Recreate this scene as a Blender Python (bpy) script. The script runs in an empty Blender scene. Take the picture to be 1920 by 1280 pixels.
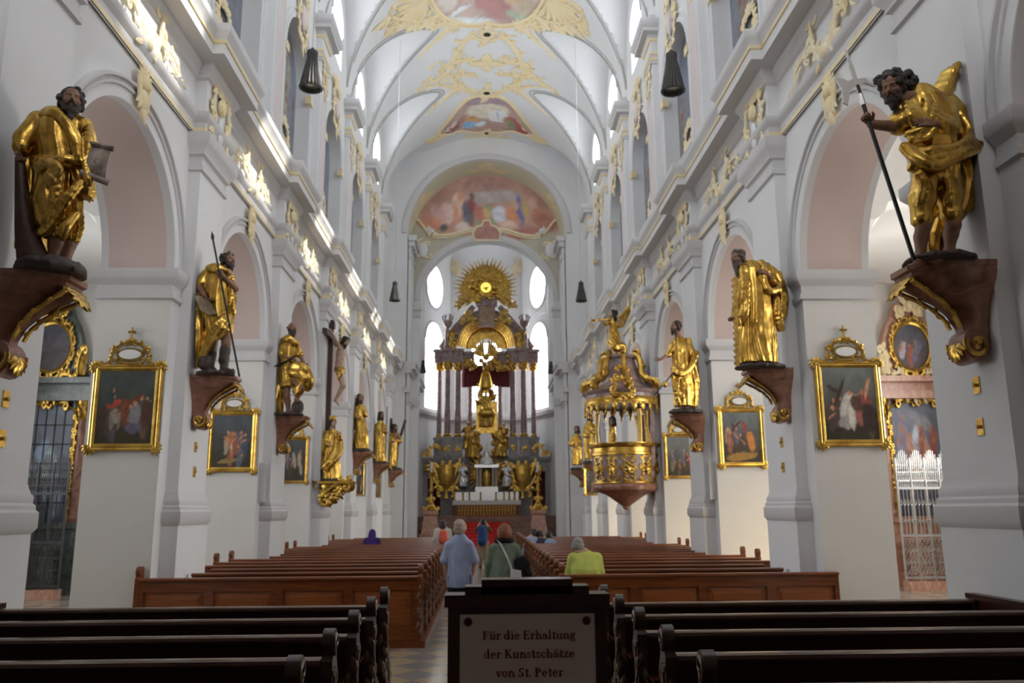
import bpy, math, random
import numpy as np
from mathutils import Vector, Matrix
S = bpy.context.scene
COL = S.collection
PI = math.pi
# ------------------------------------------------------------------ camera
CX, CH, FPX = -0.09, 2.0, 1560.0            # eye: just left of the nave axis, two metres above the floor
VPX, VPY, ROLL = 910.0, 955.0, math.radians(-0.4)
def _rot(yaw, pitch):
    return Matrix.Rotation(-yaw, 3, 'Z') @ Matrix.Rotation(PI/2 + pitch, 3, 'X') @ Matrix.Rotation(ROLL, 3, 'Z')
_y, _p = (960-VPX)/FPX, (VPY-640)/FPX
for _ in range(60):
    CR = _rot(_y, _p)
    _v = CR.transposed() @ Vector((0, 1, 0))
    _q = (960 + FPX*_v.x/-_v.z, 640 - FPX*_v.y/-_v.z)
    _y -= (VPX-_q[0])/FPX; _p += (VPY-_q[1])/FPX
cam = bpy.data.cameras.new('camera'); camo = bpy.data.objects.new('camera', cam); COL.objects.link(camo)
cam.sensor_fit = 'HORIZONTAL'; cam.sensor_width = 36.0; cam.lens = 36.0*FPX/1920
cam.clip_start = 0.1; cam.clip_end = 200
camo.matrix_world = Matrix.Translation((CX, 0, CH)) @ CR.to_4x4()
cam.dof.use_dof = True; cam.dof.focus_distance = 4.6; cam.dof.aperture_fstop = 3.2
S.camera = camo
def at(px, py, Y):
    """the point at distance Y down the nave that the photograph shows at (px, py)"""
    d = CR @ Vector(((px-960)/FPX, -(py-640)/FPX, -1)); t = Y/d.y
    return Vector((CX + d.x*t, Y, CH + d.z*t))
# ------------------------------------------------------------------ light
S.view_settings.view_transform = 'Standard'; S.view_settings.look = 'None'
S.view_settings.gamma = 1; S.view_settings.use_curve_mapping = False
S.view_settings.exposure = 0.24
S.cycles.max_bounces = 10; S.cycles.diffuse_bounces = 6; S.cycles.glossy_bounces = 4
S.cycles.transparent_max_bounces = 16; S.cycles.sample_clamp_indirect = 6.0
S.cycles.caustics_reflective = False; S.cycles.caustics_refractive = False
W = bpy.data.worlds.new('sky'); S.world = W; W.use_nodes = True
W.node_tree.nodes['Background'].inputs[0].default_value = (0.62, 0.78, 1.0, 1)
W.node_tree.nodes['Background'].inputs[1].default_value = 1.2
sun = bpy.data.lights.new('sun', 'SUN'); sun.energy = 9; sun.angle = math.radians(1.5); sun.color = (1, 0.96, 0.88)
suno = bpy.data.objects.new('sun', sun); COL.objects.link(suno)
suno.rotation_euler = Vector((1.0, -0.02, 0.93)).to_track_quat('Z', 'Y').to_euler()
LAMP_K = 1.0
def daylight(name, loc, direction, sx, sz, power, col=(0.86, 0.93, 1.0)):
    l = bpy.data.lights.new(name, 'AREA'); l.shape = 'RECTANGLE'; l.size = sx; l.size_y = sz
    l.energy = power*LAMP_K; l.color = col
    o = bpy.data.objects.new(name, l); COL.objects.link(o); o.location = loc
    o.rotation_euler = Vector(direction).to_track_quat('-Z', 'Z').to_euler()
    return o
# ------------------------------------------------------------------ materials
def nodes(m):
    m.use_nodes = True; nt = m.node_tree
    return nt, nt.nodes, nt.links, nt.nodes['Principled BSDF']
def mat(name, col, rough=0.6, metal=0.0, var=0.0, vscale=3.0, bump=0.0, bscale=30.0, col2=None, spec=0.5, detail=4):
    m = bpy.data.materials.new(name); nt, N, L, b = nodes(m)
    b.inputs['Base Color'].default_value = (*col, 1); b.inputs['Roughness'].default_value = rough
    b.inputs['Metallic'].default_value = metal; b.inputs['Specular IOR Level'].default_value = spec
    if var or col2:
        tc = N.new('ShaderNodeTexCoord'); n = N.new('ShaderNodeTexNoise'); n.inputs['Scale'].default_value = vscale
        n.inputs['Detail'].default_value = detail; L.new(tc.outputs['Object'], n.inputs['Vector'])
        r = N.new('ShaderNodeValToRGB'); c2 = col2 or tuple(c*(1-var) for c in col)
        r.color_ramp.elements[0].position = 0.35; r.color_ramp.elements[0].color = (*c2, 1)
        r.color_ramp.elements[1].position = 0.65; r.color_ramp.elements[1].color = (*col, 1)
        L.new(n.outputs['Fac'], r.inputs[0]); L.new(r.outputs[0], b.inputs['Base Color'])
    if bump:
        tc = N.new('ShaderNodeTexCoord'); n = N.new('ShaderNodeTexNoise'); n.inputs['Scale'].default_value = bscale
        n.inputs['Detail'].default_value = 5; L.new(tc.outputs['Object'], n.inputs['Vector'])
        bp = N.new('ShaderNodeBump'); bp.inputs['Strength'].default_value = bump; bp.inputs['Distance'].default_value = 0.02
        L.new(n.outputs['Fac'], bp.inputs['Height']); L.new(bp.outputs[0], b.inputs['Normal'])
    return m
def wood(name, c1, c2, rough=0.35, stretch=(1, 14, 14), scale=2.0):
    m = bpy.data.materials.new(name); nt, N, L, b = nodes(m)
    tc = N.new('ShaderNodeTexCoord'); mp = N.new('ShaderNodeMapping'); mp.inputs['Scale'].default_value = stretch
    n = N.new('ShaderNodeTexNoise'); n.inputs['Scale'].default_value = scale; n.inputs['Detail'].default_value = 6
    r = N.new('ShaderNodeValToRGB'); r.color_ramp.elements[0].position = 0.3; r.color_ramp.elements[1].position = 0.7
    r.color_ramp.elements[0].color = (*c1, 1); r.color_ramp.elements[1].color = (*c2, 1)
    L.new(tc.outputs['Object'], mp.inputs[0]); L.new(mp.outputs[0], n.inputs['Vector'])
    L.new(n.outputs['Fac'], r.inputs[0]); L.new(r.outputs[0], b.inputs['Base Color'])
    b.inputs['Roughness'].default_value = rough
    return m
def painted(name, rough=0.5, layer='paint'):
    m = bpy.data.materials.new(name); nt, N, L, b = nodes(m)
    a = N.new('ShaderNodeVertexColor'); a.layer_name = layer
    L.new(a.outputs[0], b.inputs['Base Color']); b.inputs['Roughness'].default_value = rough
    return m
def marble(name, c1, c2, c3, rough=0.25, scale=3.0):
    m = bpy.data.materials.new(name); nt, N, L, b = nodes(m)
    tc = N.new('ShaderNodeTexCoord'); n = N.new('ShaderNodeTexNoise'); n.inputs['Scale'].default_value = scale
    n.inputs['Detail'].default_value = 8; n.inputs['Distortion'].default_value = 1.2
    r = N.new('ShaderNodeValToRGB'); e = r.color_ramp.elements
    e[0].position = 0.3; e[0].color = (*c1, 1); e[1].position = 0.7; e[1].color = (*c3, 1)
    k = e.new(0.5); k.color = (*c2, 1)
    L.new(tc.outputs['Object'], n.inputs['Vector']); L.new(n.outputs['Fac'], r.inputs[0]); L.new(r.outputs[0], b.inputs['Base Color'])
    b.inputs['Roughness'].default_value = rough
    return m
def glow(name, col, strength, through=0.0):
    """a bright window pane: leaded glass with the sky behind it; lets the sun pass"""
    m = bpy.data.materials.new(name); m.use_nodes = True; nt = m.node_tree; N, L = nt.nodes, nt.links
    N.remove(N['Principled BSDF']); out = N['Material Output']
    e = N.new('ShaderNodeEmission'); e.inputs[0].default_value = (*col, 1); e.inputs[1].default_value = strength
    if through:
        t = N.new('ShaderNodeBsdfTransparent'); t.inputs[0].default_value = (through, through, through, 1)
        a = N.new('ShaderNodeAddShader'); L.new(e.outputs[0], a.inputs[0]); L.new(t.outputs[0], a.inputs[1]); L.new(a.outputs[0], out.inputs[0])
    else:
        L.new(e.outputs[0], out.inputs[0])
    return m
M = {}
M['plaster'] = mat('plaster', (0.765, 0.767, 0.775), 0.75, var=0.04, vscale=0.8, bump=0.05, bscale=14, spec=0.25)
M['plaster_warm'] = mat('plaster_warm', (0.765, 0.745, 0.715), 0.75, var=0.05, vscale=0.9, bump=0.05, bscale=14, spec=0.25)
M['soffit'] = mat('soffit_pink', (0.62, 0.5, 0.46), 0.8, var=0.05, vscale=0.8, spec=0.2)
M['grey'] = mat('grey_moulding', (0.65, 0.64, 0.645), 0.7, var=0.04, vscale=1.0, spec=0.25)
M['pink'] = mat('pink_panel', (0.76, 0.67, 0.66), 0.75, var=0.04, vscale=1.0, spec=0.2)
M['line'] = mat('grey_line', (0.45, 0.44, 0.43), 0.7, spec=0.2)
M['ochre'] = mat('gilded_stucco', (0.86, 0.69, 0.38), 0.5, 0.08, col2=(.84, .74, .52), vscale=5, bump=0.15, bscale=40, spec=0.4)
M['cream'] = mat('cream_stucco', (0.88, 0.81, 0.64), 0.55, 0.0, col2=(0.85, 0.69, 0.38), vscale=7, bump=0.25, bscale=40)
M['gold'] = mat('gold_leaf', (0.76, 0.49, 0.11), 0.25, 0.92, col2=(0.42, 0.235, 0.045), vscale=6, bump=0.12, bscale=60)
M['gold_dark'] = mat('dull_gold', (0.72, 0.48, 0.14), 0.36, 0.75, col2=(0.42, 0.25, 0.06), vscale=16, bump=0.3, bscale=50)
M['flesh'] = mat('painted_flesh', (0.3, 0.15, 0.09), 0.45, var=0.3, vscale=12)
M['flesh_pale'] = mat('pale_painted_flesh', (0.5, 0.34, 0.25), 0.45, var=0.25, vscale=12)
M['hair'] = mat('dark_hair', (0.035, 0.024, 0.018), 0.5, var=0.5, vscale=40, bump=0.5, bscale=60)
M['rock'] = mat('dark_rock', (0.075, 0.055, 0.045), 0.6, var=0.4, vscale=8, bump=0.4, bscale=20)
M['darkwood'] = wood('dark_wood', (0.03, 0.014, 0.009), (0.07, 0.03, 0.018), 0.45)
M['silver'] = mat('silver', (0.75, 0.75, 0.74), 0.28, 0.9)
M['iron'] = mat('dark_iron', (0.03, 0.03, 0.03), 0.45, 0.5)
M['redmarble'] = marble('red_marble', (0.17, 0.075, 0.05), (0.3, 0.14, 0.095), (0.42, 0.23, 0.16), 0.3, 4)
M['brownmarble'] = marble('brown_marble', (0.14, 0.075, 0.05), (0.22, 0.12, 0.085), (0.3, 0.18, 0.13), 0.35, 3)
M['hair_grey'] = mat('grey_brown_hair', (.13, .1, .08), .5, var=.5, vscale=40, bump=.5, bscale=60)
M['pinkmarble'] = marble('pink_marble', (0.42, 0.2, 0.14), (0.52, 0.28, 0.2), (0.62, 0.4, 0.3), 0.3, 3)
M['greymarble'] = marble('grey_marble', (0.19, 0.18, 0.175), (0.27, 0.25, 0.245), (0.36, 0.34, 0.33), 0.3, 3)
M['violetmarble'] = marble('violet_marble', (0.22, 0.14, 0.13), (0.32, 0.22, 0.21), (0.44, 0.33, 0.31), 0.25, 3)
M['greenmarble'] = marble('green_marble', (0.05, 0.065, 0.055), (0.09, 0.11, 0.095), (0.16, 0.18, 0.16), 0.3, 3)
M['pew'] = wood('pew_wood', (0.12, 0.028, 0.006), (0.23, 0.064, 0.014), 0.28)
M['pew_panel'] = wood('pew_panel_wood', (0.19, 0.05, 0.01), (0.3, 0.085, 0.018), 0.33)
M['pew_dark'] = wood('shaded_pew_wood', (0.03, 0.006, 0.003), (0.055, 0.012, 0.006), 0.3)  # pew wood with the shade of the near block put into its colour
M['pew_rail'] = wood('sheen_pew_rail', (0.07, 0.032, 0.02), (0.12, 0.06, 0.038), 0.22)  # near rails: sheen on their tops painted as a lighter colour
M['pew_end'] = wood('sheen_bench_end', (0.04, 0.022, 0.017), (0.085, 0.055, 0.045), 0.24)  # near bench ends: grey sheen painted into the wood colour
M['carved'] = wood('carved_wood', (0.05, 0.022, 0.012), (0.16, 0.085, 0.045), 0.4, (5, 5, 3), 5)
M['paint'] = painted('oil_paint', 0.42)
M['fresco'] = painted('fresco_paint', 0.8)
M['white'] = mat('white_cloth', (0.82, 0.81, 0.79), 0.8)
M['red'] = mat('red_carpet', (0.6, 0.03, 0.025), 0.9, var=0.3, vscale=6)
M['redcurtain'] = mat('red_curtain', (0.16, 0.02, 0.025), 0.8, var=0.4, vscale=6)
M['sky_pane'] = glow('bright_leaded_glass', (0.9, 0.96, 1.0), 12.0, 0.75)
M['apse_pane'] = glow('bright_apse_glass', (0.93, 0.97, 1.0), 5.0)
M['aisle_pane'] = glow('bright_aisle_glass', (0.93, 0.97, 1.0), 9.5)
M['aisle_pane_south'] = glow('brighter_aisle_glass', (0.99, 0.97, 0.93), 14.5)
M['west_fill_pane'] = glow('added_west_glass', (0.95, 0.98, 1.0), 6.0)  # added glowing pane behind the eye, lights statues and jambs from the front
# ------------------------------------------------------------------ mesh helpers
class MB:
    def __init__(s): s.v = []; s.f = []; s.m = []
    def add(s, vs, fs, m=0):
        b = len(s.v); s.v += [tuple(p) for p in vs]
        for f in fs: s.f.append(tuple(b+i for i in f)); s.m.append(m)
    def quad(s, a, b, c, d, m=0): s.add((a, b, c, d), ((0, 1, 2, 3),), m)
    def box(s, x0, x1, y0, y1, z0, z1, m=0):
        x0, x1 = min(x0, x1), max(x0, x1); y0, y1 = min(y0, y1), max(y0, y1)
        s.add([(x, y, z) for x in (x0, x1) for y in (y0, y1) for z in (z0, z1)],
              ((0, 1, 3, 2), (4, 6, 7, 5), (0, 4, 5, 1), (2, 3, 7, 6), (0, 2, 6, 4), (1, 5, 7, 3)), m)
    def grid(s, rows, m=0, closed=False, cap=False):
        n = len(rows[0]); vs = [p for r in rows for p in r]; fs = []
        for i in range(len(rows)-1):
            for j in range(n if closed else n-1):
                k = (j+1) % n; fs.append((i*n+j, i*n+k, (i+1)*n+k, (i+1)*n+j))
        if cap:
            fs.append(tuple(range(n-1, -1, -1))); o = (len(rows)-1)*n; fs.append(tuple(range(o, o+n)))
        s.add(vs, fs, m)
    def lathe(s, prof, c=(0, 0, 0), seg=16, m=0, sx=1.0, sy=1.0, cap=True, a0=0.0):
        rows = [[(c[0]+r*sx*math.cos(a0+2*PI*j/seg), c[1]+r*sy*math.sin(a0+2*PI*j/seg), c[2]+z) for j in range(seg)] for r, z in prof]
        s.grid(rows, m, True, cap)
    def tube(s, pts, rad, seg=8, m=0, flat=1.0, nrm=None, cap=True):
        P = [Vector(p) for p in pts]; n = len(P)
        R = rad if hasattr(rad, '__len__') else [rad]*n
        rows = []; up = Vector(nrm) if nrm is not None else None; prev = None
        for i in range(n):
            t = (P[min(i+1, n-1)]-P[max(i-1, 0)])
            t = t.normalized() if t.length > 1e-9 else Vector((0, 0, 1))
            if up is not None: u = up - t*up.dot(t)
            elif prev is None: u = t.orthogonal()
            else: u = prev - t*prev.dot(t)
            if u.length < 1e-6: u = t.orthogonal()
            u.normalize(); prev = u; w = t.cross(u)
            rows.append([P[i] + (u*math.cos(2*PI*j/seg)*flat + w*math.sin(2*PI*j/seg))*R[i] for j in range(seg)])
        s.grid(rows, m, True, cap)
    def prism(s, poly, f0, f1, m=0):
        """poly of 2D points; f0 / f1 map a 2D point to the front / back face"""
        n = len(poly); vs = [f0(p) for p in poly] + [f1(p) for p in poly]
        fs = [tuple(range(n)), tuple(range(2*n-1, n-1, -1))] + [(i, (i+1) % n+0, n+(i+1) % n, n+i) for i in range(n)]
        s.add(vs, fs, m)
    def ball(s, c, r, seg=10, rings=7, m=0, sc=(1, 1, 1)):
        prof = [(math.sin(PI*i/rings)*r, -math.cos(PI*i/rings)*r) for i in range(rings+1)]
        rows = [[(c[0]+max(p, 1e-5)*sc[0]*math.cos(2*PI*j/seg), c[1]+max(p, 1e-5)*sc[1]*math.sin(2*PI*j/seg), c[2]+z*sc[2]) for j in range(seg)] for p, z in prof]
        s.grid(rows, m, True)
    def build(s, name, mats, parent=None, org=None, smooth=True, angle=38):
        me = bpy.data.meshes.new(name)
        o0 = Vector(org) if org is not None else (parent.location.copy() if parent is not None and parent.type == 'EMPTY' else Vector((0, 0, 0)))
        if parent is not None and parent.type != 'EMPTY' and org is None: o0 = Vector(parent['_org'])
        me.from_pydata([(p[0]-o0.x, p[1]-o0.y, p[2]-o0.z) for p in s.v], [], s.f)
        mats = mats if isinstance(mats, (list, tuple)) else [mats]
        for k in mats: me.materials.append(M[k] if isinstance(k, str) else k)
        if len(mats) > 1: me.polygons.foreach_set('material_index', s.m)
        me.validate(); me.update()
        if smooth:
            me.polygons.foreach_set('use_smooth', [True]*len(me.polygons)); me.set_sharp_from_angle(angle=math.radians(angle))
        o = bpy.data.objects.new(name, me); COL.objects.link(o)
        if parent is not None: o.parent = parent
        else: o.location = o0
        o['_org'] = tuple(o0)
        return o
def tag(o, label=None, cat=None, group=None, kind=None):
    if label: o['label'] = label
    if cat: o['category'] = cat
    if group: o['group'] = group
    if kind: o['kind'] = kind
    return o
def thing(name, loc, label, cat, group=None):
    o = bpy.data.objects.new(name, None); COL.objects.link(o); o.location = loc; o.empty_display_size = 0.2
    return tag(o, label, cat, group)
def struct(mb, name, mats, label=None, **k):
    return tag(mb.build(name, mats, **k), label, None, None, 'structure')
KIDS = {}
def copy_tree(root, loc, label=None, group=None, rotz=None):
    if root.name not in KIDS: KIDS[root.name] = [(c, [g for g in COL.objects if g.parent is c]) for c in COL.objects if c.parent is root]
    r = root.copy(); COL.objects.link(r); r.location = loc
    if rotz is not None: r.rotation_euler.z = rotz
    if label: r['label'] = label
    if group: r['group'] = group
    for c, gs in KIDS[root.name]:
        k = c.copy(); COL.objects.link(k); k.parent = r
        for g in gs:
            d = g.copy(); COL.objects.link(d); d.parent = k
    return r
def sweep_plan(mb, prof, paths, m=0):
    """prof: (offset, z); paths(o): the plan polyline (x, y) at that offset"""
    mb.grid([[(x, y, z) for x, y in paths(o)] for o, z in prof], m)
def arcpts(c, r, a0, a1, n):
    return [(c[0]+r*math.cos(a0+(a1-a0)*i/n), c[1]+r*math.sin(a0+(a1-a0)*i/n)) for i in range(n+1)]
def spiral(c, r0, r1, a0, a1, n=16):
    return [(c[0]+(r0+(r1-r0)*i/n)*math.cos(a0+(a1-a0)*i/n), c[1]+(r0+(r1-r0)*i/n)*math.sin(a0+(a1-a0)*i/n)) for i in range(n+1)]
def lerp(a, b, t): return a+(b-a)*t
def bez(p, n=12):
    out = []
    for i in range(n+1):
        t = i/n; q = list(p)
        while len(q) > 1: q = [tuple(lerp(a, b, t) for a, b in zip(q[k], q[k+1])) for k in range(len(q)-1)]
        out.append(q[0])
    return out
# ---- rocaille ornament: strokes in a 2D plane laid on a surface
def stroke(mb, pts, w0, w1, fmap, h=0.5, leaf=0.35, nl=5, m=0, seg=6):
    n = len(pts); P = [fmap(*p) for p in pts]; c = fmap.normal if hasattr(fmap, 'normal') else None
    R = [max(lerp(w0, w1, i/(n-1))*(1+leaf*math.sin(PI*nl*i/(n-1))*math.sin(PI*nl*i/(n-1))-leaf*0.3), 0.004) for i in range(n)]
    mb.tube(P, R, seg, m, flat=h, nrm=c)
def leaf(mb, p, ang, L, w, fmap, m=0, h=0.5, bend=0.4):
    pts = []
    for i in range(7):
        t = i/6; a = ang+bend*t
        pts.append((p[0]+L*t*math.cos(a), p[1]+L*t*math.sin(a)))
    n = len(pts); R = [max(w*math.sin(PI*(0.12+0.86*i/(n-1))), 0.004) for i in range(n)]
    mb.tube([fmap(*q) for q in pts], R, 6, m, flat=h, nrm=getattr(fmap, 'normal', None))
def cscroll(mb, a, b, bulge, w, fmap, m=0, leaves=3, rng=random, h=0.5, curl=0.28):
    """a C-scroll from a to b with rolled ends and leaves on its back"""
    ax, ay = a; bx, by = b; dx, dy = bx-ax, by-ay; L = math.hypot(dx, dy) or 1; nx, ny = -dy/L, dx/L
    mid = ((ax+bx)/2+nx*bulge*L, (ay+by)/2+ny*bulge*L)
    pts = bez([a, (ax+nx*bulge*L*0.9, ay+ny*bulge*L*0.9), (bx+nx*bulge*L*0.9, by+ny*bulge*L*0.9), b], 14)
    stroke(mb, pts, w, w*0.75, fmap, h, 0.3, 4, m)
    for (px, py), sg in ((a, 1), (b, -1)):
        t = math.atan2(dy, dx) + (PI if sg < 0 else 0); s_ = 1 if bulge*sg > 0 else -1
        r = L*curl*0.5; c = (px+math.cos(t)*r, py+math.sin(t)*r)
        stroke(mb, spiral(c, r, r*0.2, t+PI, t+PI+s_*PI*1.6, 10), w*0.8, w*0.5, fmap, h, 0.1, 2, m)
    for i in range(leaves):
        q = pts[int((i+0.7)/(leaves+0.4)*14)]
        leaf(mb, q, math.atan2(ny*bulge, nx*bulge)+rng.uniform(-0.7, 0.7), L*rng.uniform(0.2, 0.34), w*1.25, fmap, m, h, rng.uniform(-0.6, 0.6))
class Plane:
    """maps ornament (u, v) to org + u*U + v*V; normal N"""
    def __init__(s, org, U, V, sc=1.0, off=0.0):
        s.o = Vector(org); s.U = Vector(U).normalized(); s.V = Vector(V).normalized(); s.sc = sc
        s.normal = s.U.cross(s.V).normalized(); s.o = s.o + s.normal*off
    def __call__(s, u, v): return s.o + s.U*(u*s.sc) + s.V*(v*s.sc)
def ball2(mb, u, v, r, fmap, m=0, d=0.5):
    p = fmap(u, v); mb.ball(p, r*getattr(fmap, 'sc', 1), 8, 6, m)
# ---- painted surfaces: colour per vertex
def set_paint(o, cols):
    me = o.data; a = me.color_attributes.new('paint', 'FLOAT_COLOR', 'POINT')
    a.data.foreach_set('color', np.concatenate([np.asarray(cols, np.float32), np.ones((len(cols), 1), np.float32)], 1).ravel())
def lin(*rgb): return np.array([(c/255/12.92 if c/255 <= 0.04045 else ((c/255+0.055)/1.055)**2.4) for c in rgb])
def noise2(u, v, seed, f=3.0, oct=4):
    r = np.random.RandomState(seed); o = np.zeros_like(u); amp = 1.0
    for _ in range(oct):
        for _ in range(3):
            a = r.uniform(0, 2*PI); o = o + amp*np.sin(f*(np.cos(a)*u+np.sin(a)*v)*2*PI + r.uniform(0, 6.3) + 1.3*o)
        f *= 1.9; amp *= 0.55
    return o/5.0
def paint_blobs(u, v, base, blobs, seed, rough=0.35, edge=0.12):
    """base: (N,3) ground colour; blobs: (cu, cv, ru, rv, angle, colour)"""
    C = base.copy(); n1 = noise2(u, v, seed, 2.2); n2 = noise2(u, v, seed+7, 2.5)
    for i, (cu, cv, ru, rv, an, col) in enumerate(blobs):
        x = u-cu+0.03*n1; y = v-cv+0.03*n2; c, s_ = math.cos(an), math.sin(an)
        d = np.sqrt(((x*c+y*s_)/ru)**2+((-x*s_+y*c)/rv)**2)
        w = np.clip((1.0+edge-d)/(2*edge), 0, 1)[:, None]
        sh = (1+rough*noise2(u*1.3+i, v*1.3, seed+i*3, 5.0))[:, None]
        C = C*(1-w)+np.asarray(col)[None]*np.clip(sh, 0.25, 1.9)*w
    return np.clip(C, 0, 1)
# ------------------------------------------------------------------ the nave: piers, arcades, entablature, clerestory
BAY = 5.7; PY = [8.45+BAY*(k-1) for k in range(0, 8)]        # pier centres; PY[1] is the first pier in view
XW, XP, XU, XUP, XB, XA = 5.14, 4.94, 5.62, 5.42, 6.3, 13.0   # wall, pilaster, upper wall, upper pilaster, back of piers, aisle wall
HP, HJ = 0.65, 1.0
Y0, Y1 = -5.0, 46.0
ZI, AR, AS = 5.84, BAY/2-HJ, 1.0                                # arch springing and radius
side_name = {-1: 'left', 1: 'right'}
def arch_z(y, yc, a, zs, rise): return zs+rise*math.sqrt(max(0, 1-((y-yc)/a)**2))
def arch_wall(mb, X, y0, y1, z0, z1, yc, a, zb, zs, rise, n=20, m=0):
    ys = [yc-a*math.cos(PI*i/n) for i in range(n+1)]
    for p, q in ((y0, yc-a), (yc+a, y1)):
        if q-p > 1e-6: mb.quad((X, p, z0), (X, q, z0), (X, q, z1), (X, p, z1), m)
    for p, q in zip(ys[:-1], ys[1:]):
        mb.quad((X, p, arch_z(p, yc, a, zs, rise)), (X, q, arch_z(q, yc, a, zs, rise)), (X, q, z1), (X, p, z1), m)
    if zb > z0+1e-6: mb.quad((X, yc-a, z0), (X, yc+a, z0), (X, yc+a, zb), (X, yc-a, zb), m)
def reveal(mb, Xa, Xb, yc, a, zb, zs, rise, n=20, m=0, sill=True):
    ys = [yc-a*math.cos(PI*i/n) for i in range(n+1)]
    pl = [(yc-a, zb)]+[(y, arch_z(y, yc, a, zs, rise)) for y in ys]+[(yc+a, zb)]
    mb.grid([[(Xa, y, z) for y, z in pl], [(Xb, y, z) for y, z in pl]], m)
    if sill: mb.quad((Xa, yc-a, zb), (Xa, yc+a, zb), (Xb, yc+a, zb), (Xb, yc-a, zb), m)
def arch_pane(mb, X, yc, a, zb, zs, rise, n=20, m=0):
    ys = [yc-a*math.cos(PI*i/n) for i in range(n+1)]
    for p, q in zip(ys[:-1], ys[1:]):
        mb.quad((X, p, zb), (X, q, zb), (X, q, arch_z(q, yc, a, zs, rise)), (X, p, arch_z(p, yc, a, zs, rise)), m)
def arch_band(mb, s, X, yc, prof, zs, rise_add, rise, a, n=28, m=0, a0=0.0):
    """archivolt: prof of (radial offset beyond a, projection into the nave)"""
    rows = []
    for ro, pr in prof:
        rows.append([(s*(X-pr), yc-(a+ro)*math.cos(a0+(PI-2*a0)*i/n), zs+(rise+ro)*math.sin(a0+(PI-2*a0)*i/n)) for i in range(n+1)])
    mb.grid(rows, m)
def plan_ressaut(s, xa, xb, hp, piers, ya, yb):
    """plan polyline that runs along x = xa and steps out to xb at each pier"""
    def f(o):
        pts = [(s*(xa-o), ya)]
        for y in piers:
            pts += [(s*(xa-o), y-hp-o), (s*(xb-o), y-hp-o), (s*(xb-o), y+hp+o), (s*(xa-o), y+hp+o)]
        return pts+[(s*(xa-o), yb)]
    return f
def plan_u(s, xa, xb, hp, y):
    def f(o): return [(s*xa, y-hp-o), (s*(xb-o), y-hp-o), (s*(xb-o), y+hp+o), (s*xa, y+hp+o)]
    return f
bays = [(PY[i]+PY[i+1])/2 for i in range(len(PY)-1)]
wn = 0
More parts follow.
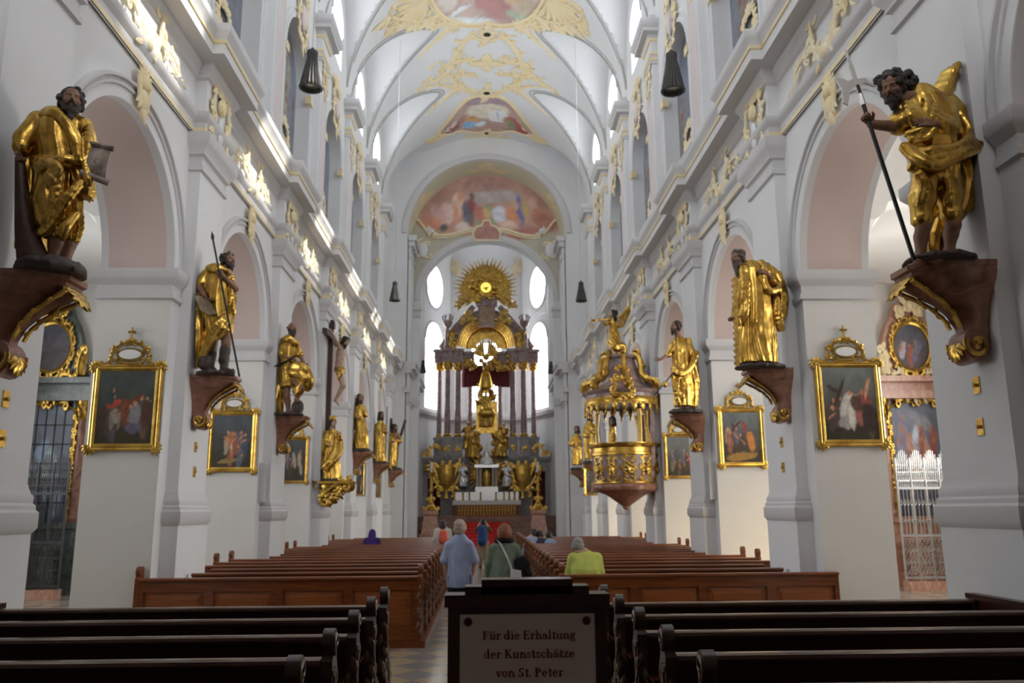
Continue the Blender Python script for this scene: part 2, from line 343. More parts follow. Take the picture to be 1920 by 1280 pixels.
for s in (-1, 1):
    sn = side_name[s]
    # wall above the arcade
    mb = MB()
    for yc in bays:
        a, b = yc-BAY/2, yc+BAY/2
        arch_wall(mb, s*XW, a, b, ZI, 10.2, yc, AR, ZI, ZI, AR, 28)
        arch_wall(mb, s*XB, a, b, ZI, 10.2, yc, AR, ZI, ZI, AR, 28)
        reveal(mb, s*XW, s*(XW+0.12), yc, AR, ZI, ZI, AR, 28, 2, False)
        reveal(mb, s*(XW+0.12), s*(XB-0.12), yc, AR, ZI, ZI, AR, 28, 1, False)
        reveal(mb, s*(XB-0.12), s*XB, yc, AR, ZI, ZI, AR, 28, 2, False)
    for ya, yb in ((Y0, bays[0]-BAY/2), (bays[-1]+BAY/2, Y1)):
        for X in (XW, XB): mb.quad((s*X, ya, 0), (s*X, yb, 0), (s*X, yb, 10.2), (s*X, ya, 10.2))
    # cornice shelf to upper wall
    mb.quad((s*(XW-0.1), Y0, 10.2), (s*(XW-0.1), Y1, 10.2), (s*XB, Y1, 10.2), (s*XB, Y0, 10.2))
    # clerestory wall with arched recess and lunette window per bay
    for yc in bays:
        a, b = yc-BAY/2, yc+BAY/2
        arch_wall(mb, s*XU, a, b, 10.2, 17.4, yc, 1.6, 10.55, 14.6, 1.6, 24)
        reveal(mb, s*XU, s*(XU+0.42), yc, 1.6, 10.55, 14.6, 1.6, 24)
        arch_pane(mb, s*(XU+0.42), yc, 1.6, 10.55, 14.6, 1.6, 24)
        arch_wall(mb, s*XU, a, b, 17.4, 24.2, yc, 1.05, 18.5, 19.9, 1.05, 20)
        reveal(mb, s*XU, s*(XU+0.6), yc, 1.05, 18.5, 19.9, 1.05, 20)
    for ya, yb in ((Y0, bays[0]-BAY/2), (bays[-1]+BAY/2, Y1)):
        mb.quad((s*XU, ya, 10.2), (s*XU, yb, 10.2), (s*XU, yb, 24.2), (s*XU, ya, 24.2))
    struct(mb, 'wall_'+sn, ['plaster', 'soffit', 'grey'])
    # piers with pilasters
    for k, y in enumerate(PY):
        mb = MB()
        mb.box(s*XW, s*XB, y-HJ, y+HJ, 0, ZI+0.05, 1)
        mb.box(s*XP, s*(XW+0.05), y-HP, y+HP, 1.9, 7.8)
        mb.box(s*(XP-0.06), s*(XW+0.05), y-HP-0.06, y+HP+0.06, 0, 1.86)
        # the white front of the pier beside the pilaster
        for ya, yb in ((y-HJ-0.002, y-HP), (y+HP, y+HJ+0.002)): mb.quad((s*(XW-0.003), ya, 0), (s*(XW-0.003), yb, 0), (s*(XW-0.003), yb, ZI), (s*(XW-0.003), ya, ZI))
        sweep_plan(mb, [(0.06, 1.78), (0.1, 1.84), (0.1, 2.0), (0.075, 2.03), (0.075, 2.07), (0.05, 2.1), (0.055, 2.16), (0.03, 2.2), (0.0, 2.3)], plan_u(s, XW+0.02, XP, HP, y), 2)
        low = mb; mb = MB()
        # capital
        sweep_plan(mb, [(0, 7.68), (0.045, 7.7), (0.045, 7.78), (0.015, 7.8), (0.015, 7.95), (0.07, 7.98), (0.07, 8.04), (0.14, 8.14), (0.17, 8.2), (0.17, 8.35)], plan_u(s, XW+0.02, XP, HP, y), 2)
        # impost round both jambs
        ip = [(0, 5.34), (0.05, 5.36), (0.05, 5.44), (0.02, 5.46), (0.02, 5.58), (0.09, 5.66), (0.12, 5.7), (0.12, 5.84), (0.0, 5.86)]
        for sg in (-1, 1):
            def pf(o, sg=sg): return [(s*(XW-o), y+sg*(HP+0.02)), (s*(XW-o), y+sg*(HJ+o)), (s*(XB+o), y+sg*(HJ+o)), (s*(XB+o), y)]
            sweep_plan(low, ip, pf, 2)
        # upper pilaster: pedestal, shaft with sunk panel, capital and cornice block
        mb.box(s*(XUP-0.06), s*(XU+0.05), y-0.62, y+0.62, 10.2, 10.62, 2)
        mb.box(s*(XUP-0.08), s*(XU+0.05), y-0.64, y+0.64, 10.62, 10.74, 3)
        mb.box(s*XUP, s*(XU+0.05), y-0.56, y+0.56, 10.74, 16.5)
        mb.box(s*(XUP-0.015), s*XUP, y-0.3, y+0.3, 11.2, 15.9, 4)
        for yy, w in ((y-0.33, 0.025), (y+0.33, 0.025)): mb.box(s*(XUP-0.03), s*XUP, yy-w, yy+w, 11.17, 15.93)
        mb.box(s*(XUP-0.05), s*(XU+0.05), y-0.6, y+0.6, 16.4, 16.52, 2)
        mb.box(s*(XUP-0.07), s*(XU+0.05), y-0.62, y+0.62, 16.52, 16.6, 3)
        mb.box(s*(XUP-0.03), s*(XU+0.05), y-0.59, y+0.59, 16.6, 16.72, 2)
        mb.box(s*(XUP-0.05), s*(XU+0.05), y-0.61, y+0.61, 16.72, 16.8, 3)
        mb.box(s*(XUP-0.02), s*(XU+0.05), y-0.58, y+0.58, 16.8, 17.3)
        sweep_plan(mb, [(0.02, 17.2), (0.06, 17.22), (0.08, 17.3)], plan_u(s, XU+0.02, XUP, 0.56, y), 3)
        sweep_plan(mb, [(0.08, 17.3), (0.12, 17.4), (0.3, 17.44), (0.3, 17.56), (0.36, 17.62), (0.4, 17.7), (0.4, 17.86), (0.0, 17.9)], plan_u(s, XU+0.02, XUP, 0.56, y), 2)
        mb.box(s*(XUP+0.02), s*(XU+0.05), y-0.5, y+0.5, 17.88, 18.25, 2)
        struct(low, 'pillar', ['plaster', 'plaster_warm', 'grey', 'ochre', 'pink']); struct(mb, 'trim_%d' % (10+k+(0 if s < 0 else 10)), ['plaster', 'plaster_warm', 'grey', 'ochre', 'pink'])
    # entablature
    mb = MB(); f = plan_ressaut(s, XW, XP, HP, PY, Y0, Y1)
    sweep_plan(mb, [(0.04, 8.35), (0.04, 8.38)], f, 1)
    sweep_plan(mb, [(0.055, 8.38), (0.055, 8.46)], f, 2)
    sweep_plan(mb, [(0.055, 8.46), (0.05, 8.5), (0.05, 8.56), (0.1, 8.62), (0.12, 8.66), (0.12, 8.74), (0.02, 8.78)], f, 1)
    sweep_plan(mb, [(0.02, 8.78), (0.02, 9.36)], f, 0)
    sweep_plan(mb, [(0.02, 9.36), (0.07, 9.4), (0.07, 9.46), (0.12, 9.54), (0.14, 9.58), (0.14, 9.64), (0.4, 9.66)], f, 1)
    sweep_plan(mb, [(0.4, 9.66), (0.4, 9.84)], f, 0)
    sweep_plan(mb, [(0.4, 9.84), (0.425, 9.85), (0.425, 9.91)], f, 2)
    sweep_plan(mb, [(0.425, 9.91), (0.44, 9.95), (0.5, 10.02), (0.52, 10.06), (0.52, 10.16), (0.5, 10.18), (-0.2, 10.24)], f, 0)
    struct(mb, 'trim_1' if s < 0 else 'trim_2', ['plaster', 'grey', 'ochre'])
    # archivolts and recess frames
    mb = MB()
    for yc in bays:
        arch_band(mb, s, XW, yc, [(0.0, 0.0), (0.0, 0.02), (0.16, 0.02)], ZI, 0, AR, AR, 28, 0)
        arch_band(mb, s, XW, yc, [(0.16, 0.02), (0.17, 0.05), (0.21, 0.05), (0.22, 0.03), (0.26, 0.03), (0.27, 0.08), (0.31, 0.08), (0.33, 0.0)], ZI, 0, AR, AR, 28, 1)
        # recess surround: moulded band up the jambs and round the arch
        pf = [(0, 0.0), (0, 0.05), (0.12, 0.05), (0.13, 0.02), (0.24, 0.02), (0.25, 0.06), (0.3, 0.06), (0.32, 0)]
        arch_band(mb, s, XU, yc, pf, 14.6, 0, 1.6, 1.6, 24, 0)
        for sg in (-1, 1):
            mb.grid([[(s*(XU-p), yc+sg*(1.6+ro), z) for z in (10.5, 14.6)] for ro, p in pf], 0)
        pf = [(0, 0.0), (0, 0.05), (0.1, 0.05), (0.12, 0.0)]
        arch_band(mb, s, XU, yc, pf, 19.9, 0, 1.05, 1.05, 20, 1)
    struct(mb, 'trim_3' if s < 0 else 'trim_4', ['plaster', 'grey'])
    # windows of the lunettes: one per bay, leaded panes in a frame
    for yc in bays:
        wn += 1
        mb = MB(); 
        for yy in (-0.35, 0.35): mb.box(s*(XU+0.5), s*(XU+0.56), yc+yy-0.03, yc+yy+0.03, 18.5, 20.85)
        for zz in (19.1, 19.7, 20.3): mb.box(s*(XU+0.5), s*(XU+0.56), yc-1.05, yc+1.05, zz-0.02, zz+0.02)
        fr = struct(mb, 'window_%d' % wn, 'grey')
        mb = MB(); arch_pane(mb, s*(XU+0.58), yc, 1.05, 18.5, 19.9, 1.05, 20)
        mb.build('pane', 'sky_pane', fr)
# ------------------------------------------------------------------ vault: barrel cut by a cross cap over every bay
VS, VR = 18.25, 5.62
def lun(x, y):
    """height of the cross cap over the bay"""
    t = (y-(bays[0]-BAY/2)) % BAY - BAY/2; a = 2.36
    if abs(t) >= a: return -9
    return VS-0.2+4.2*math.sqrt(1-(t/a)**2)**0.9+0.28*(VR-abs(x))
def barrel(x): return VS-0.1+math.sqrt(max(VR**2-x*x, 0))*0.985
def vault_z(x, y): return max(barrel(x), lun(x, y))
mb = MB()
xs = [VR*math.sin(PI/2*i/34) for i in range(-34, 35)]
ys = [Y0]
ny = int((Y1-Y0)/0.14)
ys = [Y0+(Y1-Y0)*i/ny for i in range(ny+1)]
mb.grid([[(x, y, vault_z(x, y)) for x in xs] for y in ys])
struct(mb, 'ceiling', 'plaster', angle=14)
# crease mouldings of the caps
mb = MB()
for yc in bays:
    for s in (-1, 1):
        pts = []
        for i in range(-40, 41):
            y = yc+2.355*math.sin(PI/2*i/40)
            lo, hi = 0.0, VR-0.02
            for _ in range(30):
                mid = (lo+hi)/2
                if lun(mid, y) > barrel(mid): hi = mid
                else: lo = mid
            x = (lo+hi)/2; pts.append((s*x, y, barrel(x)-0.02))
        mb.tube(pts, 0.045, 6, 0)
        pts2 = []
        for (x, y, z) in pts:
            k = abs(x)-0.22 if abs(x) > 0.6 else abs(x)
            pts2.append((s*k, yc+(y-yc)*1.045, barrel(k)-0.02))
        mb.tube(pts2, 0.025, 6, 0)
struct(mb, 'trim_5', 'line')
# ------------------------------------------------------------------ floor, end walls, aisles
def floor_mat():
    m = bpy.data.materials.new('marble_floor'); nt, N, L, b = nodes(m)
    tc = N.new('ShaderNodeTexCoord'); mp = N.new('ShaderNodeMapping'); mp.inputs['Rotation'].default_value = (0, 0, PI/4); mp.inputs['Location'].default_value = (0, 0, 0.1)
    ck = N.new('ShaderNodeTexChecker'); ck.inputs['Scale'].default_value = 2.2
    n = N.new('ShaderNodeTexNoise'); n.inputs['Scale'].default_value = 2.5; n.inputs['Detail'].default_value = 6
    ck.inputs['Color1'].default_value = (0.42, 0.335, 0.225, 1); ck.inputs['Color2'].default_value = (0.25, 0.24, 0.23, 1)
    mx = N.new('ShaderNodeMix'); mx.data_type = 'RGBA'; mx.blend_type = 'MULTIPLY'; mx.inputs[0].default_value = 0.25
    L.new(tc.outputs['Object'], mp.inputs[0]); L.new(mp.outputs[0], ck.inputs[0]); L.new(tc.outputs['Object'], n.inputs['Vector'])
    L.new(ck.outputs[0], mx.inputs[6]); L.new(n.outputs[1], mx.inputs[7]); L.new(mx.outputs[2], b.inputs['Base Color'])
    b.inputs['Roughness'].default_value = 0.22
    return m
M['floor'] = floor_mat()
mb = MB(); mb.quad((-13, Y0, 0), (13, Y0, 0), (13, 63, 0), (-13, 63, 0)); struct(mb, 'floor', 'floor')
mb = MB()
mb.quad((-13, Y0, 0), (13, Y0, 0), (13, Y0, 24.4), (-13, Y0, 24.4)); struct(mb, 'wall_back', mat('shaded_west_wall', (.72, .63, .57), .8))
# organ gallery over the entrance, with an added unseen window above for frontal light
mb = MB()
for x in (-.8, .8): mb.box(x-.04, x+.04, Y0+.05, Y0+.1, 9, 17.4)
for z in (11, 13, 15): mb.box(-2, 2, Y0+.05, Y0+.1, z-.03, z+.03)
fr = struct(mb, 'window_60', 'grey'); mb = MB()
for i in range(20): a, b = -2*math.cos(PI*i/20), -2*math.cos(PI*(i+1)/20); mb.quad((a, Y0+.04, 9), (b, Y0+.04, 9), (b, Y0+.04, arch_z(b, 0, 2, 15.5, 2)), (a, Y0+.04, arch_z(a, 0, 2, 15.5, 2)))
mb.build('pane', 'west_fill_pane', fr)
mb = MB(); mb.box(-5.14, 5.14, Y0, 4.6, 6.1, 6.5); mb.box(-5.14, 5.14, 4.4, 4.6, 6.1, 7.5); struct(mb, 'ceiling_gallery', mat('gallery_boards', (.55, .42, .35), .7))
for s in (-1, 1):
    sn = side_name[s]
    mb = MB(); wins = [b for b in bays if abs(b-22.7) > 1 and b > 8]
    ends = [Y0]+[b+sg*BAY/2 for b in bays for sg in (-1, 1)]
    for yc in bays:
        if yc in wins:
            arch_wall(mb, s*XA, yc-BAY/2, yc+BAY/2, 0, 9.6, yc, 1.1, 3.0, 6.2, 1.1, 14)
            reveal(mb, s*XA, s*(XA+0.4), yc, 1.1, 3.0, 6.2, 1.1, 14)
        else: mb.quad((s*XA, yc-BAY/2, 0), (s*XA, yc+BAY/2, 0), (s*XA, yc+BAY/2, 9.6), (s*XA, yc-BAY/2, 9.6))
    for ya, yb in ((Y0, bays[0]-BAY/2), (bays[-1]+BAY/2, Y1)): mb.quad((s*XA, ya, 0), (s*XA, yb, 0), (s*XA, yb, 9.6), (s*XA, ya, 9.6))
    mb.quad((s*XB, Y1, 0), (s*(XA+.5), Y1, 0), (s*(XA+.5), Y1, 9.6), (s*XB, Y1, 9.6))
    # wall pilasters of the aisle and chapel arches in relief
    for y in PY:
        mb.box(s*(XA-0.25), s*(XA+0.1), y-0.45, y+0.45, 0, 5.4)
        sweep_plan(mb, [(0, 5.2), (0.06, 5.24), (0.06, 5.32), (0.12, 5.4), (0.12, 5.52), (0, 5.54)], plan_u(s, XA+0.02, XA-0.25, 0.45, y), 1)
    for yc in bays:
        arch_band(mb, s, XA, yc, [(0, 0), (0, 0.1), (0.12, 0.1), (0.14, 0.05), (0.22, 0.05), (0.24, 0)], 5.5, 0, 2.0, 2.0, 22, 1)
    struct(mb, 'wall_aisle_'+sn, ['plaster_warm', 'grey'])
    # aisle vault: transverse barrels cut by a long one
    mb = MB(); xc, hw = (XB+XA)/2, (XA-XB)/2+0.02
    def az(x, y):
        t = (y-(bays[0]-BAY/2)) % BAY-BAY/2
        return 5.5+max(2.7*math.sqrt(max(0, 1-((x-xc)/hw)**2)), 2.7*math.sqrt(max(0, 1-(t/2.6)**2)))
    ys2 = [Y0+(Y1-Y0)*i/300 for i in range(301)]; xs2 = [xc+hw*math.sin(PI/2*i/16) for i in range(-16, 17)]
    mb.grid([[(s*x, y, az(x, y)) for x in xs2] for y in ys2]); struct(mb, 'ceiling_aisle_'+sn, 'plaster_warm', angle=14)
    for yc in wins:
        wn += 1
        mb = MB()
        for yy in (-0.37, 0.37): mb.box(s*(XA+0.3), s*(XA+0.34), yc+yy-0.02, yc+yy+0.02, 3, 7.1)
        for zz in (4.0, 5.0, 6.0): mb.box(s*(XA+0.3), s*(XA+0.34), yc-1.08, yc+1.08, zz-0.02, zz+0.02)
        fr = struct(mb, 'window_%d' % wn, 'grey')
        mb = MB(); arch_pane(mb, s*(XA+0.36), yc, 1.1, 3.0, 6.2, 1.1, 14); mb.build('pane', 'aisle_pane' if s < 0 else 'aisle_pane_south', fr)
# ------------------------------------------------------------------ chancel arch, choir and apse
def arch_wall_y(mb, Y, x0, x1, z0, z1, a, zs, rise, n=32, m=0):
    X = [-a*math.cos(PI*i/n) for i in range(n+1)]
    for p, q in ((x0, -a), (a, x1)):
        if q-p > 1e-6: mb.quad((p, Y, z0), (q, Y, z0), (q, Y, z1), (p, Y, z1), m)
    for p, q in zip(X[:-1], X[1:]):
        mb.quad((p, Y, arch_z(p, 0, a, zs, rise)), (q, Y, arch_z(q, 0, a, zs, rise)), (q, Y, z1), (p, Y, z1), m)
YC, YL, CA, CZ = 46.0, 48.4, 4.55, 17.7
LA, LZ, LRISE = 4.0, 14.3, 3.75
mb = MB()
arch_wall_y(mb, YC, -13, 13, 0, 24.4, CA, CZ, CA)
X = [-CA*math.cos(PI*i/36) for i in range(37)]
mb.grid([[(x, y, arch_z(x, 0, CA, CZ, CA)) for x in X] for y in (YC+.25, YL)], 1); mb.grid([[(x, y, arch_z(x, 0, CA, CZ, CA)) for x in X] for y in (YC, YC+.25)])
for sx in (-CA, CA): mb.quad((sx, YC, 0), (sx, YL, 0), (sx, YL, CZ), (sx, YC, CZ))
# sides of the choir and the polygonal apse
for s in (-1, 1): mb.quad((s*4.75, YL, 0), (s*4.75, 55.6, 0), (s*4.75, 55.6, 20.3), (s*4.75, YL, 20.3))
mb.quad((-2.7, 60.6, 0), (2.7, 60.6, 0), (2.7, 60.6, 20.3), (-2.7, 60.6, 20.3))
struct(mb, 'wall_chancel', ['plaster', mat('painted_soffit', (.7, .7, .55), .8, col2=(.74, .68, .5), vscale=1.5)])
for s in (-1, 1):           # slanting apse walls with a tall window and an oval one, built in their own plane
    A, B = Vector((s*4.75, 55.6, 0)), Vector((s*2.7, 60.6, 0)); U = (B-A).normalized(); Lw = (B-A).length; Nn = Vector((s*abs(U.y), abs(U.x), 0))
    P = lambda u, z, d=0.0: tuple(A+U*u+Nn*d+Vector((0, 0, z)))
    mb = MB(); c, hw = Lw/2, 1.5
    mb.quad(P(0, 0), P(c-hw, 0), P(c-hw, 20.3), P(0, 20.3)); mb.quad(P(c+hw, 0), P(Lw, 0), P(Lw, 20.3), P(c+hw, 20.3))
    mb.quad(P(c-hw, 0), P(c+hw, 0), P(c+hw, 8.9), P(c-hw, 8.9))
    n = 24
    tw = [(c-1.35*math.cos(PI*i/n), 13.75+1.35*math.sin(PI*i/n)) for i in range(n+1)]
    ovl = lambda i, r=1.0: (c+1.3*r*math.sin(2*PI*i/48), 17.75-1.55*r*math.cos(2*PI*i/48))
    lo = [ovl(i) for i in range(-12, 13)]; hi = [ovl(24-i) for i in range(-12, 13)]
    for x0, x1, zz in ((c-hw, c-1.35, 0), (c+1.35, c+hw, 0)): mb.quad(P(x0, 8.9), P(x1, 8.9), P(x1, 17.75), P(x0, 17.75))
    for x0, x1 in ((c-hw, c-1.3), (c+1.3, c+hw)): mb.quad(P(x0, 15.6), P(x1, 15.6), P(x1, 20.3), P(x0, 20.3))
    for i in range(n):
        mb.quad(P(*tw[i]), P(*tw[i+1]), P(tw[i+1][0], 15.7), P(tw[i][0], 15.7))
        mb.quad(P(lo[i][0], 15.6), P(lo[i+1][0], 15.6), P(*lo[i+1]), P(*lo[i])); mb.quad(P(*hi[i]), P(*hi[i+1]), P(hi[i+1][0], 20.3), P(hi[i][0], 20.3))
    rv = [(c-1.35, 8.9)]+tw+[(c+1.35, 8.9)]
    mb.grid([[P(u, z) for u, z in rv], [P(u, z, 0.7) for u, z in rv]])
    mb.quad(P(c-1.35, 8.9), P(c+1.35, 8.9), P(c+1.35, 8.9, .7), P(c-1.35, 8.9, .7))
    ring = [ovl(i) for i in range(49)]
    mb.grid([[P(u, z) for u, z in ring], [P(u, z, 0.7) for u, z in ring]])
    for rr, dd in ((1.1, -0.06),):
        mb.grid([[P(*ovl(i, r_), d=-d_) for i in range(49)] for r_, d_ in ((1.0, 0), (1.0, 0.06), (1.14, 0.06), (1.16, 0))], 1)
        q = [(c-1.0-o, 8.9) for o in (0,)]
        mb.grid([[P(c-(1.35+o)*math.cos(PI*i/n), 13.75+(1.35+o)*math.sin(PI*i/n), -d_) for i in range(n+1)] for o, d_ in ((0, 0), (0, .06), (.14, .06), (.16, 0))], 1)
    struct(mb, 'wall_apse_'+side_name[s], ['plaster', 'grey'])
    wn += 1
    mb = MB()
    for i in range(1, 3): mb.tube([P(c-1.35+i*.9, 8.9, .55), P(c-1.35+i*.9, 14.9, .55)], 0.025, 4)
    for z in (9.9, 10.9, 11.9, 12.9, 13.9): mb.tube([P(c-1.35, z, .55), P(c+1.35, z, .55)], 0.025, 4)
    fr = struct(mb, 'window_%d' % wn, 'grey')
    mb = MB(); mb.add([P(u, z, 0.6) for u, z in rv], [tuple(range(len(rv)))]); mb.build('pane', 'apse_pane', fr)
    wn += 1
    mb = MB(); mb.tube([P(c, 16.2, .55), P(c, 19.3, .55)], 0.03, 4); mb.tube([P(c-1.3, 17.75, .55), P(c+1.3, 17.75, .55)], 0.03, 4)
    fr = struct(mb, 'window_%d' % wn, 'grey')
    mb = MB(); mb.add([P(u, z, 0.6) for u, z in ring[:-1]], [tuple(range(48))]); mb.build('pane', 'apse_pane', fr)
# apse vault
mb = MB(); rows = []
pl = [(-4.75, YL), (-4.75, 52), (-4.75, 55.6), (-3.7, 58.1), (-2.7, 60.6), (0, 60.6), (2.7, 60.6), (3.7, 58.1), (4.75, 55.6), (4.75, 52), (4.75, YL)]
for i in range(13):
    t = i/12*PI/2; rows.append([(x*math.cos(t), 50.5+(y-50.5)*math.cos(t) if y > 50.5 else y, 20.25+3.2*math.sin(t)) for x, y in pl])
mb.grid(rows); struct(mb, 'ceiling_apse', 'plaster')
# lower arch of the choir carrying the painted lunette
mb = MB()
arch_wall_y(mb, YL, -5.2, 5.2, 0, 24.4, LA, LZ, LRISE, 36)
X = [-LA*math.cos(PI*i/36) for i in range(37)]
mb.grid([[(-LA, y, 0)]+[(x, y, arch_z(x, 0, LA, LZ, LRISE)) for x in X]+[(LA, y, 0)] for y in (YL, YL+0.9)])
arch_wall_y(mb, YL+0.9, -5.2, 5.2, 0, 22, LA, LZ, LRISE, 36)
struct(mb, 'wall_choir', 'plaster')
# choir pilasters and cornices
mb = MB()
for s in (-1, 1):
    for y0, y1, x0 in ((46.2, 46.9, 4.5), (47.6, 48.35, 4.5)):
        mb.box(s*(x0-.14), s*x0, y0, y1, 0, 17.2); mb.box(s*(x0-.2), s*x0, y0-.06, y1+.06, 0, 1.9)
        for z0, z1, o in ((7.7, 7.9, .06), (7.9, 8.35, .14), (16.2, 16.5, .06), (16.9, 17.2, .2), (17.2, 17.5, .34)): mb.box(s*(x0-.14-o), s*x0, y0-o, y1+o, z0, z1, 1)
    for z0, z1, o in ((8.4, 8.7, .1), (9.5, 9.7, .18), (9.7, 9.95, .42), (9.95, 10.15, .5)):
        mb.box(s*(4.4-o), s*4.6, 45.9, 48.35, z0, z1, 1); mb.box(s*(4.6-o), s*4.8, 49.4, 55.6, z0, z1, 1)
    mb.box(s*3.98, s*4.4, 48.2, 48.42, 0, 13.6); 
    for z0, z1, o in ((7.9, 8.3, .1), (13.2, 13.6, .12), (13.6, 13.85, .22)): mb.box(s*(3.98-o*.5), s*4.4, 48.2-o, 48.42, z0, z1, 1)
    a, b = Vector((s*4.75, 55.6, 0)), Vector((s*2.7, 60.6, 0)); u = (b-a).normalized(); nn = Vector((-s*abs(u.y), -abs(u.x), 0))
    for z0, z1, o in ((8.2, 8.35, .12), (8.35, 8.6, .3), (16.0, 16.05, .0)):
        p, q = a+nn*o, b+nn*o; mb.add([(v.x, v.y, z) for z in (z0, z1) for v in (a, b, q, p)], ((0, 1, 2, 3), (4, 5, 6, 7), (3, 2, 6, 7)), 1)
for z0, z1, o in ((8.2, 8.35, .12), (8.35, 8.6, .3)): mb.box(-2.75, 2.75, 60.6-o, 60.6, z0, z1, 1)
n_ = 36
for o0, o1, d in ((0, .12, .06), (.12, .3, .1), (.3, .36, .04)):
    mb.grid([[(-(LA+o)*math.cos(PI*i/n_), YL-dd, LZ+(LRISE+o)*math.sin(PI*i/n_)) for i in range(n_+1)] for o, dd in ((o0, 0), (o0, d), (o1, d), (o1, 0))], 1)
    mb.grid([[(-(CA+o)*math.cos(PI*i/n_), YC-dd, CZ+(CA+o)*math.sin(PI*i/n_)) for i in range(n_+1)] for o, dd in ((o0, 0), (o0, d), (o1, d), (o1, 0))], 1)
struct(mb, 'trim_6', ['plaster', 'grey'])

# warm uplights standing in the right aisle behind the piers
for yj in (18.85, 24.55, 30.25, 35.95):
    l = bpy.data.lights.new('aisle_uplight', 'SPOT'); l.energy = 130; l.color = (1, .78, .42); l.spot_size = 1.6; l.spot_blend = 1; l.shadow_soft_size = .15
    o = bpy.data.objects.new('aisle_uplight', l); COL.objects.link(o); o.location = (7.2, yj-2.6, .35); o.rotation_euler = (Vector((5.7, yj, .9))-o.location).to_track_quat('-Z', 'Y').to_euler()
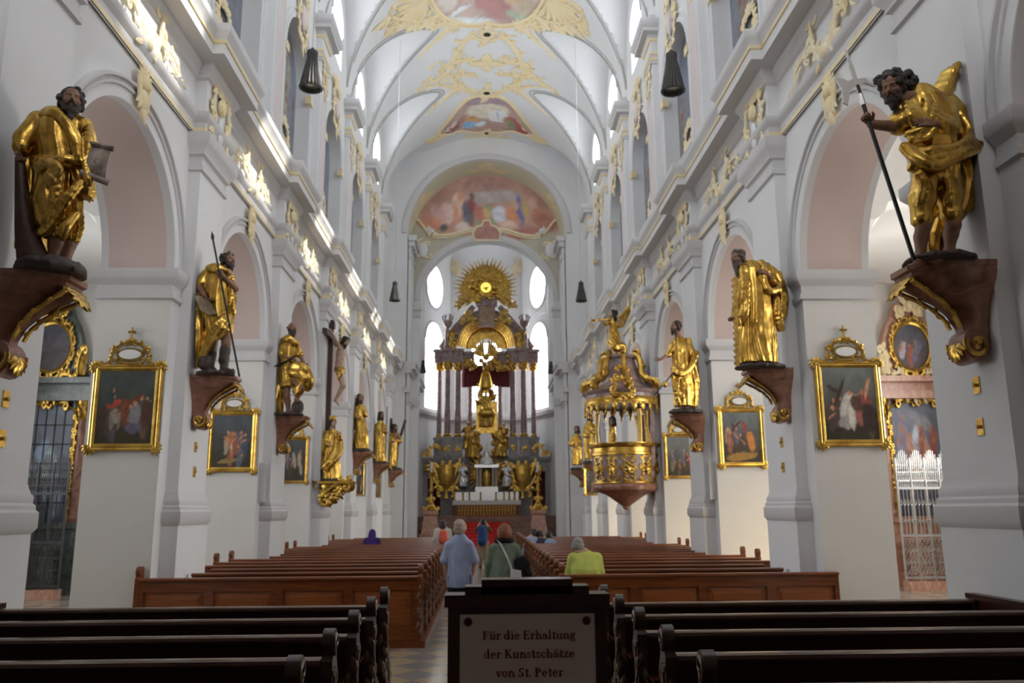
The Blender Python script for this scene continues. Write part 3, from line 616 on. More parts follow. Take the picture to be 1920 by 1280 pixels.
# ------------------------------------------------------------------ sculpting: signed distance fields turned into one skin
def _n3(X, Y, Z, seed, f, oct=3):
    r = np.random.RandomState(seed); o = np.zeros_like(X); amp = 1.0
    for _ in range(oct):
        for _ in range(3):
            a = r.normal(size=3); a = a/np.linalg.norm(a)*f*2*PI
            o = o+amp*np.sin(a[0]*X+a[1]*Y+a[2]*Z+r.uniform(0, 6.3)+0.8*o)
        f *= 1.9; amp *= 0.5
    return (o/4.0).astype(np.float32)
class Field:
    def __init__(s, lo, hi, h):
        s.h = h; s.lo = np.array(lo, float)-2*h; n = np.ceil((np.array(hi, float)-s.lo)/h).astype(int)+3; s.n = n
        s.ax = [(s.lo[i]+h*np.arange(n[i])).astype(np.float32) for i in range(3)]
        s.D = np.full(n, 0.5, np.float32)
    def _sub(s, lo, hi):
        sl = []
        for i in range(3):
            a = int(np.clip(np.floor((lo[i]-s.lo[i])/s.h), 0, s.n[i]-1)); b = int(np.clip(np.ceil((hi[i]-s.lo[i])/s.h)+1, a+1, s.n[i])); sl.append(slice(a, b))
        X, Y, Z = np.meshgrid(*[s.ax[i][sl[i]] for i in range(3)], indexing='ij', sparse=True)
        return tuple(sl), X, Y, Z
    def _put(s, sl, d, k, cut=False):
        A = s.D[sl]
        if cut:
            d = -d; h = np.maximum(k-np.abs(A-d), 0)/k; s.D[sl] = np.maximum(A, d)+h*h*k*0.25
        else:
            h = np.maximum(k-np.abs(A-d), 0)/k; s.D[sl] = np.minimum(A, d)-h*h*k*0.25
    def rc(s, a, b, ra, rb=None, k=0.02, cut=False):
        rb = ra if rb is None else rb; a = np.array(a, float); b = np.array(b, float); R = max(ra, rb)+k+3*s.h
        sl, X, Y, Z = s._sub(np.minimum(a, b)-R, np.maximum(a, b)+R)
        v = b-a; L = max(v@v, 1e-9)
        t = np.clip(((X-a[0])*v[0]+(Y-a[1])*v[1]+(Z-a[2])*v[2])/L, 0, 1)
        d = np.sqrt((X-a[0]-t*v[0])**2+(Y-a[1]-t*v[1])**2+(Z-a[2]-t*v[2])**2)-(ra+(rb-ra)*t)
        s._put(sl, d.astype(np.float32), k, cut)
    def chain(s, pts, rs, k=0.02):
        for i in range(len(pts)-1): s.rc(pts[i], pts[i+1], rs[i], rs[i+1], k)
    def ell(s, c, r, k=0.02, axes=None, cut=False):
        c = np.array(c, float); r = np.array(r, float); R = r.max()+k+3*s.h
        sl, X, Y, Z = s._sub(c-R, c+R); x, y, z = X-c[0], Y-c[1], Z-c[2]
        if axes is not None:
            A = np.array(axes, float); x, y, z = [A[i][0]*x+A[i][1]*y+A[i][2]*z for i in range(3)]
        q = np.sqrt((x/r[0])**2+(y/r[1])**2+(z/r[2])**2)
        g = np.sqrt((x/r[0]**2)**2+(y/r[1]**2)**2+(z/r[2]**2)**2)+1e-6
        s._put(sl, (q*(q-1)/g).astype(np.float32), k, cut)
    def loft(s, st, n=0, seed=0, twist=0.0, k=0.03, sharp=1.0):
        """st: stations (z, cx, cy, rx, ry, fold) ascending; a draped hollowless tube with n folds"""
        st = sorted(st); A = np.array(st, float); R = A[:, 3:5].max()+0.1
        sl, X, Y, Z = s._sub((A[:, 1].min()-R, A[:, 2].min()-R, A[0, 0]-0.05), (A[:, 1].max()+R, A[:, 2].max()+R, A[-1, 0]+0.05))
        z = np.clip(Z, A[0, 0], A[-1, 0]); I = [np.interp(z, A[:, 0], A[:, j]).astype(np.float32) for j in range(1, 6)]
        cx, cy, rx, ry, fo = I; dx, dy = X-cx, Y-cy
        q = np.sqrt((dx/rx)**2+(dy/ry)**2)
        d = (q-1)*np.minimum(rx, ry)
        if n:
            th = np.arctan2(dy/ry, dx/rx)
            rs = np.random.RandomState(seed); p = rs.uniform(0, 6.3, 6)
            ph = th*n/2+twist*Z*3+0.9*np.sin(2*th+p[0]+2.2*Z)+0.6*np.sin(3*th+p[1]-3.1*Z)+0.5*np.sin(p[2]+5*Z)
            w = 1-np.abs(np.sin(ph))**sharp
            am = fo*(0.65+0.5*np.sin(th*1+p[3]+1.7*Z)*np.sin(2*th+p[4]))
            d = d-am*(w*1.6-0.55)
        d = np.maximum(d, np.maximum(A[0, 0]-Z, Z-A[-1, 0])-0.0)
        s._put(sl, d.astype(np.float32), k)
    def disp(s, amp, freq, seed=0, oct=3, lo=None, hi=None, stretch=(1, 1, 1)):
        m = np.argwhere(np.abs(s.D) < 3.5*s.h+amp*1.5)
        P = [s.ax[i][m[:, i]] for i in range(3)]
        ok = np.ones(len(m), bool)
        for i in range(3):
            if lo is not None: ok &= P[i] > lo[i]
            if hi is not None: ok &= P[i] < hi[i]
        m = m[ok]; P = [p[ok]*st for p, st in zip(P, stretch)]
        s.D[m[:, 0], m[:, 1], m[:, 2]] += amp*_n3(P[0], P[1], P[2], seed, freq, oct)
    def mesh(s):
        D = s.D; D[0] = D[-1] = 0.5; D[:, 0] = D[:, -1] = 0.5; D[:, :, 0] = D[:, :, -1] = 0.5
        S_ = D < 0
        if not S_.any(): return [], []
        cs = [S_[i:S_.shape[0]-1+i, j:S_.shape[1]-1+j, k:S_.shape[2]-1+k] for i in (0, 1) for j in (0, 1) for k in (0, 1)]
        c = np.zeros(cs[0].shape, np.int8)
        for q in cs: c += q
        act = (c > 0) & (c < 8); idx = np.argwhere(act); N = len(idx)
        ids = np.full(act.shape, -1, np.int32); ids[act] = np.arange(N)
        acc = np.zeros((N, 3)); cnt = np.zeros(N)
        off = np.array([(i, j, k) for i in (0, 1) for j in (0, 1) for k in (0, 1)])
        for a in range(8):
            for b in range(a+1, 8):
                if np.abs(off[a]-off[b]).sum() != 1: continue
                ia, ib = idx+off[a], idx+off[b]
                da, db = D[ia[:, 0], ia[:, 1], ia[:, 2]], D[ib[:, 0], ib[:, 1], ib[:, 2]]
                x = (da < 0) != (db < 0); t = np.where(x, da/np.where(x, da-db, 1), 0)
                acc += np.where(x[:, None], off[a]+t[:, None]*(off[b]-off[a]), 0); cnt += x
        V = s.lo+s.h*(idx+acc/np.maximum(cnt, 1)[:, None])
        F = []
        for ax in range(3):
            o1, o2 = (ax+1) % 3, (ax+2) % 3
            a = [slice(None)]*3; b = [slice(None)]*3; a[ax] = slice(0, -1); b[ax] = slice(1, None)
            e = np.argwhere(S_[tuple(a)] != S_[tuple(b)])
            e = e[(e[:, o1] > 0) & (e[:, o2] > 0)]
            e = e[(e[:, o1] < D.shape[o1]-1) & (e[:, o2] < D.shape[o2]-1)]
            q = []
            for d1, d2 in ((-1, -1), (0, -1), (0, 0), (-1, 0)):
                g = e.copy(); g[:, o1] += d1; g[:, o2] += d2; q.append(ids[g[:, 0], g[:, 1], g[:, 2]])
            q = np.stack(q, 1); fl = S_[e[:, 0], e[:, 1], e[:, 2]]
            q[~fl] = q[~fl][:, ::-1]; F.append(q)
        F = np.concatenate(F); F = F[(F >= 0).all(1)]
        return V, F
class Sculpt:
    """one figure: several fields (skin, robe, hair ...), each of which becomes one mesh under the figure's Empty"""
    def __init__(s, lo, hi, h): s.lo, s.hi, s.h = lo, hi, h; s.F = {}; s.extra = {}
    def f(s, key, h=None):
        if key not in s.F: s.F[key] = Field(s.lo, s.hi, h or s.h)
        return s.F[key]
    def finish(s, root, names):
        """names: key -> (object name, material, label)"""
        out = {}
        for key, (nm, mt, lb) in names.items():
            if key not in s.F: continue
            vs = []; fs = []; b = 0
            V, F = s.F[key].mesh()
            if len(V): vs.append(V); fs.append(F); b = len(V)
            for ff in s.extra.get(key, []):
                v, f = ff.mesh()
                if len(v): vs.append(v); fs.append(f+b); b += len(v)
            if not vs: continue
            V = np.concatenate(vs); F = np.concatenate(fs)
            me = bpy.data.meshes.new(nm); o0 = np.array(root.location)
            me.vertices.add(len(V)); me.vertices.foreach_set('co', (V-o0).astype(np.float32).ravel())
            me.loops.add(4*len(F)); me.loops.foreach_set('vertex_index', F.ravel().astype(np.int32))
            me.polygons.add(len(F)); me.polygons.foreach_set('loop_start', np.arange(0, 4*len(F), 4, dtype=np.int32))
            me.update(calc_edges=True); me.validate()
            me.polygons.foreach_set('use_smooth', [True]*len(me.polygons))
            me.materials.append(M[mt]); o = bpy.data.objects.new(nm, me); COL.objects.link(o); o.parent = root; o['_org'] = tuple(root.location)
            if lb: o['label'] = lb
            out[key] = o
        return out
def frame(yaw, pitch, roll=0.0):
    """yaw 0 looks at the entrance (-Y), positive turns towards +X; pitch down negative"""
    f = Vector((math.sin(yaw)*math.cos(pitch), -math.cos(yaw)*math.cos(pitch), math.sin(pitch)))
    r = Vector((math.cos(yaw), math.sin(yaw), 0)); u = f.cross(r)
    if roll:
        q = Matrix.Rotation(roll, 3, f); r = q @ r; u = q @ u
    return r, f, u
def head(sc, c, fr, s=1.0, beard=0.0, hair=1.0, curls=True, skin='skin', hk='hair', bk='hair', bald=False):
    """c: centre of the skull, s = 1 for a 23 cm head"""
    r, f, u = fr; c = Vector(c); A = [tuple(r), tuple(f), tuple(u)]
    P = lambda a, b, d: c+(r*a+f*b+u*d)*s
    K = sc.f(skin); fine = Field(tuple(Vector(c)-Vector((.2, .2, .22))*s), tuple(Vector(c)+Vector((.2, .2, .22))*s), min(sc.h, 0.0075*s)) if sc.h > 0.0085 and sc.h < 0.025 else K
    if fine is not K: sc.extra.setdefault(skin, []).append(fine)
    T = fine; k = 0.018*s
    T.ell(P(0, -0.012, 0.03), (0.075*s, 0.095*s, 0.09*s), k, A)
    T.ell(P(0, 0.03, -0.03), (0.06*s, 0.065*s, 0.075*s), k, A)
    T.ell(P(0, 0.052, -0.085), (0.036*s, 0.034*s, 0.03*s), k, A)          # chin
    for sg in (-1, 1):
        T.ell(P(0.034*sg, 0.092, 0.005), (0.02*s, 0.016*s, 0.015*s), 0.012*s, A, cut=True)   # eye socket
        T.ell(P(0.033*sg, 0.074, 0.004), (0.014*s, 0.014*s, 0.011*s), 0.004*s, A)            # eye
        T.ell(P(0.045*sg, 0.062, -0.03), (0.024*s, 0.022*s, 0.022*s), k, A)                  # cheek
        T.ell(P(0.078*sg, -0.012, -0.008), (0.011*s, 0.022*s, 0.032*s), 0.008*s, A)          # ear
        T.rc(P(0.012*sg, 0.09, 0.026), P(0.05*sg, 0.076, 0.026), 0.009*s, 0.007*s, 0.01*s)   # brow
    T.rc(P(0, 0.09, 0.015), P(0, 0.113, -0.026), 0.009*s, 0.013*s, 0.012*s)                  # nose
    T.rc(P(-0.014, 0.096, -0.03), P(0.014, 0.096, -0.03), 0.008*s, 0.008*s, 0.008*s)
    T.rc(P(-0.018, 0.088, -0.055), P(0.018, 0.088, -0.055), 0.007*s, 0.007*s, 0.006*s)       # lips
    T.rc(P(-0.014, 0.085, -0.068), P(0.014, 0.085, -0.068), 0.008*s, 0.008*s, 0.006*s)
    neck = P(0, -0.03, -0.1)
    if hair > 0 and not bald:
        H = sc.f(hk) if fine is K else Field(tuple(c-Vector((.24, .24, .3+0.25*hair))*s), tuple(c+Vector((.24, .24, .25))*s), min(sc.h, 0.008*s))
        if fine is not K: sc.f(hk); sc.extra.setdefault(hk, []).append(H)
        H.ell(P(0, -0.03, 0.042), (0.088*s, 0.1*s, 0.094*s), k, A)
        H.ell(P(0, -0.06, -0.02), (0.082*s, 0.065*s, 0.08*s), k, A)
        for sg in (-1, 1): H.rc(P(0.074*sg, 0.0, 0.03), P(0.078*sg, -0.03, -0.045*hair), 0.026*s, 0.026*s, k)
        H.ell(P(0, 0.1, 0.0), (0.066*s, 0.07*s, 0.085*s), 0.01*s, A, cut=True)
        rg = random.Random(int(abs(c.x*977+c.z*131)))
        if curls:
            for i in range(26):
                a, b = rg.uniform(0, 2*PI), rg.uniform(-0.3, 1.0)
                q = (0.092*math.cos(a)*math.sqrt(1-b*b*0.8), 0.1*math.sin(a)*math.sqrt(1-b*b*0.8)-0.03, 0.03+0.095*b)
                if q[1] > 0.045 and q[2] < 0.085: continue
                H.ell(P(*q), (0.024*s,)*3, 0.006*s)
        if hair > 1:
            for i in range(9):
                a = PI+PI*(i+0.5)/9; q = (0.085*math.cos(a), 0.075*math.sin(a)-0.03, -0.03)
                H.rc(P(*q), P(q[0]*1.15, q[1]*1.05, -0.03-0.11*hair), 0.026*s, 0.016*s, 0.012*s)
        H.disp(0.006*s, 16/s, 5, 2)
    if beard > 0:
        B = sc.f(bk) if fine is K else Field(tuple(c-Vector((.2, .2, .2+0.25*beard))*s), tuple(c+Vector((.2, .2, .12))*s), min(sc.h, 0.0075*s))
        if fine is not K: sc.f(bk); sc.extra.setdefault(bk, []).append(B)
        B.ell(P(0, 0.05, -0.1), (0.056*s, 0.045*s, 0.036*s), k, A)
        for sg in (-1, 1):
            B.rc(P(0.068*sg, 0.0, -0.02), P(0.04*sg, 0.05, -0.1), 0.018*s, 0.028*s, k)
            B.rc(P(0.005*sg, 0.1, -0.044), P(0.036*sg, 0.08, -0.075), 0.009*s, 0.011*s, 0.008*s)
            B.rc(P(0.02*sg, 0.07, -0.11), P(0.012*sg, 0.075, -0.11-0.1*beard), 0.028*s, 0.012*s, 0.012*s)
        B.rc(P(0, 0.07, -0.11), P(0, 0.085, -0.12-0.13*beard), 0.03*s, 0.012*s, 0.012*s)
        B.disp(0.006*s, 18/s, 9, 2)
    return neck
def hand(sc, w, d, n, thumb=1, curl=0.5, s=1.0, skin='skin'):
    """wrist w, pointing d, palm facing n; thumb on the side d x n * thumb"""
    w = Vector(w); d = Vector(d).normalized(); n = Vector(n); n = (n-d*n.dot(d)).normalized(); t = d.cross(n)*thumb
    h = min(sc.h, 0.006*s) if sc.h < 0.025 else sc.h
    T = Field(tuple(w-Vector((.22,)*3)*s), tuple(w+Vector((.22,)*3)*s), h) if h < sc.h else sc.f(skin)
    if h < sc.h: sc.f(skin); sc.extra.setdefault(skin, []).append(T)
    rr = max(0.0095*s, h*0.9)
    for i in range(4):
        o = (1.5-i)*0.0205*s
        b = w+d*0.088*s*(1-0.03*abs(i-1))+t*o
        T.rc(w+t*o*0.55+d*0.008*s, b, 0.016*s, 0.0125*s, 0.012*s)
        L = (0.07, 0.08, 0.075, 0.058)[i]*s; a = 0; p = b
        for fr_ in (0.46, 0.32, 0.26):
            a += curl*(0.9+0.12*i); q = p+(d*math.cos(a)+n*math.sin(a))*L*fr_*1.05
            T.rc(p, q, rr, rr*0.93, 0.004*s); p = q
    b = w+d*0.03*s+t*0.03*s; e = b+(d*0.6+t*0.7+n*0.35).normalized()*0.045*s; g = e+(d*0.8+t*0.25+n*(0.3+curl*0.6)).normalized()*0.035*s
    T.rc(w+d*0.012*s, b, 0.018*s, 0.015*s, 0.012*s); T.rc(b, e, 0.014*s, 0.0115*s, 0.006*s); T.rc(e, g, 0.0115*s, 0.009*s, 0.004*s)
def foot(sc, ankle, toe, s=1.0, skin='skin'):
    K = sc.f(skin); a = Vector(ankle); t = Vector(toe); d = (t-a); d.z = 0; d.normalize(); sd = Vector((-d.y, d.x, 0))
    K.rc(a, a-d*0.03*s+Vector((0, 0, -0.045*s)), 0.04*s, 0.035*s, 0.03*s)
    K.rc(a+Vector((0, 0, -0.02*s)), t-d*0.05*s, 0.04*s, 0.028*s, 0.03*s)
    for i in range(5):
        o = sd*((i-2)*0.018*s); K.rc(t-d*0.06*s+o, t+o-d*abs(i-2)*0.006*s, 0.016*s, 0.011*s, 0.01*s)
def swag(F, pts, r0, r1=None, n=3, spread=0.05, seed=1, k=0.034):
    """a roll of cloth: n ridges that run side by side along pts"""
    r1 = r1 or r0; rg = random.Random(seed); P = [Vector(p) for p in pts]
    Q = [P[0]]
    for i in range(len(P)-1):
        a, b, c_, d_ = P[max(i-1, 0)], P[i], P[i+1], P[min(i+2, len(P)-1)]
        for j in range(1, 5):
            t = j/4; Q.append(0.5*((2*b)+(c_-a)*t+(2*a-5*b+4*c_-d_)*t*t+(3*b-a-3*c_+d_)*t**3))
    for m_ in range(n):
        off = (m_-(n-1)/2)*spread; ph = rg.uniform(0, 6)
        pts2 = []
        for i, q in enumerate(Q):
            t = (Q[min(i+1, len(Q)-1)]-Q[max(i-1, 0)]).normalized(); sd = t.cross(Vector((0, -1, 0))); sd = sd.normalized() if sd.length > 0.1 else Vector((1, 0, 0))
            pts2.append(q+sd*off*(1+0.3*math.sin(ph+i*0.7))+Vector((0, -0.012*math.sin(ph+i*0.9), 0)))
        F.chain(pts2, [lerp(r0, r1, i/(len(pts2)-1))*(1 if m_ % 2 == 0 else 0.8) for i in range(len(pts2))], k)
# ------------------------------------------------------------------ statues on consoles along the piers
PART = {'skin': ('body', 'flesh', None), 'robe': ('robe', 'gold', None), 'cloak': ('cloak', 'gold', None), 'hair': ('hair', 'hair', None),
        'beard': ('beard', 'hair', None), 'rock': ('plinth', 'rock', None), 'cloth2': ('sash', 'gold_dark', None)}
def R_(d): return math.radians(d)
class Fig:
    def __init__(s, name, label, cat, Y0, base, top_py, h, group=None, wide=0.75, parts=None, z0=None, deep=0.62):
        s.Y0 = Y0; b = at(base[0], base[1], Y0); s.b = b; t = at(base[0], top_py, Y0)
        if z0 is not None: b.z = z0
        s.pts = []; s.root = thing(name, b, label, cat, group); s.names = dict(parts or PART)
        s.sc = Sculpt((b.x-wide, b.y-deep, b.z-0.12), (b.x+wide, b.y+deep, t.z+0.25), h)
    def J(s, px, py, dy=0.0): 
        p = at(px, py, s.Y0+dy); return p
    def w(s, px, py, n): return (at(px+n, py, s.Y0)-at(px, py, s.Y0)).length
    def body(s, key, st, n, seed=0, twist=0.0, sharp=0.8, dy=0.0):
        """st: (py, centre px, half width px, depth half, fold)"""
        rows = []
        for q in st:
            py, px, hw, ry, fo = q[:5]; p = s.J(px, py, dy+(q[5] if len(q) > 5 else 0)); rows.append((p.z, p.x, p.y, s.w(px, py, hw), ry, fo))
        s.sc.f(key).loft(rows, n, seed, twist, sharp=sharp)
    def arm(s, a, b, c, hd, hn, r=(0.075, 0.06, 0.032), sleeve=1.0, thumb=1, curl=0.5, hs=1.1, key='robe', hand_=True):
        a, b, c = [s.J(*q) for q in (a, b, c)]
        F = s.sc.f(key); K = s.sc.f('skin')
        K.rc(b, c, r[2]*1.45, r[2], 0.02); K.rc(a, b, r[2]*1.3, r[2]*1.3, 0.02); s.pts.append(a)
        if sleeve < 0.5: K.rc(a.lerp(b, sleeve*2*0.8), b, r[2]*1.6, r[2]*1.45, 0.02)
        if sleeve <= 0.5: F.rc(a, a.lerp(b, max(sleeve*2, 0.2)), r[0]*1.15, r[0]*1.25, 0.03)
        else:
            F.rc(a, b, r[0], r[1]*1.1, 0.03); F.rc(b, b.lerp(c, (sleeve-0.5)*2*0.92), r[1]*1.05, r[1]*0.95, 0.03)
        if hand_: hand(s.sc, c, hd, hn, thumb, curl, hs)
        return c
    def swag(s, key, pts, r0, r1=None, n=3, spread=0.05, seed=1): swag(s.sc.f(key), [s.J(*p) for p in pts], r0, r1, n, spread, seed)
    def leg(s, a, b, c, toe, r=(0.09, 0.062, 0.036), key='skin', bare=True, hs=1.15):
        a, b, c, t = [s.J(*q) for q in (a, b, c, toe)]; K = s.sc.f(key); s.pts.append(a)
        K.rc(a, b, r[0], r[1]); m = b.lerp(c, 0.35)+Vector((0, 0.02, 0))
        K.rc(b, m, r[1], r[1]*0.98); K.rc(m, c, r[1]*0.98, r[2])
        if bare: foot(s.sc, c, t, hs)
    def head(s, px, py, dy, yaw, pitch, sz=1.15, beard=0.6, hair=1.0, neck=None, roll=0.0, **k):
        c = s.J(px, py, dy); n = head(s.sc, c, frame(R_(yaw), R_(pitch), R_(roll)), sz, beard, hair, **k)
        if neck: s.sc.f('skin').rc(n, s.J(*neck), 0.055*sz, 0.07*sz, 0.03); s.nk = s.J(*neck)
        return c
    def rock(s, w=0.36, d=0.3, hgt=0.09, key='rock'):
        F = s.sc.f(key); b = s.b
        F.ell((b.x, b.y, b.z+hgt*0.2), (w, d, hgt), 0.03); F.disp(0.02, 5, 3, 2)
        F.D[:, :, :max(int((b.z-0.005-F.lo[2])/F.h), 0)] = 0.5
    def done(s, **over):
        for k, v in over.items(): s.names[k] = v
        for p in s.pts if hasattr(s, 'nk') else ():
            m = s.nk.lerp(p, .5); m.x = lerp(s.nk.x, p.x, .4); s.sc.f('skin').rc(s.nk, m, .05, .045); s.sc.f('skin').rc(m, p, .045, .045)
        s.parts = s.sc.finish(s.root, s.names); return s
    def extra(s, name, mb, m, **k): return mb.build(name, m, s.root, **k)
SG = 'gilded statues on the pier consoles'
def console(s, Y, ztop, label, size=1.0, name='console', deco=True):
    """marble console fixed to the nave face of a pilaster"""
    x0 = s*(XP+0.0); r = thing(name, (x0, Y, ztop), label, 'console', 'marble consoles under the statues')
    prof = [(0, 1.0, .5), (-.07, 1.0, .5), (-.09, .95, .48), (-.15, .95, .48), (-.18, .9, .46), (-.22, .88, .45), (-.32, .72, .38), (-.45, .52, .3), (-.6, .38, .23), (-.78, .29, .19), (-.88, .28, .19)]
    mb = MB(); rows = []
    for dz, p, hw in prof:
        p *= size; hw *= size
        rows.append([(x0-s*q, Y+w, ztop+dz*size) for q, w in ((0, -hw), (p*.62, -hw), (p, -hw*.45), (p, hw*.45), (p*.62, hw), (0, hw))])
    mb.grid(rows, 0, False, True)
    n = len(rows[0])
    # bottom scroll
    c = (x0-s*0.19*size, ztop-1.02*size)
    for sg in (1,):
        pts = [(c[0]-s*0.17*size*math.cos(a), c[1]+0.22*size*math.sin(a)) for a in [2*PI*i/20 for i in range(20)]]
        mb.prism(pts, lambda p: (p[0], Y-.185*size, p[1]), lambda p: (p[0], Y+.185*size, p[1]))
    mb.box(x0, x0-s*.26*size, Y-.18*size, Y+.18*size, ztop-1.0*size, ztop-.85*size)
    mb.build('bracket', 'redmarble', r)
    if deco:
        rg = random.Random(int(Y*10)); mb = MB()
        fr = Plane((x0-s*0.02, Y-0.0, ztop), (-s, 0, 0), (0, 0, 1), size)
        for sg in (-1, 1):
            yy = Y+sg*0.205*size
            fm = Plane((x0, yy, ztop), (-s, 0, 0), (0, 0, 1), size)
            stroke(mb, spiral((0.19, -1.02), 0.16, 0.03, 0.4, -7.5, 22), 0.026, 0.018, fm, 0.8, 0.1, 3)
            leaf(mb, (0.19, -1.02), 1.9, 0.1, 0.04, fm); leaf(mb, (0.19, -1.02), -1.0, 0.08, 0.04, fm)
        for sg in (-1, 1):
            e = lambda a, b, t, off=0.0: (x0-s*size*lerp(a[0], b[0], t), Y+sg*size*(lerp(a[1], b[1], t)+off), ztop+size*lerp(a[2], b[2], t))
            seq = [(.96, .26, -.19), (.73, .2, -.32), (.53, .16, -.45), (.39, .13, -.6), (.3, .11, -.8)]
            class Fm:
                normal = (-s*0.7, 0, -0.7)
                def __call__(q, u, v):
                    u = min(max(u, 0), 3.999); i = int(u); a, b = seq[i], seq[i+1]
                    return Vector(e(a, b, u-i, v))+Vector((-s*0.015, 0, -0.015))
            F = Fm()
            stroke(mb, [(i*0.2, 0.0) for i in range(20)], 0.03, 0.025, F, 0.8, 0.2, 6)
            for i in range(7): leaf(mb, (0.3+i*0.5, 0.0), PI/2*(1 if i % 2 else -1)+0.4, 0.1, 0.04, F)
        fm = Plane((x0-s*0.98*size, Y, ztop-.2*size), (0, -s, 0), (-s*.6, 0, -.8), size)
        for a in range(7): leaf(mb, (0, 0.04), 0.3+2.5*a/6, 0.24, 0.055, fm, 0, .6, 0.2*(a-3))
        stroke(mb, [(u/10*.5-.25, -0.02) for u in range(11)], .035, .035, fm, .7, .4, 5)
        for a in range(7): leaf(mb, (x0*0+0.0, 0), 0, 0.01, 0.01, fm)
        fm = Plane((x0-s*0.36*size, Y, ztop-1.06*size), (0, -s, 0), (-s*.1, 0, -1), size)
        for a in range(7): leaf(mb, (0, -0.05), 0.35+2.45*a/6, 0.22, 0.05, fm, 0, .7, 0)
        mb.build('gilded_ornament', 'gold', r)
    return r
def nave_x(s): return s*(XP-0.5)
# ---- nearest left: bearded man with a club and an unrolled scroll
f = Fig('statue', 'gilded bearded man leaning on a dark club, nearest statue on the left', 'statue', 7.95, (95, 512), 150, 0.0105, SG, 0.72)
c0 = f.b.copy()
f.body('robe', [(452, 118, 26, .15, .03), (425, 112, 40, .2, .035), (380, 108, 44, .22, .03), (335, 112, 41, .2, .022), (300, 115, 38, .18, .014), (262, 112, 42, .18, .012), (232, 112, 44, .16, .01), (214, 122, 26, .11, .004)], 13, 3, 0.5)
f.body('cloak', [(500, 58, 13, .14, .02), (470, 60, 22, .2, .04), (400, 70, 30, .22, .04), (330, 78, 32, .2, .035), (270, 84, 36, .18, .02), (225, 96, 34, .16, .012), (206, 108, 22, .1, .006)], 11, 8, -0.4, dy=0.16)
# coat skirt that flares to the right
f.body('cloak', [(372, 160, 10, .1, .02), (358, 160, 17, .14, .025), (320, 152, 18, .15, .02), (285, 145, 14, .13, .01)], 7, 4, 0.6, dy=0.0)
f.swag('cloak', [(80, 222, -.05), (100, 208, -.16), (124, 232, -.2), (140, 262, -.2), (146, 300, -.2)], .035, .03, 2, .035)
f.swag('cloak', [(160, 232, .0), (166, 262, -.1), (160, 300, -.16), (166, 345, -.16)], .035, .03, 2, .03, 5)
f.swag('robe', [(60, 300, -.02), (85, 305, -.2), (115, 298, -.24), (150, 302, -.18)], .03, .025, 2, .03, 2)
f.swag('robe', [(150, 340, -.2), (120, 380, -.25), (90, 425, -.2), (72, 440, -.1)], .03, .022, 2, .045, 6)
f.swag('robe', [(110, 330, -.22), (100, 380, -.24), (85, 420, -.2)], .025, .02, 2, .04, 7)
f.swag('robe', [(140, 400, -.18), (125, 420, -.24), (112, 445, -.2)], .026, .02, 2, .045, 9)
f.swag('cloth2', [(72, 318, -.22), (92, 305, -.27), (108, 318, -.27), (92, 330, -.27), (100, 345, -.25)], .035, .02, 2, .04, 3)
f.arm((72, 228, 0.0), (46, 262, -.05), (38, 284, -.1), (0.05, -0.1, -1), (1, -0.3, 0), (.105, .095, .04), .85, 1, .9)
f.arm((158, 236, .02), (172, 290, -.02), (168, 312, -.1), (1, -0.2, 0.1), (0, -0.6, 0.8), (.085, .08, .036), .8, -1, .9)
f.leg((112, 380, -.02), (106, 440, -.06), (98, 486, -.04), (112, 500, -.16), (.1, .075, .045))
f.leg((130, 380, 0.02), (128, 440, 0.02), (122, 490, 0.02), (138, 500, -.1), (.1, .075, .045))
f.head(134, 190, -.05, 30, 2, 1.2, .75, 1.0, (122, 226, 0))
f.rock(.3, .34, .13)
for k in ('robe', 'cloak'): f.sc.f(k).disp(.008, 3.2, 2, 2)
f.done()
mb = MB(); q = [f.J(37, 296, -.1), f.J(40, 340, -.1), f.J(46, 420, -.1), f.J(60, 480, -.1), f.J(66, 504, -.1)]
mb.tube(q, [.045, .06, .09, .14, .13], 10); f.extra('club', mb, 'darkwood')
sc_ = thing  # the scroll is held in the hand
mb = MB(); a, b, c, d = f.J(172, 270, -.14), f.J(208, 278, -.1), f.J(196, 340, -.14), f.J(160, 326, -.18)
rows = []
for i in range(9):
    t = i/8; bow = .03*math.sin(PI*t); rows.append([tuple(a.lerp(d, t)+Vector((0, -bow, 0))), tuple(b.lerp(c, t)+Vector((0, -bow, 0)))])
rows2 = [[(p[0], p[1]+.012, p[2]) for p in r] for r in rows]
mb.grid(rows); mb.grid(rows2); mb.tube([a+(a-b)*.15, b+(b-a)*.15], .03, 8); mb.tube([d+(d-c)*.25, c+(c-d)*.25], .032, 8)
sr = thing('scroll', f.J(160, 326, -.18), 'unrolled parchment scroll with dark figures held by the nearest left statue', 'scroll')
mb.build('sheet', mat('parchment', (0.66, 0.55, 0.47), 0.7, col2=(0.16, 0.12, 0.1), vscale=5), sr)
console(-1, 8.15, c0.z-.005, 'red marble console with gilded scrolls under the man with the club', .8)
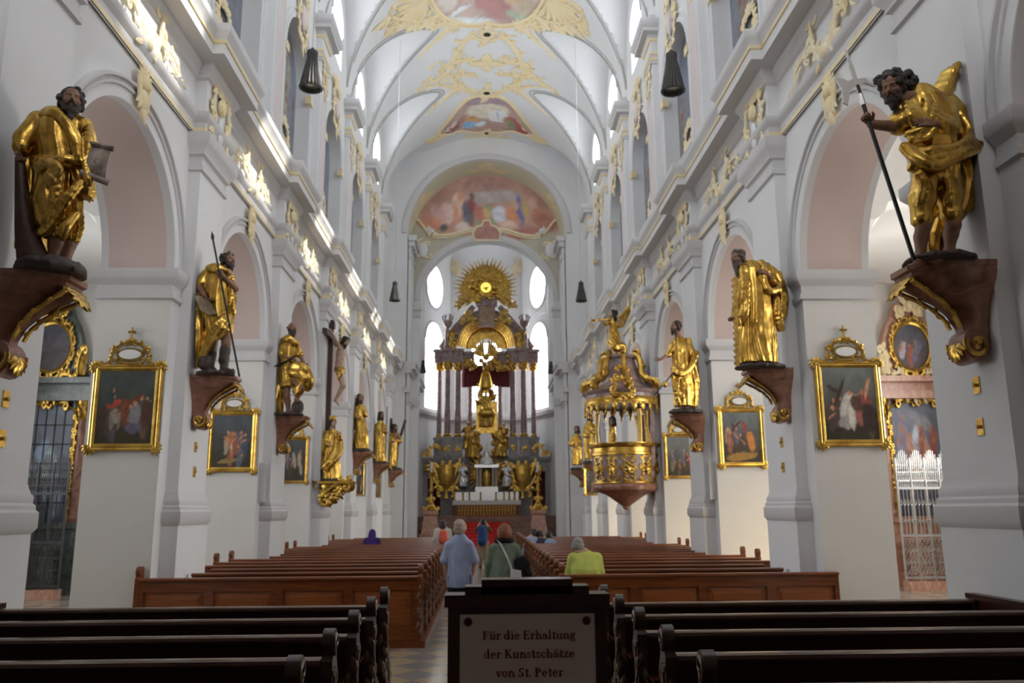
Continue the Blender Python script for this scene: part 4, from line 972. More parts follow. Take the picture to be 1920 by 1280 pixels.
# ---- nearest right: bearded man bending forward with a halberd
f = Fig('statue', 'gilded bearded man in breeches bending forward with a long halberd, nearest statue on the right', 'statue', 7.85, (1762, 492), 110, 0.0105, SG, 0.9)
c1 = f.b.copy()
f.body('robe', [(345, 1752, 36, .2, .02), (318, 1752, 39, .22, .025), (290, 1752, 40, .2, .015), (255, 1748, 42, .2, .012), (215, 1742, 44, .19, .012), (185, 1732, 36, .17, .01), (165, 1722, 20, .12, .005)], 11, 5, .5)
for a, b, sd in (((1738, 318, -.06), (1727, 392, -.1), 1), ((1772, 318, .02), (1782, 384, -.04), 2)):      # breeches
    P, Q = f.J(*a), f.J(*b); f.sc.f('robe').rc(P, P.lerp(Q, .75), .13, .135, .03); f.sc.f('robe').rc(P.lerp(Q, .75), Q, .135, .105, .03)
    f.sc.f('robe').rc(Q, Q+Vector((0, 0, -.1)), .1, .112, .02)
f.body('cloak', [(478, 1752, 16, .1, .02), (440, 1758, 22, .12, .03), (395, 1785, 34, .12, .035), (340, 1795, 36, .13, .035), (280, 1796, 34, .13, .03), (225, 1786, 30, .13, .015)], 9, 2, .8, dy=.17)
f.swag('cloak', [(1708, 276, -.16), (1722, 290, -.24), (1752, 297, -.27), (1790, 287, -.2), (1820, 268, -.05), (1828, 255, .06)], .05, .05, 3, .06, 4)
f.swag('cloak', [(1826, 262, .04), (1818, 235, .06), (1800, 205, .08), (1780, 185, .08)], .05, .04, 2, .05, 6)
f.swag('cloak', [(1826, 262, .05), (1830, 310, .1), (1826, 350, .12), (1812, 388, .12)], .04, .03, 3, .045, 8)
f.swag('cloak', [(1712, 268, -.14), (1718, 300, -.16), (1712, 318, -.14)], .045, .035, 2, .05, 3)
P = [f.J(1748, 186, .02), f.J(1760, 160, .04), f.J(1772, 135, .05), f.J(1784, 124, .05)]; Q = [f.J(1776, 190, .04), f.J(1788, 165, .06), f.J(1796, 140, .07), f.J(1800, 126, .07)]
for i in range(6):                                                     # the flying collar
    t = i/5; f.sc.f('cloak').chain([p.lerp(q, t)+Vector((0, -.09*math.sin(PI*t)+.03, 0)) for p, q in zip(P, Q)], [.035, .03, .026, .02], .03)
f.swag('robe', [(1700, 190, -.14), (1716, 215, -.22), (1730, 240, -.22)], .03, .03, 3, .05, 1)
f.swag('robe', [(1745, 180, -.1), (1748, 210, -.2), (1735, 245, -.24), (1705, 262, -.18)], .03, .028, 3, .05, 11)
f.swag('robe', [(1722, 325, -.22), (1735, 345, -.22), (1728, 380, -.2)], .03, .02, 2, .05, 12)
f.swag('robe', [(1765, 322, -.18), (1782, 345, -.16), (1778, 380, -.14)], .03, .02, 2, .05, 13)
f.arm((1704, 200, -.02), (1684, 238, -.08), (1634, 233, -.14), (-.45, -.1, .6), (-.6, -.6, -.2), (.1, .07, .045), .42, 1, 1.1, 1.2)
f.arm((1776, 198, 0), (1781, 240, -.1), (1752, 234, -.25), (-1, -.25, .15), (.1, .9, -.3), (.105, .09, .043), .82, -1, .25, 1.25)
f.leg((1730, 385, -.1), (1731, 425, -.1), (1726, 478, -.06), (1712, 495, -.2), (.08, .072, .045), hs=1.25)
f.leg((1783, 385, -.04), (1787, 422, -.04), (1780, 470, .02), (1748, 487, -.14), (.08, .074, .045), hs=1.25)
f.head(1672, 163, -.12, -42, -24, 1.25, .7, 1.0, (1712, 186, -.04))
for q in ((1648, 150), (1690, 148), (1702, 140), (1712, 152), (1698, 158), (1706, 163), (1680, 138), (1664, 140)): f.sc.f('hair').ell(f.J(q[0], q[1], -.05), (.055, .07, .05), .02)
f.sc.f('hair').disp(.012, 13, 4, 2)
f.rock(.36, .3, .06)
for k in ('robe', 'cloak'): f.sc.f(k).disp(.008, 3.2, 2, 2)
f.done()
hb = thing('halberd', f.J(1714, 488, -.16), 'long black halberd with silver blade held by the nearest right statue', 'halberd')
mb = MB(); A, B = f.J(1714, 488, -.18), f.J(1607, 160, -.16); mb.tube([A, A.lerp(B, .5), B], .021, 8); mb.build('shaft', 'iron', hb)
mb = MB(); D = (B-A).normalized(); X_ = Vector((-1, 0, 0)); X_ = (X_-D*X_.dot(D)).normalized(); Nn = D.cross(X_)
bl = lambda pts, th: mb.prism(pts, lambda p: tuple(B+X_*p[0]+D*p[1]+Nn*th), lambda p: tuple(B+X_*p[0]+D*p[1]-Nn*th))
bl([(-.02, -.18), (.02, -.18), (.022, .22), (0, .44), (-.022, .22)], .012)
bl([(.015, 0), (.1, -.06), (.16, -.2), (.2, -.16), (.17, -.02), (.2, .12), (.13, .1), (.08, .06), (.015, .08)], .008)
bl([(-.015, .0), (-.08, .01), (-.17, -.05), (-.1, .06), (-.015, .07)], .008)
mb.tube([B-D*.22, B-D*.1], .028, 8); mb.build('blade', 'silver', hb, smooth=False)
console(1, 8.1, c1.z-.005, 'red marble console with gilded scrolls under the halberd bearer', .79)
# ---- the other statues along the piers
def ped_z(px, py, Y): return at(px, py, Y).z
# second left: pilgrim with a staff and a large open book
f = Fig('statue', 'gilded man in boots holding an open book and a spear, second left statue', 'statue', 13.75, (404, 703), 470, 0.013, SG, .75)
c = f.b.copy()
f.body('robe', [(628, 413, 22, .18, .03), (606, 412, 26, .2, .03), (580, 410, 25, .19, .02), (550, 408, 24, .17, .014), (525, 408, 25, .16, .01), (508, 410, 17, .11, .004)], 11, 4, .6)
f.body('cloak', [(690, 377, 9, .12, .03), (655, 382, 18, .2, .045), (610, 386, 21, .2, .04), (560, 388, 20, .18, .025), (515, 396, 16, .13, .01)], 9, 8, -.6, dy=.12)
f.swag('cloak', [(390, 506, -.05), (408, 502, -.16), (426, 512, -.1)], .05, .045, 2, .05)
f.swag('cloak', [(428, 520, -.02), (436, 550, -.05), (434, 580, -.08), (428, 598, -.06)], .04, .03, 3, .035, 4)
f.swag('robe', [(428, 592, -.15), (410, 612, -.22), (392, 640, -.16), (380, 672, -.06)], .035, .03, 3, .05, 5)
f.swag('robe', [(430, 600, -.15), (424, 618, -.2), (406, 634, -.2)], .03, .02, 2, .05, 6)
f.arm((388, 513, 0), (374, 538, -.06), (384, 556, -.18), (.6, -.4, -.6), (.8, -.2, .4), (.08, .062, .036), .35, 1, .5)
f.arm((424, 513, 0), (442, 541, -.06), (418, 516, -.2), (-.8, -.2, .5), (.2, .9, .2), (.075, .055, .034), .18, -1, .8)
f.leg((422, 610, -.06), (424, 645, -.1), (420, 688, -.06), (434, 699, -.2), (.1, .075, .05), bare=False)
f.sc.f('rock').chain([f.J(423, 655, -.09), f.J(420, 675, -.06), f.J(420, 693, -.05), f.J(434, 697, -.18)], [.09, .085, .06, .05], .03)
f.leg((400, 630, 0), (398, 660, .03), (394, 693, .05), (404, 699, -.1), (.09, .07, .05), bare=False)
f.sc.f('rock').chain([f.J(398, 662, .03), f.J(394, 690, .05), f.J(404, 697, -.08)], [.08, .06, .05], .03)
f.sc.f('rock').ell(f.J(386, 680, -.1), (.12, .1, .13), .03)
f.head(428, 488, -.04, 62, 4, 1.1, .5, 1.0, (412, 510, 0))
f.rock(.3, .28, .06)
for k in ('robe', 'cloak'): f.sc.f(k).disp(.008, 3.4, 2, 2)
f.done()
bk = thing('book', f.J(390, 572, -.2), 'large open book resting on the arm of the second left statue', 'book')
mb = MB(); a, b, cc, d = f.J(364, 553, -.26), f.J(390, 562, -.3), f.J(408, 588, -.3), f.J(376, 582, -.26)
m1, m2 = f.J(379, 556, -.2), f.J(392, 590, -.24)
for sft in (0, .03):
    o = Vector((0, sft, 0)); mb.quad(a+o, m1+o, m2+o, d+o); mb.quad(m1+o, b+o, cc+o, m2+o)
mb.grid([[a, m1, b, cc, m2, d], [q+Vector((0, .03, 0)) for q in (a, m1, b, cc, m2, d)]], 0, True)
mb.build('pages', mat('old_paper', (.42, .34, .22), .8, col2=(.25, .19, .12), vscale=30), bk, smooth=False)
sp = thing('spear', f.J(449, 704, -.3), 'thin dark spear slanting across the second left statue', 'spear')
mb = MB(); A, B = f.J(449, 706, -.3), f.J(400, 452, -.25); mb.tube([A, B], .016, 7); mb.build('shaft', 'iron', sp)
mb = MB(); mb.tube([B, f.J(398.5, 444, -.25), f.J(397, 433, -.25)], [.02, .05, .004], 6, flat=.4); mb.build('spearhead', 'iron', sp)
console(-1, 14.0, c.z-.005, 'red marble console under the pilgrim with the book, left side', .71)
# third left: bald man with a knife, one foot on a rock
f = Fig('statue', 'gilded bald man with a knife and a foot on a rock, third left statue', 'statue', 19.4, (543, 778), 600, 0.017, SG, .85)
c = f.b.copy()
f.body('robe', [(726, 541, 15, .2, .03), (700, 541, 15.5, .2, .025), (672, 541, 15, .18, .015), (650, 541, 15, .16, .01), (636, 543, 10, .11, .004)], 11, 6, .4)
f.body('cloak', [(776, 522, 7, .12, .03), (735, 525, 9, .18, .04), (690, 527, 10, .18, .03), (645, 532, 9, .14, .01)], 7, 3, .3, dy=.14)
f.swag('robe', [(548, 690, -.16), (566, 696, -.24), (577, 712, -.2), (572, 722, -.1)], .1, .09, 3, .07, 2)
f.swag('robe', [(556, 705, -.1), (568, 722, -.2), (553, 736, -.14)], .09, .06, 2, .08, 3)
f.swag('cloak', [(530, 640, -.05), (542, 634, -.15), (556, 646, -.1)], .05, .05, 2, .05)
f.arm((530, 646, 0), (528, 668, -.08), (546, 672, -.22), (.9, -.2, -.1), (0, -.5, -.8), (.08, .06, .037), .4, 1, 1.0)
f.arm((554, 648, 0), (564, 668, -.05), (571, 684, -.16), (.6, -.3, -.4), (-.3, -.8, .3), (.075, .055, .035), .4, -1, .6)
f.leg((538, 710, 0), (538, 742, -.05), (541, 770, 0), (549, 776, -.14), (.1, .075, .045))
f.leg((556, 715, -.1), (566, 726, -.2), (556, 748, -.1), (563, 752, -.24), (.1, .08, .045))
f.sc.f('rock').ell(f.J(558, 764, -.06), (.14, .14, .17), .03)
f.head(548, 615, -.03, 40, 0, 1.15, .8, .9, (542, 636, 0), bald=True)
f.sc.f('hair').chain([f.J(540, 614, .04), f.J(544, 622, .06), f.J(551, 622, .04)], [.035, .04, .035], .02)
f.rock(.34, .3, .06); 
for k in ('robe', 'cloak'): f.sc.f(k).disp(.01, 3, 2, 2)
f.done()
kn = thing('knife', f.J(550, 672, -.25), 'long curved knife held by the third left statue', 'knife')
mb = MB(); mb.tube([f.J(513, 687, -.3), f.J(524, 684, -.3), f.J(540, 676, -.26)], [.01, .045, .03], 6, flat=.3); mb.build('blade', 'iron', kn)
mb = MB(); mb.tube([f.J(540, 676, -.26), f.J(553, 667, -.24)], .03, 6); mb.build('handle', 'darkwood', kn)
console(-1, 19.7, c.z-.005, 'red marble console under the bald man with the knife', .71)
# fourth left: the Madonna-like crowned woman below a crucifix
f = Fig('statue', 'gilded crowned woman in a full gown standing below the tall crucifix', 'statue', 25.1, (622, 902), 782, 0.021, SG, .8)
c = f.b.copy()
f.body('robe', [(898, 622, 17, .3, .05), (870, 622, 15, .27, .05), (845, 621, 12, .22, .04), (828, 621, 9.5, .17, .015), (814, 622, 10, .16, .01), (804, 623, 6, .1, .004)], 13, 3, .3)
f.swag('cloak', [(612, 812, 0), (606, 835, -.1), (602, 855, -.05), (606, 880, 0)], .1, .08, 2, .07)
f.swag('cloak', [(632, 815, 0), (634, 840, -.1), (622, 862, -.28), (610, 880, -.25)], .08, .06, 3, .08, 5)
f.arm((613, 812, 0), (609, 830, -.1), (618, 834, -.3), (.8, -.3, .3), (0, -.2, -1), (.09, .08, .04), .8, 1, .4, hand_=False)
f.arm((631, 812, 0), (637, 822, -.1), (637, 810, -.2), (.1, -.2, 1), (-1, 0, 0), (.09, .07, .04), .8, -1, .2, hand_=False)
f.head(624, 793, -.02, 40, -8, 1.1, 0, 1.3, (622, 806, 0))
F = f.sc.f('cloth2')
for i in range(8):
    a = 2*PI*i/8; p = f.J(624, 785.5, -.02)+Vector((.085*math.cos(a), .085*math.sin(a), 0)); F.rc(p, p+Vector((.01*math.cos(a), .01*math.sin(a), .09)), .022, .02)
F.rc(f.J(623, 786, 0), f.J(625, 786, 0), .09, .09)
f.rock(.34, .3, .12); f.done(skin=('body', 'flesh_pale', None), cloth2=('crown', 'gold', None))
# gilded console with candle arms under the woman
r = thing('console', f.J(620, 906, 0), 'gilded carved console with branching candle arms under the crowned woman', 'console')
mb = MB(); fm = Plane((nave_x(-1)+.45, 25.1, c.z-.02), (1, 0, 0), (0, 0, 1)); rg = random.Random(4)
for sg in (-.3, 0, .3):
    fm = Plane((-4.94, 25.1+sg, c.z-.04), (1, 0, 0), (0, 0, 1))
    cscroll(mb, (0.9, -.05), (.08, -.62), -.35, .07, fm, 0, 5, rg); cscroll(mb, (.6, -.1), (.1, -.3), .3, .06, fm, 0, 3, rg)
    for i in range(5): leaf(mb, (.7-.12*i, -.1-.1*i), rg.uniform(-2, 0), .25, .06, fm)
mb.box(-4.94, -3.95, 24.6, 25.6, c.z-.08, c.z-.012)
mb.build('carved_bracket', 'gold', r)
for i, (px, py, dy) in enumerate(((660, 905, -.2), (648, 912, .3), (590, 905, -.3))):
    mb = MB(); e = f.J(px, py, dy); o = Vector((-4.4, 25.1+dy, c.z-.3))
    mb.tube([o, o.lerp(e, .5)+Vector((0, 0, -.18)), e+Vector((0, 0, -.1)), e], [.035, .03, .025, .02], 7); mb.lathe([(.03, 0), (.07, .04), (.07, .06), (.03, .05)], e, 10)
    mb.build('candle_arm', 'gold', r)
    mb = MB(); mb.lathe([(.02, .05), (.02, .3)], e, 8); mb.build('candle', 'white', r)
# crucifix on the same pier
cz = lambda py, px=612, Y=25.4: at(px, py, Y).z
zt, zb_ = cz(600, 612), cz(905, 607)
cr = thing('crucifix', (-4.86, 25.45, zb_), 'tall black crucifix with carved figure on the fourth left pier', 'crucifix')
mb = MB(); mb.box(-4.935, -4.8, 25.37, 25.53, zb_, zt); zx = zt-.55; mb.box(-4.935, -4.8, 24.35, 26.55, zx-.08, zx+.08)
mb.box(-4.8, -4.77, 25.33, 25.57, zt-.25, zt-.05); mb.build('cross', 'darkwood', cr, smooth=False)
sc = Sculpt((-4.9, 24.3, zx-2.2), (-4.0, 26.6, zx+.3), .019)
K = sc.f('skin'); X0 = -4.62
ch = Vector((X0+.06, 25.45, zx-.5)); pel = Vector((X0+.02, 25.45, zx-1.0))
K.ell(ch, (.13, .17, .22), .05); K.rc(ch, pel, .13, .13, .06)
for sg in (-1, 1):
    sh = ch+Vector((0, sg*.18, .14)); el = Vector((X0-.04, 25.45+sg*.55, zx-.12)); wr = Vector((X0-.1, 25.45+sg*.85, zx+.02))
    K.rc(sh, el, .065, .05, .03); K.rc(el, wr, .05, .034, .02); K.rc(wr, wr+Vector((-.02, sg*.14, .03)), .035, .03, .02)
    hp = pel+Vector((0, sg*.09, -.05)); kn_ = Vector((X0+.17, 25.45+sg*.07, pel.z-.5)); an = Vector((X0-.05, 25.45+sg*.03, pel.z-.95))
    K.rc(hp, kn_, .095, .068, .03); K.rc(kn_, an, .068, .042, .03); K.rc(an, an+Vector((.1, 0, -.14)), .04, .03, .02)
head(sc, ch+Vector((.16, -.1, .36)), frame(R_(60), R_(-35)), 1.15, .6, 1.6)
K.rc(ch+Vector((0, 0, .15)), ch+Vector((.1, -.06, .28)), .07, .065)
F = sc.f('robe'); F.ell(pel+Vector((.03, 0, -.02)), (.17, .2, .14), .03); F.chain([pel+Vector((.05, -.2, 0)), pel+Vector((.1, -.3, -.15)), pel+Vector((.05, -.3, -.35))], [.07, .08, .04], .03); F.disp(.025, 4, 3)
r_ = sc.finish(cr, {'skin': ('figure', 'flesh_pale', None), 'robe': ('loincloth', 'gold', None), 'hair': ('hair', 'hair', None)})
# fifth to seventh left
f = Fig('statue', 'gilded figure with long dark hair and draped cloak, fifth statue on the left', 'statue', 30.9, (676, 845), 736, 0.024, SG, .8)
c = f.b.copy()
f.body('robe', [(842, 678, 12.5, .3, .05), (815, 678, 11.5, .27, .05), (785, 676, 9, .22, .035), (768, 675, 8.5, .18, .01), (758, 676, 4, .1, 0)], 13, 7, .3)
f.body('cloak', [(838, 664, 4, .2, .04), (790, 664, 5, .22, .04), (752, 664, 4, .14, .02)], 5, 7, .3, dy=.2)
f.arm((669, 765, 0), (667, 780, -.1), (676, 785, -.3), (.8, 0, 0), (0, 0, 1), (.09, .08, .04), .8, hand_=False)
f.arm((682, 765, 0), (686, 778, -.1), (681, 772, -.3), (.8, 0, 0), (0, 0, 1), (.09, .08, .04), .8, hand_=False)
f.head(675, 747, 0, 30, -5, 1.3, .5, 1.4, (676, 760, 0)); f.rock(.36, .3, .1); f.done()
console(-1, 31.1, c.z-.005, 'red marble console under the fifth left statue', .71)
f = Fig('statue', 'gilded bearded man with a thin staff, sixth statue on the left', 'statue', 36.6, (713, 868), 772, 0.027, SG, .8)
c = f.b.copy()
f.body('robe', [(866, 713, 11, .3, .05), (838, 712, 11.5, .3, .05), (808, 712, 10, .25, .03), (793, 713, 7, .18, .01), (787, 714, 3, .1, 0)], 12, 2, .3)
f.arm((706, 798, 0), (703, 812, -.1), (712, 812, -.3), (.8, 0, 0), (0, 0, 1), (.1, .09, .05), .8, hand_=False)
f.arm((720, 798, 0), (723, 810, -.1), (722, 805, -.3), (.8, 0, 0), (0, 0, 1), (.1, .09, .05), .8, hand_=False)
f.head(715, 779, 0, 50, -5, 1.35, .8, 1.2, (714, 790, 0)); f.rock(.36, .3, .1); f.done()
st = thing('staff', f.J(722, 866, -.24), 'thin staff beside the sixth left statue', 'staff')
mb = MB(); mb.tube([f.J(722, 868, -.24), f.J(726, 762, -.24)], .02, 6); mb.build('pole', 'iron', st)
console(-1, 36.8, c.z-.005, 'red marble console under the sixth left statue', .71)
f = Fig('statue', 'gilded man holding a dark slanting cross, seventh statue on the left', 'statue', 42.3, (739, 880), 786, 0.03, SG, .95)
c = f.b.copy()
f.body('robe', [(876, 735, 9, .3, .05), (850, 737, 10, .3, .05), (825, 739, 8, .25, .03), (812, 740, 6, .16, 0)], 11, 2, .5)
f.arm((733, 815, 0), (731, 828, -.1), (738, 828, -.3), (.8, 0, 0), (0, 0, 1), (.1, .09, .05), .5, hand_=False)
f.arm((746, 815, 0), (750, 826, -.1), (748, 818, -.3), (.8, 0, 0), (0, 0, 1), (.1, .09, .05), .5, hand_=False)
f.sc.f('skin').ell(f.J(742, 818, -.1), (.2, .16, .2), .03)
f.head(741, 801, 0, 50, -5, 1.4, .8, 1.2, (741, 812, 0)); f.rock(.4, .3, .1); f.done()
xc_ = thing('cross', f.J(737, 870, .2), 'dark diagonal cross behind the seventh left statue', 'cross')
mb = MB(); mb.tube([f.J(733, 876, .15), f.J(760, 788, .1)], .09, 4); mb.tube([f.J(733, 784, .2), f.J(738, 870, .2)], .09, 4); mb.build('beams', 'darkwood', xc_, smooth=False)
console(-1, 42.5, c.z-.005, 'red marble console under the seventh left statue', .71)
# second right: bearded man with a saw
f = Fig('statue', 'gilded grey-bearded man in a long robe with a toothed saw, second statue on the right', 'statue', 13.35, (1426, 690), 450, 0.013, SG, .75)
c = f.b.copy()
f.body('robe', [(682, 1420, 36, .26, .04), (640, 1420, 34, .25, .04), (600, 1418, 31, .23, .035), (565, 1416, 29, .21, .025), (530, 1414, 27, .19, .015), (505, 1412, 24, .17, .008), (490, 1405, 13, .1, .003)], 15, 9, .2)
f.body('cloak', [(600, 1460, 12, .16, .03), (565, 1462, 14, .19, .035), (530, 1456, 15, .18, .02), (505, 1440, 15, .15, .008), (492, 1424, 12, .1, .003)], 8, 4, -.4, dy=.06)
f.swag('cloak', [(1392, 500, -.1), (1398, 540, -.2), (1394, 580, -.22), (1386, 600, -.2)], .045, .04, 3, .045)
f.swag('cloak', [(1424, 492, -.02), (1434, 500, -.16), (1430, 520, -.2), (1442, 545, -.22), (1460, 540, -.12), (1462, 512, -.04)], .04, .035, 2, .04, 3)
f.swag('cloak', [(1460, 560, -.05), (1458, 590, -.08), (1464, 620, -.05)], .035, .02, 3, .04, 9)
f.swag('robe', [(1384, 565, -.2), (1378, 590, -.22), (1384, 610, -.2)], .04, .03, 2, .05, 9)
f.arm((1392, 500, -.02), (1386, 560, -.1), (1376, 590, -.2), (-.3, -.3, -.8), (-.8, 0, .3), (.085, .07, .036), .85, 1, .9)
f.arm((1436, 500, 0), (1452, 530, -.05), (1438, 512, -.24), (-.9, -.3, .3), (.2, .8, -.4), (.085, .08, .036), .7, -1, .5)
f.head(1383, 484, -.06, -58, -8, 1.15, 1.3, .9, (1402, 498, -.02))
f.rock(.42, .32, .07)
for k in ('robe', 'cloak'): f.sc.f(k).disp(.008, 3.4, 2, 2)
f.done(hair=('hair', 'hair_grey', 'grey-brown hair and beard'))
sw = thing('saw', f.J(1380, 690, -.3), 'tall toothed saw held upright at the edge of the second right statue', 'saw')
mb = MB(); A, B = f.J(1381, 686, -.28), f.J(1375, 520, -.25)
pts = []
for i in range(31):
    t = i/30; p = A.lerp(B, t); pts.append((p.x-(.045 if i % 2 else .0), p.z))
pts += [(B.x+.05, B.z), (A.x+.05, A.z)]
mb.prism(pts, lambda p: (p[0], A.y, p[1]), lambda p: (p[0], A.y+.02, p[1])); mb.build('blade', 'gold_dark', sw, smooth=False)
console(1, 13.6, c.z-.005, 'red marble console under the bearded man with the saw', .71)
# third right: dark-haired man reaching out
f = Fig('statue', 'gilded dark-haired man stretching out an open hand, third statue on the right', 'statue', 18.9, (1286, 774), 598, 0.016, SG, .85)
c = f.b.copy()
f.body('robe', [(762, 1282, 17, .26, .04), (735, 1281, 18, .26, .04), (705, 1279, 17, .24, .03), (675, 1276, 15.5, .2, .02), (650, 1274, 15, .17, .01), (632, 1272, 9, .1, .003)], 13, 4, .2)
f.body('cloak', [(765, 1300, 7, .14, .03), (720, 1301, 10, .2, .04), (670, 1296, 11, .2, .03), (635, 1286, 9, .14, .01)], 9, 4, .3, dy=.14)
f.swag('cloak', [(1262, 690, -.2), (1275, 700, -.25), (1295, 690, -.15), (1305, 660, 0)], .05, .05, 2, .06)
f.swag('robe', [(1266, 700, -.2), (1268, 730, -.24), (1280, 755, -.2)], .035, .03, 3, .06, 3)
f.arm((1263, 644, 0), (1254, 664, -.1), (1240, 673, -.2), (-.9, -.2, -.35), (.2, -.6, .7), (.08, .065, .036), .6, 1, .25)
f.arm((1284, 645, 0), (1284, 680, -.1), (1268, 692, -.22), (-.9, -.1, -.3), (0, .9, 0), (.085, .07, .036), .85, -1, 1.1)
f.head(1266, 613, -.03, -62, 2, 1.15, .5, .9, (1272, 632, 0)); f.rock(.4, .32, .09, 'rock')
for k in ('robe', 'cloak'): f.sc.f(k).disp(.01, 3, 2, 2)
f.done()
rd = thing('rod', f.J(1266, 692, -.3), 'thin rod slanting down from the hand of the third right statue', 'rod')
mb = MB(); mb.tube([f.J(1270, 690, -.26), f.J(1226, 741, -.3)], .016, 6); mb.build('stick', 'iron', rd)
mb = MB(); mb.ball(f.J(1247, 720, -.3), .07, 8, 6, 0, (.8, .8, 1.2)); mb.build('purse', 'gold', rd)
console(1, 19.2, c.z-.005, 'red marble console under the man stretching out his hand', .71)
# fifth and sixth right, beyond the pulpit
f = Fig('statue', 'gilded bearded man partly hidden behind the pulpit', 'statue', 36.4, (1106, 868), 774, 0.028, SG, .8)
c = f.b.copy()
f.body('robe', [(860, 1106, 10, .28, .05), (830, 1106, 10, .26, .05), (800, 1105, 9, .2, .02), (788, 1105, 4, .1, 0)], 12, 2, .3)
f.arm((1099, 798, 0), (1096, 815, -.1), (1104, 818, -.3), (.8, 0, 0), (0, 0, 1), (.1, .09, .05), .8, hand_=False)
f.arm((1112, 798, 0), (1115, 812, -.1), (1108, 808, -.3), (.8, 0, 0), (0, 0, 1), (.1, .09, .05), .8, hand_=False)
f.head(1105, 781, 0, -40, -5, 1.35, .8, 1.2, (1105, 792, 0)); f.rock(.34, .3, .1); f.done()
console(1, 36.8, c.z-.005, 'red marble console half hidden behind the pulpit', .71)
f = Fig('statue', 'gilded man with a hand on his hip, farthest statue on the right', 'statue', 42.1, (1081, 880), 798, 0.03, SG, .8)
c = f.b.copy()
f.body('robe', [(872, 1082, 9, .28, .05), (845, 1082, 9.5, .26, .05), (822, 1081, 8, .2, .02), (812, 1081, 3.5, .1, 0)], 12, 5, .3)
f.arm((1075, 820, 0), (1070, 832, -.1), (1078, 838, -.3), (.8, 0, 0), (0, 0, 1), (.1, .08, .05), .5, hand_=False)
f.arm((1087, 820, 0), (1089, 835, -.1), (1084, 832, -.3), (.8, 0, 0), (0, 0, 1), (.1, .09, .05), .8, hand_=False)
f.head(1081, 805, 0, -30, -5, 1.4, .6, 1.1, (1081, 815, 0)); f.rock(.34, .3, .1); f.done()
console(1, 42.5, c.z-.005, 'red marble console under the farthest right statue', .71)
